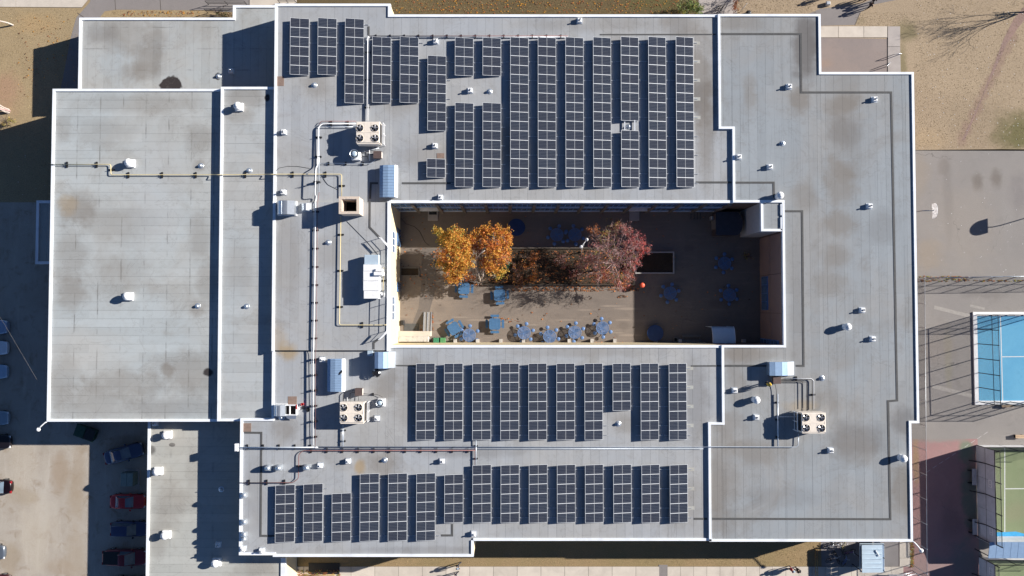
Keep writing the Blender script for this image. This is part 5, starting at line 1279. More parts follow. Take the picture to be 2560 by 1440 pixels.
# perforated round table: rings and spokes, six stalks with seats
def round_table_proto():
    r = thing('picnic_table', 'x', 'picnic table', (0,0,0))
    k = MB(); 
    k.tube([(.78*cos(2*pi*i/24), .78*sin(2*pi*i/24), .74) for i in range(25)], .03, 6, cap=False); k.build('table_rim', M['tblue'], r, True)
    k = MB(); n = 18; st = .072
    for i in range(-10, 11):        # steel mesh of the top
        d = i*st; h_ = sqrt(max(0, .76**2-d*d))
        if h_ > .05: k.box(d-.012, d+.012, -h_, h_, .725, .735, 0, False); k.box(-h_, h_, d-.012, d+.012, .7355, .745, 0, False)
    o = k.build('table_mesh', M['tblue'], r, True)
    for a_ in (0, pi/2): MB().box(-.77,.77,-.035,.035,.69+.002*a_,.722+.0005*a_).build('brace', M['tblue'], r, True).rotation_euler.z = a_+.4
    MB().tube([(0,0,0),(0,0,.70)], .05, 8).build('leg', M['tblue'], r, True)
    for i in range(6):
        a_ = 2*pi*i/6+.26; ca, sa = cos(a_), sin(a_)
        MB().tube([(.1*ca,.1*sa,.12),(.85*ca,.85*sa,.12),(1.12*ca,1.12*sa,.42)], .03, 6).build('seat_arm', M['tblue'], r, True)
        k = MB(); k.lathe((1.14*ca,1.14*sa,.41), [(.22,0),(.235,.02),(.22,.045),(.05,.05)], 16); k.build('seat', M['tblue'], r, True)
    return r
RT = [(1173,838,.2,'round blue mesh picnic table beside the slanted square table near the green bins'), (1310,832,.0,'round blue mesh picnic table, leftmost of the row of four at the sunny south wall'), (1374,841,.5,'round blue mesh picnic table nearest the wall, second of the row of four'),
      (1437,831,.15,'round blue mesh picnic table, third of the row of four at the sunny south wall'), (1506,820,.35,'round blue mesh picnic table at the right end of the sunny row'),
      (1392,587,.0,'round blue mesh picnic table in the shade, left one of the north wall pair'), (1437,587,.4,'round blue mesh picnic table in the shade next to the red tree'),
      (1811,658,.2,'round blue mesh picnic table in the shade below the dark shed'), (1675,733,.0,'round blue mesh picnic table in the shade right of the orange topped bin'), (1823,737,.3,'round blue mesh picnic table in the shade nearest the long blue window')]
rt = round_table_proto(); rt.scale = (1,1,.85)
for i, (x, y, a_, lab) in enumerate(RT):
    c = P(x, y, .5); c.z = 0
    if i == 0: rt.location = c; rt.rotation_euler.z = a_; rt['label'] = lab; rt['group'] = 'round blue picnic tables'
    else: copy_tree(rt, c, a_, lab, 'round blue picnic tables')
# square tables with bench seats
def square_table_proto():
    r = thing('picnic_table', 'x', 'picnic table', (0,0,0))
    k = MB(); b_ = .16; s = .66
    oct_ = [(-s+b_,-s),(s-b_,-s),(s,-s+b_),(s,s-b_),(s-b_,s),(-s+b_,s),(-s,s-b_),(-s,-s+b_)]
    k.prism(oct_, .72, .77, bottom=True); k.build('table_top', M['sblue'], r, True)
    for q in range(-3, 4): MB().box(q*.17-.006, q*.17+.006, -s+.05, s-.05, .77, .774).build('groove', M['tblue'], r, True)
    for i in range(4):
        a_ = pi/2*i; ca, sa = cos(a_), sin(a_); k = MB()
        for sg in (-1, 1): k.tube([(.35*ca-sg*.3*sa, .35*sa+sg*.3*ca, .5), (.95*ca-sg*.3*sa, .95*sa+sg*.3*ca, .35), (.95*ca-sg*.3*sa, .95*sa+sg*.3*ca, .02)], .03, 6)
        k.build('bench_frame', M['tblue'], r, True)
        pts = [(.82,-.5),(1.10,-.5),(1.10,.5),(.82,.5)]; k = MB(); k.prism([(p*ca-q*sa, p*sa+q*ca) for p, q in pts], .41, .45, bottom=True); k.build('bench_seat', M['sblue'], r, True)
    MB().box(-.35,.35,-.35,.35,0,.06).build('base', M['tblue'], r, True); MB().tube([(0,0,.05),(0,0,.72)], .1, 8).build('pedestal', M['tblue'], r, True)
    return r
ST = [(1237,810,.0,'square blue picnic table standing alone right of the slanted one'), (1135,821,.55,'square blue picnic table turned at a slant near the green bins'),
      (1160,721,-.05,'square blue picnic table below the yellow tree'), (1249,738,.06,'square blue picnic table below the orange tree')]
st = square_table_proto(); st.scale = (1.05,1.05,.85)
for i, (x, y, a_, lab) in enumerate(ST):
    c = P(x, y, .6); c.z = 0
    if i == 0: st.location = c; st.rotation_euler.z = a_; st['label'] = lab; st['group'] = 'square blue picnic tables'; st.scale = (1.05,1.05,.85)
    else: cc = copy_tree(st, c, a_, lab, 'square blue picnic tables')
for (x, y, rr, lab) in ((1291,568,1.05,'large solid round blue table in the shade near the north wall'), (1638,833,1.0,'large solid round blue table in the shade near the south wall')):
    c = P(x, y, .7); r = thing('round_table', lab, 'table', (c.x, c.y, 0), 0, 'large solid blue tables')
    k = MB(); k.lathe((0,0,.68), [(rr,0),(rr+.03,.03),(rr,.07)], 28); k.build('table_top', M['shade_blue'], r, True)
    MB().tube([(0,0,0),(0,0,.68)], .12, 10).build('pedestal', M['tblue'], r, True)
    k = MB(); k.lathe((0,0,0), [(.5,0),(.45,.06),(.1,.1)], 14); k.build('base', M['tblue'], r, True)
# orange topped bin
c = P(1606,713,1.0); r = thing('litter_bin', 'cylindrical litter bin with an orange red dome top', 'litter bin', (c.x, c.y, 0))
M['orange'] = mk('orange_red_plastic', (.85,.13,.07), .4)
MB().lathe((0,0,0), [(.27,0),(.29,.05),(.29,.88),(.27,.9)], 18).build('drum', M['cable'], r, True)
MB().lathe((0,0,.88), [(.31,0),(.31,.06),(.27,.15),(.17,.22),(.05,.25)], 18).build('dome_lid', M['orange'], r, True)
# two green wheelie bins
M['lgreen'] = mk('green_bin_plastic', (.05,.21,.115), .45, obj=True); M['lgreen2'] = mk('faded_green_bin_plastic', (.09,.26,.11), .45, obj=True)
for x, m_, lab in ((1090,'lgreen','emerald green wheelie bin next to the concrete landing'),(1107,'lgreen2','lighter grass green wheelie bin, the right one of the pair')):
    c = P(x, 852, 1.0); r = thing('wheelie_bin', lab, 'wheelie bin', (c.x, c.y, 0), 0, 'green wheelie bins')
    k = MB(); k.add([(-.25,-.3,.08),(.25,-.3,.08),(.25,.28,.08),(-.25,.28,.08),(-.31,-.36,.95),(.31,-.36,.95),(.31,.36,.95),(-.31,.36,.95)], [(0,1,5,4),(1,2,6,5),(2,3,7,6),(3,0,4,7),(0,3,2,1),(4,5,6,7)]); k.build('bin_body', M[m_], r, True)
    k = MB(); k.add([(-.34,-.4,.95),(.34,-.4,.95),(.34,.38,.95),(-.34,.38,.95),(-.30,-.34,1.03),(.30,-.34,1.03),(.30,.34,1.06),(-.30,.34,1.06)], [(0,1,5,4),(1,2,6,5),(2,3,7,6),(3,0,4,7),(4,5,6,7)]); k.build('lid', M[m_], r, True)
    for sg in (-1, 1): MB().tube([(sg*.27,.3,.1),(sg*.33,.3,.1)], .1, 10).build('wheel', M['tyre'], r, True)
# concrete landing with stained retaining top, ramp and mat
r = thing('loading_landing', 'stained pale concrete landing in the lower left courtyard corner', 'landing', P(1028,845,0))
a = P(999,828,.9); c = P(1077,850,.9); MB().cbox(xw+.02, c.x, P(0,841,.9).y, a.y, 0, .85, .03).build('landing_slab', M['concrete'], r)
c2 = P(1071,860,1.3); MB().cbox(xw+.02, c2.x, ysw+.12, P(0,841,1.3).y, 0, 1.3, .04).build('retaining_wall', M['stained'], r)
r = thing('access_ramp', 'narrow grey access ramp leading up to the concrete landing', 'ramp', P(1069,805,0))
a = P(1060,780,0); c = P(1077,828,.8)
k = MB(); k.add([(a.x,a.y,.02),(c.x+.02,a.y,.02),(c.x+.02,c.y,.8),(a.x,c.y,.8),(a.x,a.y,0),(c.x+.02,a.y,0),(c.x+.02,c.y,0),(a.x,c.y,0)], [(0,1,2,3),(0,4,5,1),(1,5,6,2),(2,6,7,3),(3,7,4,0)]); k.build('ramp_deck', M['asphalt'], r)
for xx in (a.x+.03, (a.x+c.x)/2, c.x-.01):
    k = MB(); k.add([(xx-.04,a.y,.02),(xx+.04,a.y,.02),(xx+.04,c.y,.8),(xx-.04,c.y,.8),(xx-.04,a.y,.1),(xx+.04,a.y,.1),(xx+.04,c.y,.88),(xx-.04,c.y,.88)], [(4,5,6,7),(0,1,5,4),(1,2,6,5),(2,3,7,6),(3,0,4,7)]); k.build('ramp_edge', M['galv'], r)
a = P(1010,809,0); c = P(1047,828,0); k = MB(); k.cbox(a.x, c.x, c.y, a.y, .01, .05, .02); tag(k.build('door_mat', M['cable']), 'large dark grey mat lying between the cream wall and the ramp', 'mat')
k = MB(); c = P(1006,806,.5); k.cbox(c.x-.2, c.x+.2, c.y-.3, c.y+.25, 0, .7, .03); tag(k.build('utility_box', M['black']), 'small dark box at the foot of the cream wall above the mat', 'box')
# door steps by the north wall
for x0, x1, lab, dark in ((1070,1095,'concrete doorstep with a dark mat at the left courtyard door',1),(1573,1598,'concrete doorstep at the right courtyard door',0)):
    a = P(x0,527,0); c = P(x1,552,0); r = thing('doorstep', lab, 'doorstep', ((a.x+c.x)/2,(a.y+c.y)/2,0))
    MB().cbox(a.x,c.x,c.y,a.y+.1,0,.15,.02).build('step_slab', M['concrete2'], r)
    if dark: MB().box(a.x+.15,c.x-.15,c.y+.75,a.y-.02,.15,.17).build('step_mat', M['black'], r)
# planters
def planter(lab, x0, y0, x1, y1, h=.42, mat='timber', t_=.15):
    a = P(x0,y0,h); c = P(x1,y1,h); r = thing('planter_bed', lab, 'planter', ((a.x+c.x)/2,(a.y+c.y)/2,0))
    ring = [(a.x,c.y),(c.x,c.y),(c.x,a.y),(a.x,a.y)]
    for i in range(4):
        p, q = Vector(ring[i]), Vector(ring[(i+1) % 4]); d = (q-p).normalized()
        k = MB(); k.ribbon([p+(d*t_ if i % 2 else Vector((0,0))), q-(d*t_ if i % 2 else Vector((0,0)))], t_, 0, 0, h+random.uniform(-.02,.02)); k.build('border_board', M[mat], r)
    k = MB(); k.sheet([(a.x+t_,c.y+t_),(c.x-t_,c.y+t_),(c.x-t_,a.y-t_),(a.x+t_,a.y-t_)], h-.14); k.build('soil', M['soil'], r)
    return r
M['frame_grey'] = mk('pale_grey_timber', (.42,.40,.38), .8, var=.12, scale=5)
M['shade_blue'] = mk('shade_darkened_blue_top', (.022,.05,.15), .5, obj=True)  # darkened copy of the table blue for tops standing in shade
M['timberdark'] = mk('shadow_dark_timber', (.06,.05,.042), .85, 0, .2, .2, 5)  # timber colour darkened to stand in for the shadow line along the bed edge
planter('long planted bed with timber edges running under the orange and red trees', 1205, 620, 1586, 713, .3, 'timberdark', .1)
planter('empty planter bed with a grey timber frame at the right end of the trees', 1588, 629, 1686, 684, .40, 'frame_grey')
planter('small empty planter bed against the cream courtyard wall', 1001, 669, 1048, 690, .25, 'timber', .08)
# bench frame, small bin, canopy, shed
r = thing('bench', 'grey open bench frame in the shade by the south wall', 'bench', P(1729,847,0))
a = P(1706,838,.45); c = P(1752,855,.45)
for yy in (a.y-.1, c.y+.15): MB().box(a.x,c.x,yy-.12,yy+.12,.4,.46).build('seat_plank', M['timber'], r)
for xx in (a.x+.1, c.x-.1): MB().box(xx-.06,xx+.06,c.y+.0,a.y,.32,.4).build('cross_beam', M['timber'], r); MB().box(xx-.05,xx+.05,c.y+.1,c.y+.2,0,.32).build('leg', M['timber'], r); MB().box(xx-.05,xx+.05,a.y-.2,a.y-.1,0,.32).build('leg', M['timber'], r)
r = thing('open_crate', 'small black open crate left of the grey bench frame', 'crate', P(1690,849,0)); a = P(1685,844,.4); c = P(1694,854,.4)
MB().ribbon([(a.x,c.y),(c.x,c.y),(c.x,a.y),(a.x,a.y)], .05, 0, 0, .4, closed=True).build('crate_wall', M['timber'], r); MB().box(a.x+.05,c.x-.05,c.y+.05,a.y-.05,.01,.04).build('crate_floor', M['black'], r)
r = thing('entrance_canopy', 'pale blue barrel shaped entrance canopy on the south courtyard wall', 'canopy', P(1810,850,0))
a = P(1780,838,2.9); c = P(1836,862,2.9); zc0 = 2.55
k = MB(); n = 10; vs = []
for i in range(n+1):
    t_ = pi*.5*i/n; vs += [(a.x, ysw+.05+2.0*cos(t_), zc0+.75*sin(t_)), (c.x, ysw+.05+2.0*cos(t_), zc0+.75*sin(t_))]
k.add(vs, [(2*i,2*i+1,2*i+3,2*i+2) for i in range(n)], 0, True); k.build('barrel_roof', M['bluemetal2'], r)
for xx in (a.x, c.x):
    k = MB(); k.tube([(xx, ysw+.05+2.0*cos(pi*.5*i/n), zc0+.75*sin(pi*.5*i/n)) for i in range(n+1)], .04, 6); k.build('edge_rib', M['white'], r)
    k = MB(); k.tube([(xx+.03*(1 if xx == a.x else -1), ysw+1.98, 0), (xx+.03*(1 if xx == a.x else -1), ysw+1.98, zc0)], .05, 6); k.build('post', M['white'], r)
r = thing('garden_shed', 'dark round ended shed in the shaded upper right courtyard corner', 'shed', P(1825,560,0))
a = P(1790,530,2.4); c = P(1858,588,2.4); cy_ = (a.y+c.y)/2; ry = (a.y-c.y)/2
M['shedroof'] = mk('dark_shed_roof', (.055,.055,.07), .7)
pts = [(a.x,c.y),(c.x-.9,c.y)]+[(c.x-.9+.9*sin(pi*i/8), cy_-ry*cos(pi*i/8)) for i in range(1,8)]+[(c.x-.9,a.y),(a.x,a.y)]
k = MB(); k.prism([(p[0]*1.0, p[1]) for p in pts], 2.25, 2.4, bottom=True); k.build('shed_roof', M['shedroof'], r)
k = MB(); cxs = sum(p[0] for p in pts)/len(pts); k.prism([(cxs+(p[0]-cxs)*.94, cy_+(p[1]-cy_)*.94) for p in pts], 0, 2.25); k.build('shed_wall', M['brownbox'], r)
MB().box(a.x+.05, a.x+.09, cy_-.6, cy_+.6, .1, 2.0).build('shed_door', M['timber'], r)
k = MB(); c = P(1783,545,.7); k.cbox(c.x-.25,c.x+.25,c.y-.22,c.y+.22,0,.8,.05); tag(k.build('white_container', M['galv']), 'small pale container beside the dark shed', 'container')
r = thing('scooter_rack', 'low dark rack of small items by the north wall left of the shed', 'rack', P(1738,538,0))
for i in range(4): c = P(1726+8*i,538,.3); MB().tube([(c.x,c.y-.5,0),(c.x,c.y-.5,.6),(c.x,c.y+.5,.6),(c.x,c.y+.5,0)], .03, 5).build('hoop', M['blackmetal'], r)
# garden hose
k = MB(); k.tube([P(a_, b_, .03) for a_, b_ in ((1003,546),(1015,560),(1035,566),(1048,577),(1056,592),(1062,605),(1072,613))], .025, 6); tag(k.build('garden_hose', M['black']), 'black garden hose winding across the shaded courtyard floor', 'hose')
# double headed courtyard lamp
c = P(1452,632,0); r = thing('courtyard_lamp', 'white two headed courtyard lamp beside the red tree', 'lamp', c)
h1 = P(1467,599,4.6); h2 = P(1453,617,4.6); md = (h1+h2)/2
k = MB(); k.tube([c, Vector((md.x, md.y, 4.5))], .06, 7); k.build('post', M['white'], r)
k = MB(); k.tube([h1, h2], .04, 6); k.build('cross_arm', M['white'], r)
for h_ in (h1, h2): k = MB(); k.lathe(h_-Vector((0,0,.2)), [(.1,0),(.2,.1),(.19,.25),(.08,.34)], 12); k.build('lamp_head', M['white'], r)
k = MB(); k.tube([P(1575,653,1.0), P(1576,671,.2)], .05, 6); tag(k.build('white_stake', M['white']), 'white stake standing among the red tree branches', 'stake')
k = MB(); c = P(1180,697,.5); k.lathe((c.x,c.y,.3), [(.12,0),(.2,.1),(.18,.25),(.06,.32)], 9); tag(k.build('stone', M['stained']), 'pale round stone at the foot of the orange tree', 'stone')
# ------------------------------------------------------------------ trees and shrubs
def leafm(name, col, tr=.35):
    t = NT(name); c = t.mix(t.ramp(t.noise(t.pos(), 5, 2), .3, .7), tuple(x*.75 for x in col), tuple(min(1, x*1.2) for x in col))
    m_ = t.done(c, .6, 0, .25)
    tb = t.n('ShaderNodeBsdfTranslucent'); t.l(c, tb.inputs['Color'])
    mx = t.n('ShaderNodeMixShader'); mx.inputs[0].default_value = tr
    out = t.t.nodes['Material Output']; t.l(t.b.outputs[0], mx.inputs[1]); t.l(tb.outputs[0], mx.inputs[2]); t.l(mx.outputs[0], out.inputs['Surface'])
    return m_
LF = {'yellow': leafm('leaf_yellow', (.70,.43,.09)), 'gold': leafm('leaf_gold', (.66,.33,.06)), 'orange': leafm('leaf_orange', (0.718,0.262,0.069)), 'olive': leafm('leaf_olive', (0.331,0.304,0.069)), 'rust': leafm('leaf_rust', (0.414,0.152,0.069)),
      'pink': leafm('leaf_pink', (0.580,0.179,0.179)), 'red': leafm('leaf_red', (0.621,0.097,0.083)), 'brown': leafm('leaf_brown', (0.221,0.117,0.069)), 'mauve': leafm('leaf_mauve', (0.345,0.179,0.179)), 'green': leafm('leaf_green', (0.097,0.166,0.055)), 'spruce': leafm('needle_green', (0.034,0.103,0.069)), 'lime': leafm('leaf_lime', (0.276,0.345,0.124))}
M['bark_white'] = mk('pale_bark', (.50,.43,.38), .8, var=.25, scale=6)
M['bark'] = mk('grey_bark', (.16,.125,.11), .85, var=.25, scale=6)
M['bark_pink'] = mk('pinkish_twigs', (.40,.27,.25), .8, var=.2, scale=6)
M['bark_dark'] = mk('dark_bark', (.05,.04,.035), .9, var=.25, scale=6)
def leaves(k, c, r, n, size, wts, hollow=.35, flat=.35, upd=None):
    cols = list(wts); ws = [wts[q] for q in cols]; sprays = []
    for _ in range(max(4, n//16)):
        while True:
            v = Vector((random.uniform(-1,1), random.uniform(-1,1), random.uniform(-1,1)))
            if hollow < v.length < 1: break
        v *= random.choice((.8,.95,1.0,1.1,1.28))
        sprays.append((Vector((c[0]+v.x*r[0], c[1]+v.y*r[1], c[2]+v.z*r[2])), random.choices(range(len(cols)), ws)[0], v.normalized()))
    for _ in range(n):
        sp_, smi, sd = random.choice(sprays); sg = .55*size+.045
        p = sp_+Vector((random.gauss(0,sg), random.gauss(0,sg), random.gauss(0,sg*.7)))+sd*random.uniform(-.22,.14)
        nrm = Vector((random.gauss(0,1), random.gauss(0,1), random.gauss(0,1)+flat*2)).normalized()
        a = nrm.orthogonal().normalized(); a = Matrix.Rotation(random.uniform(0, 2*pi), 3, nrm) @ a; b = nrm.cross(a)
        s = size*random.uniform(.6, 1.4)
        mi = smi if random.random() < .6 else random.choices(range(len(cols)), ws)[0]
        k.add([p-a*s*.5, p+b*s*.32, p+a*s*.5, p-b*s*.32], [(0,1,2,3)], mi)
def branch(k, p, d, L, r, depth, spread=.6, up=.15, kids=3, seg=3, wob=.18, mn=.006, tips=None, n=5):
    path = [p.copy()]; dd = d.normalized()
    for i in range(seg):
        dd = (dd+Vector((random.gauss(0,wob), random.gauss(0,wob), random.gauss(0,wob)+up*.3))).normalized(); path.append(path[-1]+dd*L/seg)
    k.tube(path, r, n if depth > 0 else 3, 0, True, max(mn, r*.5), False)
    if depth == 0:
        if tips is not None: tips.append(path[-1])
        return
    for i in range(kids):
        t_ = random.uniform(.35, 1.0) if i else 1.0
        q = path[min(seg, max(1, int(round(t_*seg))))]
        nd = (dd+Vector((random.gauss(0,spread), random.gauss(0,spread), random.gauss(0,spread*.6)+up))).normalized()
        branch(k, q, nd, L*random.uniform(.55,.8), max(mn, r*.55), depth-1, spread, up, kids, seg, wob, mn, tips, n)
def clump_tree(lab, base_px, base_z, clumps, bark, cat='tree', size=.2, name='tree', tr=.11, limb_each=True, twig=0, bm='bark_twig'):
    b = P(base_px[0], base_px[1], base_z); r = thing(name, lab, cat, b)
    k = MB(); zt = min(P(*c[:3]).z for c in clumps); ctr = sum((P(c[0],c[1],c[2]) for c in clumps), Vector())/len(clumps)
    fork = b+(ctr-b)*.35; fork.z = b.z+(ctr.z-b.z)*.45
    k.tube([b, b*.5+fork*.5+Vector((random.gauss(0,.08), random.gauss(0,.08), 0)), fork], tr, 8, 0, True, tr*.7); 
    for c in clumps:
        q = P(c[0], c[1], c[2]); m_ = fork*.5+q*.5+Vector((random.gauss(0,.2), random.gauss(0,.2), .15))
        k.tube([fork, m_, q], tr*.45, 5, 0, True, tr*.15)
        for _ in range(twig): branch(k, m_*.4+q*.6, (q-fork)+Vector((random.gauss(0,1), random.gauss(0,1), random.gauss(.3,.6))), max(c[3:6])*1.1, tr*.16, 2, .7, .1, 3, 3, .25, .008)
    k.build('trunk', M[bark], r)
    used = []
    for c in clumps:
        for w in c[7]:
            if w not in used: used.append(w)
    k = MB()
    for c in clumps:
        q = P(c[0], c[1], c[2]); k2 = MB(); leaves(k2, q, (c[3]*1.08,c[4]*1.08,c[5]), int(c[6]*1.9), size*.78, c[7]); leaves(k2, q, (c[3]*1.35,c[4]*1.35,c[5]*1.2), int(c[6]*.14), size*.8, c[7], .85)
        cols = list(c[7]); k.add(k2.v, [], 0); o = len(k.v)-len(k2.v)
        for f, mi in zip(k2.f, k2.m): k.f.append(tuple(i+o for i in f)); k.m.append(used.index(cols[mi])); k.sm.append(False)
    k.build('crown', [LF[u] for u in used], r)
    return r
Y = {'yellow':5,'gold':4,'orange':2,'olive':2}; YO = {'yellow':4,'olive':4,'gold':2}; O_ = {'gold':5,'orange':4,'yellow':2,'rust':1}; OR2 = {'orange':4,'gold':3,'rust':2}
clump_tree('yellow leaved tree, the left one of the courtyard trees', (1140,668), .25,
  [(1118,592,4.4,1.0,.8,.8,620,YO),(1092,577,4.0,.45,.35,.3,110,YO),(1142,588,4.6,.9,.8,.8,520,Y),(1130,612,5.2,1.3,1.0,.9,850,Y),(1158,615,4.8,1.0,1.0,.8,620,O_),(1118,640,4.9,1.1,1.0,.9,650,{'orange':5,'gold':3,'yellow':2}),
   (1148,645,5.4,1.3,1.1,.9,850,Y),(1168,640,4.6,.9,1.0,.8,500,Y),(1112,662,4.3,.8,.8,.7,350,YO),(1140,672,4.6,1.2,.9,.8,700,Y),(1132,694,3.9,.9,.7,.7,380,{'gold':4,'yellow':2,'orange':2}),(1155,668,4.4,.9,.8,.7,420,O_),(1108,600,3.9,.7,.6,.5,240,YO)], 'bark', size=.23, tr=.13)
clump_tree('orange leaved tree with a pale curved trunk, the middle one of the courtyard trees', (1200,700), .25,
  [(1202,578,4.6,.75,.65,.6,330,O_),(1184,594,4.3,.75,.7,.6,300,O_),(1222,576,4.8,.65,.5,.5,230,O_),(1250,582,4.8,.95,.75,.6,420,O_),(1264,598,4.6,.75,.8,.6,330,O_),(1200,606,4.6,.7,.6,.5,230,{'rust':3,'gold':4,'mauve':1}),(1232,612,5.2,1.0,.8,.7,520,OR2),
   (1258,622,4.8,1.0,.9,.7,520,O_),(1240,640,5.2,1.1,.9,.8,580,O_),(1262,646,4.3,.8,.7,.6,300,OR2),(1228,665,4.6,1.0,.7,.6,420,O_),(1208,652,4.0,.5,.5,.4,120,OR2),(1246,684,3.6,.8,.6,.5,260,{'olive':3,'yellow':3,'gold':2}),(1190,620,3.6,.6,.5,.4,120,{'rust':2,'pink':2,'orange':2}),(1172,690,2.2,.6,.5,.4,110,{'orange':2,'rust':2})], 'bark_white', size=.22, tr=.12, twig=1)
k = MB(); q = [P(1201,704,.3),P(1196,686,1.8),P(1189,668,3.0),P(1192,646,4.6),P(1200,634,5.6),P(1212,626,6.1)]
k.tube(q, .11, 7, 0, True, .05); 
for _ in range(26):
    j = random.choice((0,0,1,2)); branch(k, q[j], Vector((random.gauss(0,1), random.gauss(0,1), .9)), random.uniform(.7,1.3), .022, 1, .6, .1, 3, 3, .2)
tag(k.build('bare_sapling', M['bark_white']), 'pale bare stem with fine twigs leaning through the orange tree', 'tree')
P_ = {'pink':3,'rust':2,'mauve':4,'brown':3}; R_ = {'red':3,'pink':3,'rust':2,'mauve':2}; MB_ = {'mauve':4,'brown':4,'pink':2,'olive':1}; BR_ = {'rust':4,'orange':2,'brown':2}
clump_tree('large twiggy tree with thin pink and red leaves at the right end of the bed', (1530,668), .25,
  [(1485,580,4.2,.8,.7,.6,230,BR_),(1537,562,4.4,.7,.8,.6,200,{'rust':3,'olive':2,'brown':2}),(1520,590,5.2,1.2,1.0,.8,300,{'olive':2,'rust':2,'brown':3}),(1560,578,4.9,.9,.8,.7,330,P_),(1590,600,4.6,1.0,1.0,.8,460,{'red':2.5,'pink':4,'mauve':2}),(1607,622,4.2,.8,.9,.7,420,R_),(1575,615,5.4,1.0,1.0,.8,300,P_),
   (1540,622,6.0,1.4,1.1,.8,260,MB_),(1500,620,5.6,1.2,1.0,.8,260,MB_),(1530,655,6.0,1.4,1.1,.8,300,MB_),(1570,650,5.2,1.1,1.0,.8,260,MB_),(1490,655,4.9,1.1,.9,.8,320,P_),(1468,648,3.8,.8,.8,.6,260,P_),(1500,690,4.3,1.1,.8,.6,330,{'rust':3,'pink':3,'orange':2}),(1535,695,4.2,1.1,.8,.6,330,{'rust':3,'pink':3,'olive':2}),
   (1570,692,3.8,1.0,.7,.6,260,{'pink':3,'rust':2,'mauve':2}),(1587,662,4.0,.7,.7,.6,200,R_),(1555,715,2.4,.9,.5,.4,180,{'pink':3,'rust':3,'orange':1})], 'bark_pink', size=.15, tr=.13, twig=5)
# shrubs in the long bed
def shrub(lab, pts, wts, n=220, size=.16, twigs=14, bark='bark', name='shrub'):
    b = P(pts[0][0], pts[0][1], .3); r = thing(name, lab, 'shrub', b)
    k = MB()
    for _ in range(twigs):
        q = random.choice(pts); e_ = P(q[0], q[1], q[2]); branch(k, b+Vector((random.gauss(0,.12), random.gauss(0,.12), 0)), (e_-b)+Vector((random.gauss(0,.5), random.gauss(0,.5), 1)), (e_-b).length*.8+.3, .02, 1, .5, .2, 4, 3, .2)
    k.build('stems', M[bark], r)
    k = MB()
    for q in pts: leaves(k, P(q[0], q[1], q[2]), q[3:6], n, size, wts, .1)
    k.build('crown', [LF[w] for w in wts], r); return r
shrub('rusty orange shrub in the middle of the planted bed', [(1326,660,1.3,.9,1.0,.8),(1340,690,1.2,.7,.8,.7),(1337,640,1.6,.6,.5,.5)], {'rust':4,'orange':3,'gold':2,'brown':3}, 330)
shrub('dark brownish shrub between the orange tree and the rusty shrub', [(1290,668,1.2,1.0,1.0,.7),(1300,700,.9,.9,.6,.6)], {'brown':5,'rust':2,'mauve':2,'gold':1}, 330)
shrub('low pinkish twiggy shrub left of the large red tree', [(1405,655,1.2,.8,1.1,.7),(1400,640,1.3,.5,.5,.5)], {'mauve':3,'pink':2,'brown':4}, 200, .13, 26, 'bark_pink')
shrub('reddish shrub tucked under the left side of the large red tree', [(1448,668,1.3,.9,1.0,.7),(1440,690,1.0,.9,.6,.5)], {'mauve':3,'pink':2,'rust':3,'brown':4}, 260, .14, 22, 'bark_pink')
shrub('small dark green conifer peeping out beside the orange tree', [(1264,655,2.6,.55,.8,1.2)], {'spruce':5,'green':1}, 650, .17, 8, 'bark_dark', 'conifer')
shrub('dusty pale shrub in the dark strip below the courtyard tower', [(1868,640,1.0,.5,.5,.4)], {'olive':3,'brown':3}, 90, .14, 14)
shrub('green bushy shrub at the north edge beside the entrance path', [(1710,22,1.4,1.0,.7,.7),(1728,8,1.5,1.2,.9,.8),(1745,24,1.2,.8,.6,.6)], {'lime':4,'green':4,'olive':2}, 420, .17)
shrub('reddish brown hedge strip along the entrance path at the north edge', [(1838,-6,1.2,.25,1.6,.7),(1838,20,1.0,.25,1.0,.5)], {'rust':4,'brown':4}, 260, .13)
shrub('small yellowish shrub at the left picture edge by the gym shadow', [(17,308,.8,.55,.4,.4),(24,299,1.1,.25,.25,.35)], {'olive':4,'yellow':1,'brown':2}, 130, .13)
shrub('dark green hedge below the bike racks at the north west annex', [(545,34,.5,1.1,.22,.35),(570,35,.5,1.0,.22,.35)], {'green':4,'brown':3}, 180, .12)
# bare trees outside
def bare_tree(lab, bx, by, lean, h, bark, tr=.16, kids=4, depth=4, twl=None):
    b = P(bx, by, 0); r = thing('bare_tree', lab, 'tree', b); k = MB()
    branch(k, b, Vector(lean), h*.42, tr, depth, .55, .12, kids, 4, .12, .008, None, 7); k.build('trunk', M[bark], r); return r
r = bare_tree('leafless tree at the upper right picture corner casting branching shadows', 2560, 30, (.2,.2,1), 2.6, 'bark_dark', .11, 4, 3)
for (ax, ay, L_) in ((-.3,.5,2.6),(.3,.7,2.6),(-.2,-.3,2.4),(.0,.1,3.2),(-.5,.15,2.2)):
    k = MB(); branch(k, P(2560,30,.3), Vector((ax, ay, 1)), L_, .05, 4, .42, .12, 3, 4, .14, .007); k.build('limb', M['bark_dark'], r)
bare_tree('leafless pale barked tree leaning out at the upper left picture edge', 33, 63, (-.45,.25,1), 6.5, 'bark_white', .11)
r = bare_tree('cluster of pinkish white leafless stems at the left picture edge', 26, 278, (-.9,.3,1), 6.0, 'bark_pink', .11)
k = MB()
for _ in range(5): branch(k, P(24+random.uniform(-3,3), 279+random.uniform(-6,6), 0), Vector((-.8+random.gauss(0,.12), .25+random.gauss(0,.12), 1)), 2.6, .09, 3, .4, .1, 3, 4, .1, .008)
k.build('stem', M['bark_white'], r)
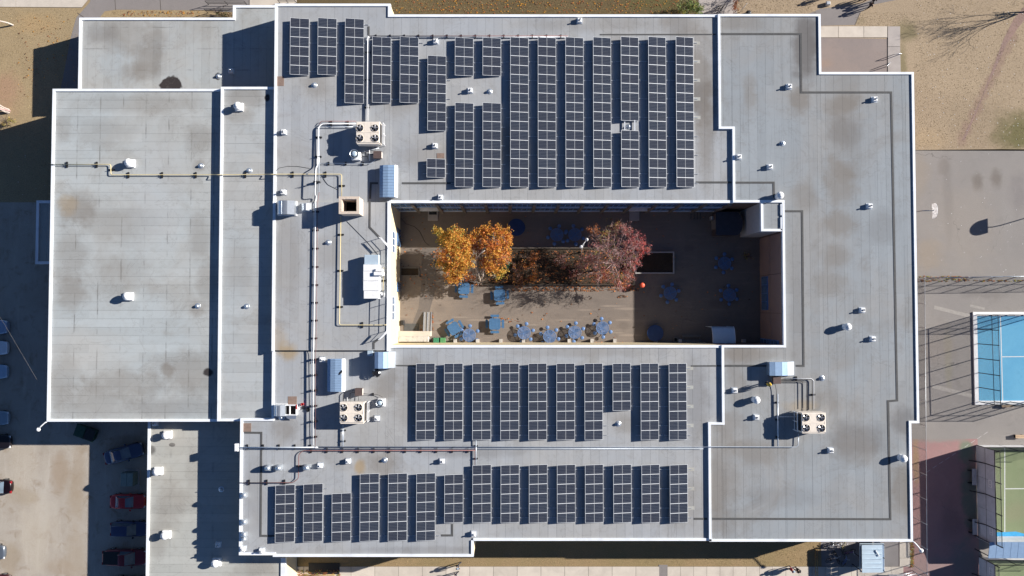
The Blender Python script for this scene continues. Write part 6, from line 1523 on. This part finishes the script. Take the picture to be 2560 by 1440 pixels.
# tree beyond the top edge whose twiggy shadow falls on the entrance path
bare_tree('leafless tree beyond the top picture edge beside the entrance path', 1985, -45, (.1,.1,1), 5.5, 'bark_dark', .14)
bare_tree('small leafless tree beyond the left picture edge near the gym shadow', -45, 210, (.1,.1,1), 5, 'bark_pink', .1)
# leaf litter: too many to count
LF['soil'] = leafm('leaf_dark', (.07,.05,.035))
def litter(name, spec, cols, size):
    k = MB()
    for (x0, y0, x1, y1, n, z) in spec:
        for _ in range(n):
            a_ = random.uniform(0, 2*pi); p = P(random.uniform(x0,x1), random.uniform(y0,y1), z+random.uniform(0,.03)); s = size*random.uniform(.6,1.5)
            k.add([p+Vector((s*cos(a_+q), s*.6*sin(a_+q*1.0)+s*.3*cos(q), random.uniform(0,.03))) for q in (0,1.6,3.1,4.7)], [(0,1,2,3)], random.randrange(len(cols)))
    o = k.build(name, [LF[c] for c in cols]); o['kind'] = 'stuff'; return o
litter('fallen_leaves', [(1210,625,1585,708,1500,.30),(1280,714,1600,728,500,.03),(1170,690,1215,716,160,.03),(1230,795,1300,806,30,.03),(1545,738,1568,744,22,.03),(1000,856,1590,861,420,.03),(1078,780,1084,826,26,.03),(1000,620,1100,720,90,.03),(1000,500,1900,850,260,.03),(1050,822,1066,829,20,.03)], ['rust','brown','orange','brown','brown','soil'], .09)
litter('lawn_leaves', [(985,0,1700,33,650,.03),(40,40,190,250,160,.03),(300,28,500,40,90,.03)], ['gold','rust','brown'], .08)
litter('edge_leaves', [(2276,1356,2284,1420,170,.05),(2290,690,2420,704,140,.03),(2420,700,2560,704,60,.03),(745,1425,850,1440,110,.09)], ['brown','rust','olive'], .10)
k = MB()
for (x0,y0,x1,y1,n) in ((200,20,280,1440,0),(2290,0,2560,370,170),(2300,380,2560,690,40),(30,380,120,505,8)):
    for _ in range(n):
        p = P(random.uniform(x0,x1), random.uniform(y0,y1), .02); s = random.uniform(.02,.05)
        k.add([p+Vector((s,0,0)),p+Vector((0,s,.01)),p+Vector((-s,0,0)),p+Vector((0,-s,.01))],[(0,1,2,3)])
o = k.build('paper_scraps', M['white']); o['kind'] = 'stuff'
# grass tufts on the verges and lawns, one mass
k = MB()
tm = [leafm('grass_straw', (.50,.38,.20), .2), leafm('grass_tan', (.36,.27,.14), .2), leafm('grass_dull', (.22,.18,.08), .2)]
for (x0,y0,x1,y1,n) in ((0,22,195,500,5200),(985,-10,1740,34,3600),(2285,0,2560,370,6500),(1190,1352,2050,1413,4600),(740,1392,1185,1413,900),(1845,-5,2040,33,900),(2140,30,2285,66,500),(280,26,500,44,500)):
    for _ in range(n):
        p = P(random.uniform(x0,x1), random.uniform(y0,y1), .005); s = random.uniform(.025,.055); a_ = random.uniform(0,2*pi)
        k.add([p+Vector((s*cos(a_),s*sin(a_),0)), p-Vector((s*cos(a_),s*sin(a_),0)), p+Vector((random.gauss(0,.03),random.gauss(0,.03),s*.8))],[(0,1,2)], random.choices((0,1,2),(3,4,3))[0])
o = k.build('grass_tufts', tm); o['kind'] = 'stuff'
# ------------------------------------------------------------------ fences
def wire(name, alpha):
    t = NT(name); m_ = t.done((.10,.105,.11), .5, .4, .4)
    tb = t.n('ShaderNodeBsdfTransparent'); mx = t.n('ShaderNodeMixShader')
    v = t.obj(); sp = t.n('ShaderNodeSeparateXYZ'); t.l(v, sp.inputs[0])
    u = t.math('ADD', t.math('ADD', sp.outputs[0], sp.outputs[1]), 200.0)
    def diag(sg):
        a_ = t.math('ADD', u, t.math('MULTIPLY', sp.outputs[2], sg)); a_ = t.math('FRACT', t.math('DIVIDE', t.math('ADD', a_, 100), .075))
        return t.ramp(t.math('ABSOLUTE', t.math('SUBTRACT', a_, .5)), .5-alpha, .5-alpha+.02, 0, 1, False)
    f = t.math('MAXIMUM', diag(1.0), diag(-1.0))
    t.l(f, mx.inputs[0]); t.l(tb.outputs[0], mx.inputs[1]); t.l(t.b.outputs[0], mx.inputs[2]); t.l(mx.outputs[0], t.t.nodes['Material Output'].inputs['Surface'])
    return m_
M['chainlink'] = wire('chain_link_wire', .075)
M['fencegrey'] = mk('galvanised_fence_pipe', (.42,.45,.48), .4, .5, .5)
def fence(lab, pts, h, post_step, mat='fencegrey', rails=(1.0,), r_post=.04, mesh=True, z=0.0, ground=True, group=None):
    q = [P(a_, b_, z) for a_, b_ in pts] if ground else pts
    r = thing('chain_link_fence', lab, 'fence', q[0], 0, group)
    for a_, b_ in zip(q, q[1:]):
        L = b_-a_; n = max(1, round(L.length/post_step))
        for i in range(n+(1 if b_ is q[-1] else 0)):
            p = a_+L*i/n; k = MB(); k.tube([p, p+Vector((0,0,h+.05))], r_post, 6); k.build('post', M[mat], r)
        for f in rails:
            k = MB(); k.tube([a_+Vector((0,0,h*f)), b_+Vector((0,0,h*f))], r_post*.75, 6); k.build('rail', M[mat], r)
        if mesh:
            for i in range(n):
                p0, p1 = a_+L*i/n, a_+L*(i+1)/n; k = MB(); k.add([p0+Vector((0,0,.03)), p1+Vector((0,0,.03)), p1+Vector((0,0,h)), p0+Vector((0,0,h))], [(0,1,2,3)]); k.build('wire_mesh', M['chainlink'], r)
    return r
fence('tall chain link fence running east from the building between playground and courts', [(2273,697),(2700,690)], 3.3, 2.6, rails=(1.0,.5))
fence('tall chain link fence running south along the right side of the building', [(2273,700),(2279,1470)], 3.3, 3.0, rails=(1.0,))
fence('black fence round the blue sports court', [(2600,787),(2440,787),(2446,1004),(2600,1004)], 4.0, 1.92, 'blackmetal', (1.0,.72,.02), .05)
# blue court with a white kerb
r = thing('blue_court', 'blue painted sports court inside a white kerb at the right picture edge', 'sports court', P(2520,895,0))
a = P(2432,780,.1); c = P(2700,1012,.1)
k = MB(); k.sheet([(a.x+.3,c.y+.2),(c.x,c.y+.2),(c.x,a.y-.3),(a.x+.3,a.y-.3)], .03); k.build('court_surface', M['bluecourt'], r)
i0 = P(2437,1010,.1); k = MB(); k.ribbon([(c.x,c.y+.02),(i0.x,c.y+.02),(a.x,a.y),(c.x,a.y)], 0, .48, 0, .16); k.build('kerb', M['white'], r)
for pts in ([(2501,786),(2507,1007)], [(2504,892),(2700,890)]):
    k = MB(); k.ribbon(px(pts, .03), .05, .05, .031, .036); k.build('court_line', M['line'], r)
# benches south of the blue court
def bench(lab, x0, y0, x1, y1, mat='benchwood', h=.45):
    a = P(x0,y0,h); c = P(x1,y1,h); r = thing('bench', lab, 'bench', ((a.x+c.x)/2,(a.y+c.y)/2,0)); hor = abs(c.x-a.x) > abs(a.y-c.y)
    n = 2
    for i in range(n):
        if hor: yy0 = c.y+(a.y-c.y)*i/n+.01; yy1 = c.y+(a.y-c.y)*(i+1)/n-.01; MB().box(a.x,c.x,yy0,yy1,h-.05,h).build('seat_plank', M[mat], r)
        else: xx0 = a.x+(c.x-a.x)*i/n+.01; xx1 = a.x+(c.x-a.x)*(i+1)/n-.01; MB().box(xx0,xx1,c.y,a.y,h-.05,h).build('seat_plank', M[mat], r)
    for f in (.12,.88):
        if hor: xx = a.x+(c.x-a.x)*f; MB().box(xx-.04,xx+.04,c.y+.03,a.y-.03,0,h-.05).build('leg', M['blackmetal'], r)
        else: yy = c.y+(a.y-c.y)*f; MB().box(a.x-.25,c.x+.03,yy-.04,yy+.04,0,h-.05).build('leg', M['blackmetal'], r)
    return r
M['benchwood'] = mk('tan_bench_boards', (.48,.34,.22), .7)
bench('tan bench between the blue and green courts, nearer the blue court', 2505, 1012, 2535, 1018)
bench('tan bench between the two courts, at the right picture edge above the green court', 2539, 1087, 2562, 1096)
bench('dark double bench outside the grey boards, upper one', 2430, 1172, 2442, 1213, 'rail', .5)
bench('dark double bench outside the grey boards, lower one', 2431, 1298, 2444, 1337, 'rail', .5)
# green court with tall grey boards
def boarded_court(lab, x0, y0, x1, y1, n, hb, hf, notices, shade):
    r = thing('boarded_court', lab, 'sports court', P(x0, y1, 0))
    a = P(x0,y0,0); b_ = P(x0+5,y1,0); e_ = P(x1,y0,0)
    k = MB(); k.sheet([(a.x,a.y),(b_.x,b_.y),(e_.x+6,b_.y),(e_.x+6,a.y)], .024); k.build('court_surface', M['greencourt'], r)
    d = (b_-a)
    for i in range(n):
        for z0, z1 in ((.05,hb*.49),(hb*.51,hb)):
            p0, p1 = a+d*(i+.01)/n, a+d*(i+.99)/n; k = MB(); k.box(p0.x-.03, p0.x+.03, p1.y, p0.y, z0, z1); k.build('board_panel', M['board'], r)
    for i in range(n+1):
        p = a+d*i/n; k = MB(); k.box(p.x+.03,p.x+.13,p.y-.05,p.y+.05,0,hf); k.build('post', M['blackmetal'], r)
        if i % 2 == 1 and i < n:
            k = MB(); k.tube([p+Vector((-.9,0,.0)), p+Vector((-.05,0,hb*.5)), p+Vector((-.05,0,hb))], .06, 5); k.build('brace', M['blackmetal'], r)
    for zz, rr in ((hf,.04),(hb,.06),(hb*.5,.05)):
        k = MB(); k.tube([Vector((a.x,a.y,zz)), Vector((b_.x,b_.y,zz))], rr, 6); k.build('rail', M['blackmetal'], r)
    L = e_.x-a.x; m_ = int(L/2.4)
    for i in range(m_):
        k = MB(); k.box(a.x+.1+L*i/m_, a.x+.1+L*(i+1)/m_-.03, a.y-.03, a.y+.03, .05, hb*.42); k.build('board_panel', M['white'], r)
        p = Vector((a.x+L*(i+1)/m_, a.y, 0)); k = MB(); k.tube([p, p+Vector((0,0,hf*.8))], .045, 5); k.build('post', M['blackmetal'], r)
    k = MB(); k.tube([Vector((a.x,a.y,hf*.8)), Vector((e_.x+3,a.y,hf*.8))], .04, 6); k.build('rail', M['blackmetal'], r)
    k = MB(); k.tube([Vector((a.x,a.y,hb*.42)), Vector((e_.x+3,a.y,hb*.42))], .04, 6); k.build('rail', M['blackmetal'], r)
    k = MB(); k.add([Vector((a.x,a.y,hb)),Vector((b_.x,b_.y,hb)),Vector((b_.x,b_.y,hf)),Vector((a.x,a.y,hf))],[(0,1,2,3)]); k.build('wire_mesh', M['chainlink'], r)
    k = MB(); k.add([Vector((a.x,a.y,hb*.42)),Vector((e_.x+3,a.y,hb*.42)),Vector((e_.x+3,a.y,hf*.8)),Vector((a.x,a.y,hf*.8))],[(0,1,2,3)]); k.build('wire_mesh', M['chainlink'], r)
    for f, zz in notices:
        p = a+d*f; k = MB(); k.box(p.x-.045,p.x-.03,p.y-.45,p.y+.45,zz,zz+.62); nt = k.build('notice', M['white'], r)
        k = MB()
        for j, (u, w_) in enumerate(((-.25,.18),(.05,.22),(.28,.1))): k.box(p.x-.052,p.x-.045,p.y+u-w_/2,p.y+u+w_/2,zz+.18,zz+.42); 
        k.build('print', M['rail'], nt)
    return r
M['board'] = mk('grey_rink_boards', (.58,.59,.62), .6, 0, .3, .08, 1.2, (.4,.4,.42), .8, .3)
R1 = boarded_court('green sports court behind tall grey boards at the right picture edge', 2440, 1113, 2610, 1340, 6, 3.35, 4.3, ((.37,2.2),(.88,2.2)), 0)
for pts in ([(2512,1120),(2512,1330)], [(2512,1222),(2700,1221)]):
    k = MB(); k.ribbon(px(pts, .03), .05, .05, .026, .03); k.build('court_line', M['line'], R1)
k = MB(); k.sheet(px([(2487,1331),(2540,1329),(2600,1344),(2600,1347),(2487,1349)], .03), .033); k.build('blue_border', M['bluestrip'], R1)
R2 = boarded_court('second boarded green court cut off by the bottom right picture corner', 2447, 1392, 2610, 1560, 4, 2.9, 3.6, ((.12,1.9),(.3,1.3)), 0)
# blue ribbed shelter between the two courts
r = thing('court_shelter', 'blue ribbed metal shelter roof between the two green courts', 'shelter', P(2520,1376,0))
a = P(2474,1355,3.0); c = P(2620,1398,3.0); n = 8
for i in range(n):
    x0, x1 = a.x+(c.x-a.x)*i/n, a.x+(c.x-a.x)*(i+1)/n; k = MB()
    k.add([(x0+.02,c.y,2.7),(x1-.02,c.y,2.7),(x1-.02,a.y,3.05),(x0+.02,a.y,3.05),(x0+.02,c.y,2.62),(x1-.02,c.y,2.62),(x1-.02,a.y,2.97),(x0+.02,a.y,2.97)], [(0,1,2,3),(4,7,6,5),(0,4,5,1),(1,5,6,2),(2,6,7,3),(3,7,4,0)]); k.build('roof_panel', M['bluemetal'], r)
for xx in (a.x+.2, c.x-.4):
    for yy in (c.y+.2, a.y-.2): MB().tube([(xx,yy,0),(xx,yy,2.7)], .06, 6).build('post', M['blackmetal'], r)
MB().box(a.x+.3,c.x-.3,a.y-.35,a.y-.25,.1,2.6).build('back_wall', M['board'], r)
# basketball hoops: one in view, one just beyond the right picture edge that throws its shadow in
M['board_white'] = leafm('translucent_backboard', (.85,.85,.86), .5)
def hoop(lab, bx, by, z=3.0, face=1):
    bc = P(bx, by, z+.5); r = thing('basketball_hoop', lab, 'basketball hoop', (bc.x, bc.y, 0), 0, 'basketball hoops on the playground')
    # fan shaped backboard standing upright, plane across x
    pts = [(-.9,-.1),(.9,-.1),(.9,.35)]+[(.9*cos(pi*i/10*.86+.07*pi), .35+.65*sin(pi*i/10*.86+.07*pi)) for i in range(0,11)]+[(-.9,.35)]
    k = MB(); n = len(pts); vs = [(face*(-.03)-.22*q*face*1.0*0, p, z+q) for p, q in pts]+[(face*.03, p, z+q) for p, q in pts]
    fs = [tuple(range(n)), tuple(range(2*n-1, n-1, -1))]+[(i,(i+1)%n,n+(i+1)%n,n+i) for i in range(n)]; k.add(vs, fs); k.build('backboard', M['board_white'], r, True)
    MB().tube([(1.5*face,0,0),(1.5*face,0,2.9),(1.2*face,0,3.2),(.05*face,0,3.3)], .06, 8).build('pole', M['fencegrey'], r, True)
    MB().tube([(face*-.04-.28*face+.23*cos(2*pi*i/16), .23*sin(2*pi*i/16), z+.05) for i in range(17)], .012, 5, cap=False).build('rim', M['redpipe'], r, True)
    return r
hoop('basketball hoop with a white fan shaped backboard near the right wall', 2338, 526, 3.0, -1)
hoop('basketball hoop beyond the right picture edge throwing its shadow on the playground', 2643, 519, 3.0, 1)
# low lamp and pipe stubs by the slab walk
r = thing('bike_rack', 'thin grey bent pipe rack at the corner of the slab walk', 'bike rack', P(2240,152,0))
k = MB(); k.tube([P(2235,136,.05),P(2235,136,.9),P(2254,134,.9),P(2254,134,.05)], .04, 6); k.build('pipe_hoop', M['galv'], r)
k = MB(); k.tube([P(2218,166,.05),P(2218,164,.9),P(2224,158,.9),P(2226,157,.05)], .04, 6); k.build('pipe_hoop', M['galv'], r)
# bike racks and railing by the north west annex
def rack_rails(lab, x0, x1, y, z1=1.0):
    r = thing('steel_railing', lab, 'railing', P((x0+x1)/2, y, 0)); a_ = P(x0,y,0); b_ = P(x1,y,0); n = 3
    for i in range(n):
        p = a_+(b_-a_)*i/(n-1); k = MB(); k.tube([p, p+Vector((0,0,z1))], .035, 5); k.build('post', M['blackmetal'], r)
    for f in (1,.66,.33): k = MB(); k.tube([a_+Vector((0,0,z1*f)), b_+Vector((0,0,z1*f))], .03, 5); k.build('rail', M['blackmetal'], r)
    return r
rack_rails('black three rail railing above the annex roof, the upper one of two', 522, 618, 12, 1.15)
rack_rails('black three rail railing beside the annex wall, the lower one of two', 520, 600, 33, 1.15)
rack_rails('black railing by the entrance slab at the top left of the main roof', 700, 742, 8, 1.2)
rack_rails('dark railing on the entrance path at the north edge', 1790, 1802, 24, 1.2)
# poles by the north path
for x, lab, m_ in ((1798,'thin dark pole beside the entrance path at the north edge','blackmetal'),(1850,'thin white pole beside the red hedge at the north edge','white'),(1722,'thin dark pole standing in the green shrub at the north edge','blackmetal')):
    k = MB(); k.tube([P(x,31,0), P(x,31,0)+Vector((0,0,2.6))], .04, 6); tag(k.build('pole', M[m_]), lab, 'pole')
k = MB(); c = P(1869,36,.2); k.lathe((c.x,c.y,0), [(.35,0),(.38,.5),(.3,.75),(.1,.8)], 12); tag(k.build('litter_barrel', M['black']), 'dark round barrel just outside the north wall', 'barrel')
k = MB(); c = P(2070,9,.3); k.cbox(c.x-.25,c.x+.25,c.y-.2,c.y+.25,0,.5,.06); tag(k.build('stone_block', M['rail']), 'grey block lying beside the side path', 'block')
# ------------------------------------------------------------------ south side: bike shelter, bikes, rack
r = thing('bike_shelter', 'pale blue metal bike shelter with ribbed panels by the lower right corner', 'shelter', P(2186,1398,0))
zt = 2.6; a = P(2154,1362,zt); c = P(2215,1432,zt); n = 6
for i in range(n):
    y1, y0 = a.y-(a.y-c.y)*i/n, a.y-(a.y-c.y)*(i+1)/n; k = MB()
    xm = a.x+(c.x-a.x)*.88
    k.add([(a.x,y0+.02,zt+.05),(xm,y0+.02,zt-.05),(xm,y1-.02,zt-.05),(a.x,y1-.02,zt+.05),(a.x,y0+.02,zt),(xm,y0+.02,zt-.1),(xm,y1-.02,zt-.1),(a.x,y1-.02,zt)], [(0,1,2,3),(4,7,6,5),(0,4,5,1),(1,5,6,2),(2,6,7,3),(3,7,4,0)]); k.build('roof_panel', M['bluemetal2'], r)
    k = MB(); k.add([(xm+.03,y0+.03,zt-.1),(c.x-.1,y0+.03,zt-.45),(c.x-.1,y1-.03,zt-.45),(xm+.03,y1-.03,zt-.1)], [(0,1,2,3)]); k.build('window_strip', M['winblue'], r)
    if i: MB().box(a.x,xm,y1-.025,y1+.025,zt-.02,zt+.085).build('rib', M['bluemetal2'], r)
MB().ribbon([(a.x-.03,c.y-.03),(c.x,c.y-.03),(c.x,a.y+.03),(a.x-.03,a.y+.03)], .07, 0, zt-.5, zt-.35, closed=True).build('eaves_frame', M['bluemetal2'], r)
for xx in (a.x+.08, c.x-.1):
    for yy in (c.y+.1, (a.y+c.y)/2, a.y-.1): MB().tube([(xx,yy,0),(xx,yy,zt-.1)], .05, 6).build('post', M['blackmetal'], r)
for i in range(3):
    yy = c.y+(a.y-c.y)*(i+.5)/3; MB().box(c.x-.16,c.x-.12,yy-.55,yy+.55,.1,zt-.5).build('side_panel', M['bluemetal2'], r)
k = MB(); q0, q1 = P(2190,1376,zt+.12), P(2199,1391,zt+.12); k.ribbon([q0,q1], .04, .04, zt+.02, zt+.12); tag(k.build('loose_bar', M['white']), 'loose white bar lying on the bike shelter roof', 'bar')
def bicycle(lab, x, y, rz, col):
    c = P(x, y, 0); r = thing('bicycle', lab, 'bicycle', c, rz, 'bicycles parked in the shade of the bike shelter')
    fm = mk('bike_frame', col, .35, .1, .5, obj=True); k = MB()
    for p, q in (((-.5,0,.34),(-.12,0,.30)),((-.12,0,.30),(-.28,0,.80)),((-.5,0,.34),(-.26,0,.72)),((-.12,0,.30),(.38,0,.75)),((-.26,0,.72),(.36,0,.82)),((.34,0,.90),(.55,0,.34))): k.tube([p,q], .035, 6)
    k.build('frame', fm, r, True)
    for xx in (-.5,.55):
        k = MB(); k.tube([(xx+.33*cos(2*pi*i/20),0,.34+.33*sin(2*pi*i/20)) for i in range(21)], .028, 5, cap=False)
        for i in range(6): k.tube([(xx,0,.34),(xx+.33*cos(pi*i/3),0,.34+.33*sin(pi*i/3))], .006, 3)
        k.build('wheel', M['tyre'], r, True)
    MB().tube([(.40,-.30,.98),(.32,-.14,1.0),(.33,0,.95),(.32,.14,1.0),(.40,.30,.98)], .022, 6).build('handlebar', M['galv'], r, True)
    k = MB(); k.cbox(-.42,-.14,-.07,.07,.82,.88,.03); k.build('saddle', M['black'], r, True); return r
bicycle('white bicycle at the top left of the shaded bike area, by the wall', 2070, 1362, .5, (.75,.75,.78))
bicycle('pale bicycle against the wall next to the white one', 2086, 1356, -.3, (.6,.6,.65))
bicycle('yellowish bicycle against the wall in the shaded bike area', 2104, 1360, 1.4, (.55,.45,.15))
bicycle('purple bicycle in the middle of the shaded bike area', 2118, 1377, .3, (.16,.08,.28))
bicycle('dark grey bicycle low on the left of the shaded bike area', 2074, 1391, .8, (.10,.10,.14))
bicycle('black bicycle beside the dark grey one in the shaded bike area', 2089, 1392, 1.9, (.02,.02,.025))
bicycle('blue bicycle with a pale wheel guard nearest the shelter posts', 2107, 1398, 1.2, (.05,.12,.38))
r = thing('ladder_rack', 'long rusty yellow bike rack at the left end of the bike area', 'bike rack', P(2042,1405,0)); M['rusty'] = mk('rusty_yellow_steel', (.40,.26,.10), .6)
q0, q1 = P(2041,1374,.35), P(2042,1450,.35)
for dx in (-.12,.12): MB().tube([q0+Vector((dx,0,0)), q1+Vector((dx,0,0))], .04, 6).build('rail', M['rusty'], r)
for i in range(9):
    p = q0+(q1-q0)*i/8; MB().tube([(p.x-.12,p.y,.35),(p.x+.12,p.y,.35)], .025, 5).build('rung', M['rusty'], r)
    if i % 2 == 0: MB().tube([(p.x-.12,p.y,0),(p.x-.12,p.y,.35)], .03, 5).build('leg', M['rusty'], r)
# gate by the lower right corner
r = thing('gate_barrier', 'grey pedestrian gate with angled rails at the bottom right of the pavement', 'gate', P(2278,1432,0))
for pts in ([(2212,1441),(2280,1426)],[(2280,1426),(2300,1442)]):
    q = px(pts)
    for zz in (.5,1.05): MB().tube([p+Vector((0,0,zz)) for p in q], .035, 6).build('rail', M['galv'], r)
    for p in q: MB().tube([p, p+Vector((0,0,1.1))], .04, 6).build('post', M['galv'], r)
MB().box(*sorted((P(2219,1434,.6).x,P(2256,1434,.6).x)), P(2219,1436,.6).y-.02, P(2219,1436,.6).y+.02, .55, 1.0).build('gate_panel', M['rail'], r)
# lower left: steps, dark mat, railing by the wing
k = MB(); a = P(772,1407,0); c = P(849,1435,0); k.cbox(a.x,c.x,c.y,a.y,.062,.09,.01); tag(k.build('entrance_mat', M['black']), 'large black mat on the pavement below the south wall', 'mat')
r = thing('sandwich_sign', 'small pale sign board by the corner of the low south west wing', 'sign', P(724,1429,0))
k = MB(); c = P(724,1430,.8); k.add([(c.x-.5,c.y-.25,1.2),(c.x+.5,c.y-.25,1.2),(c.x+.5,c.y+.25,.1),(c.x-.5,c.y+.25,.1),(c.x-.5,c.y-.3,1.2),(c.x+.5,c.y-.3,1.2),(c.x+.5,c.y+.2,.1),(c.x-.5,c.y+.2,.1)],[(0,1,2,3),(4,7,6,5),(0,4,5,1),(1,5,6,2),(2,6,7,3),(3,7,4,0)]); k.build('board', M['white'], r)
k = MB(); k.ribbon([(c.x-.2,c.y+.02),(c.x+.02,c.y-.12),(c.x+.1,c.y+.1)], .05, .05, .8, 1.0); k.build('mark', M['cable'], r)
r = thing('flower_bed', 'narrow bed of dry stalks with a rusty rail by the large black mat', 'flower bed', P(800,1440,0))
MB().tube([P(765,1439,.25),P(838,1437,.25)], .05, 6).build('rail', M['rusty'], r)
for xx in (767,800,836): MB().tube([P(xx,1438,0),P(xx,1438,.27)], .04, 5).build('post', M['rusty'], r)
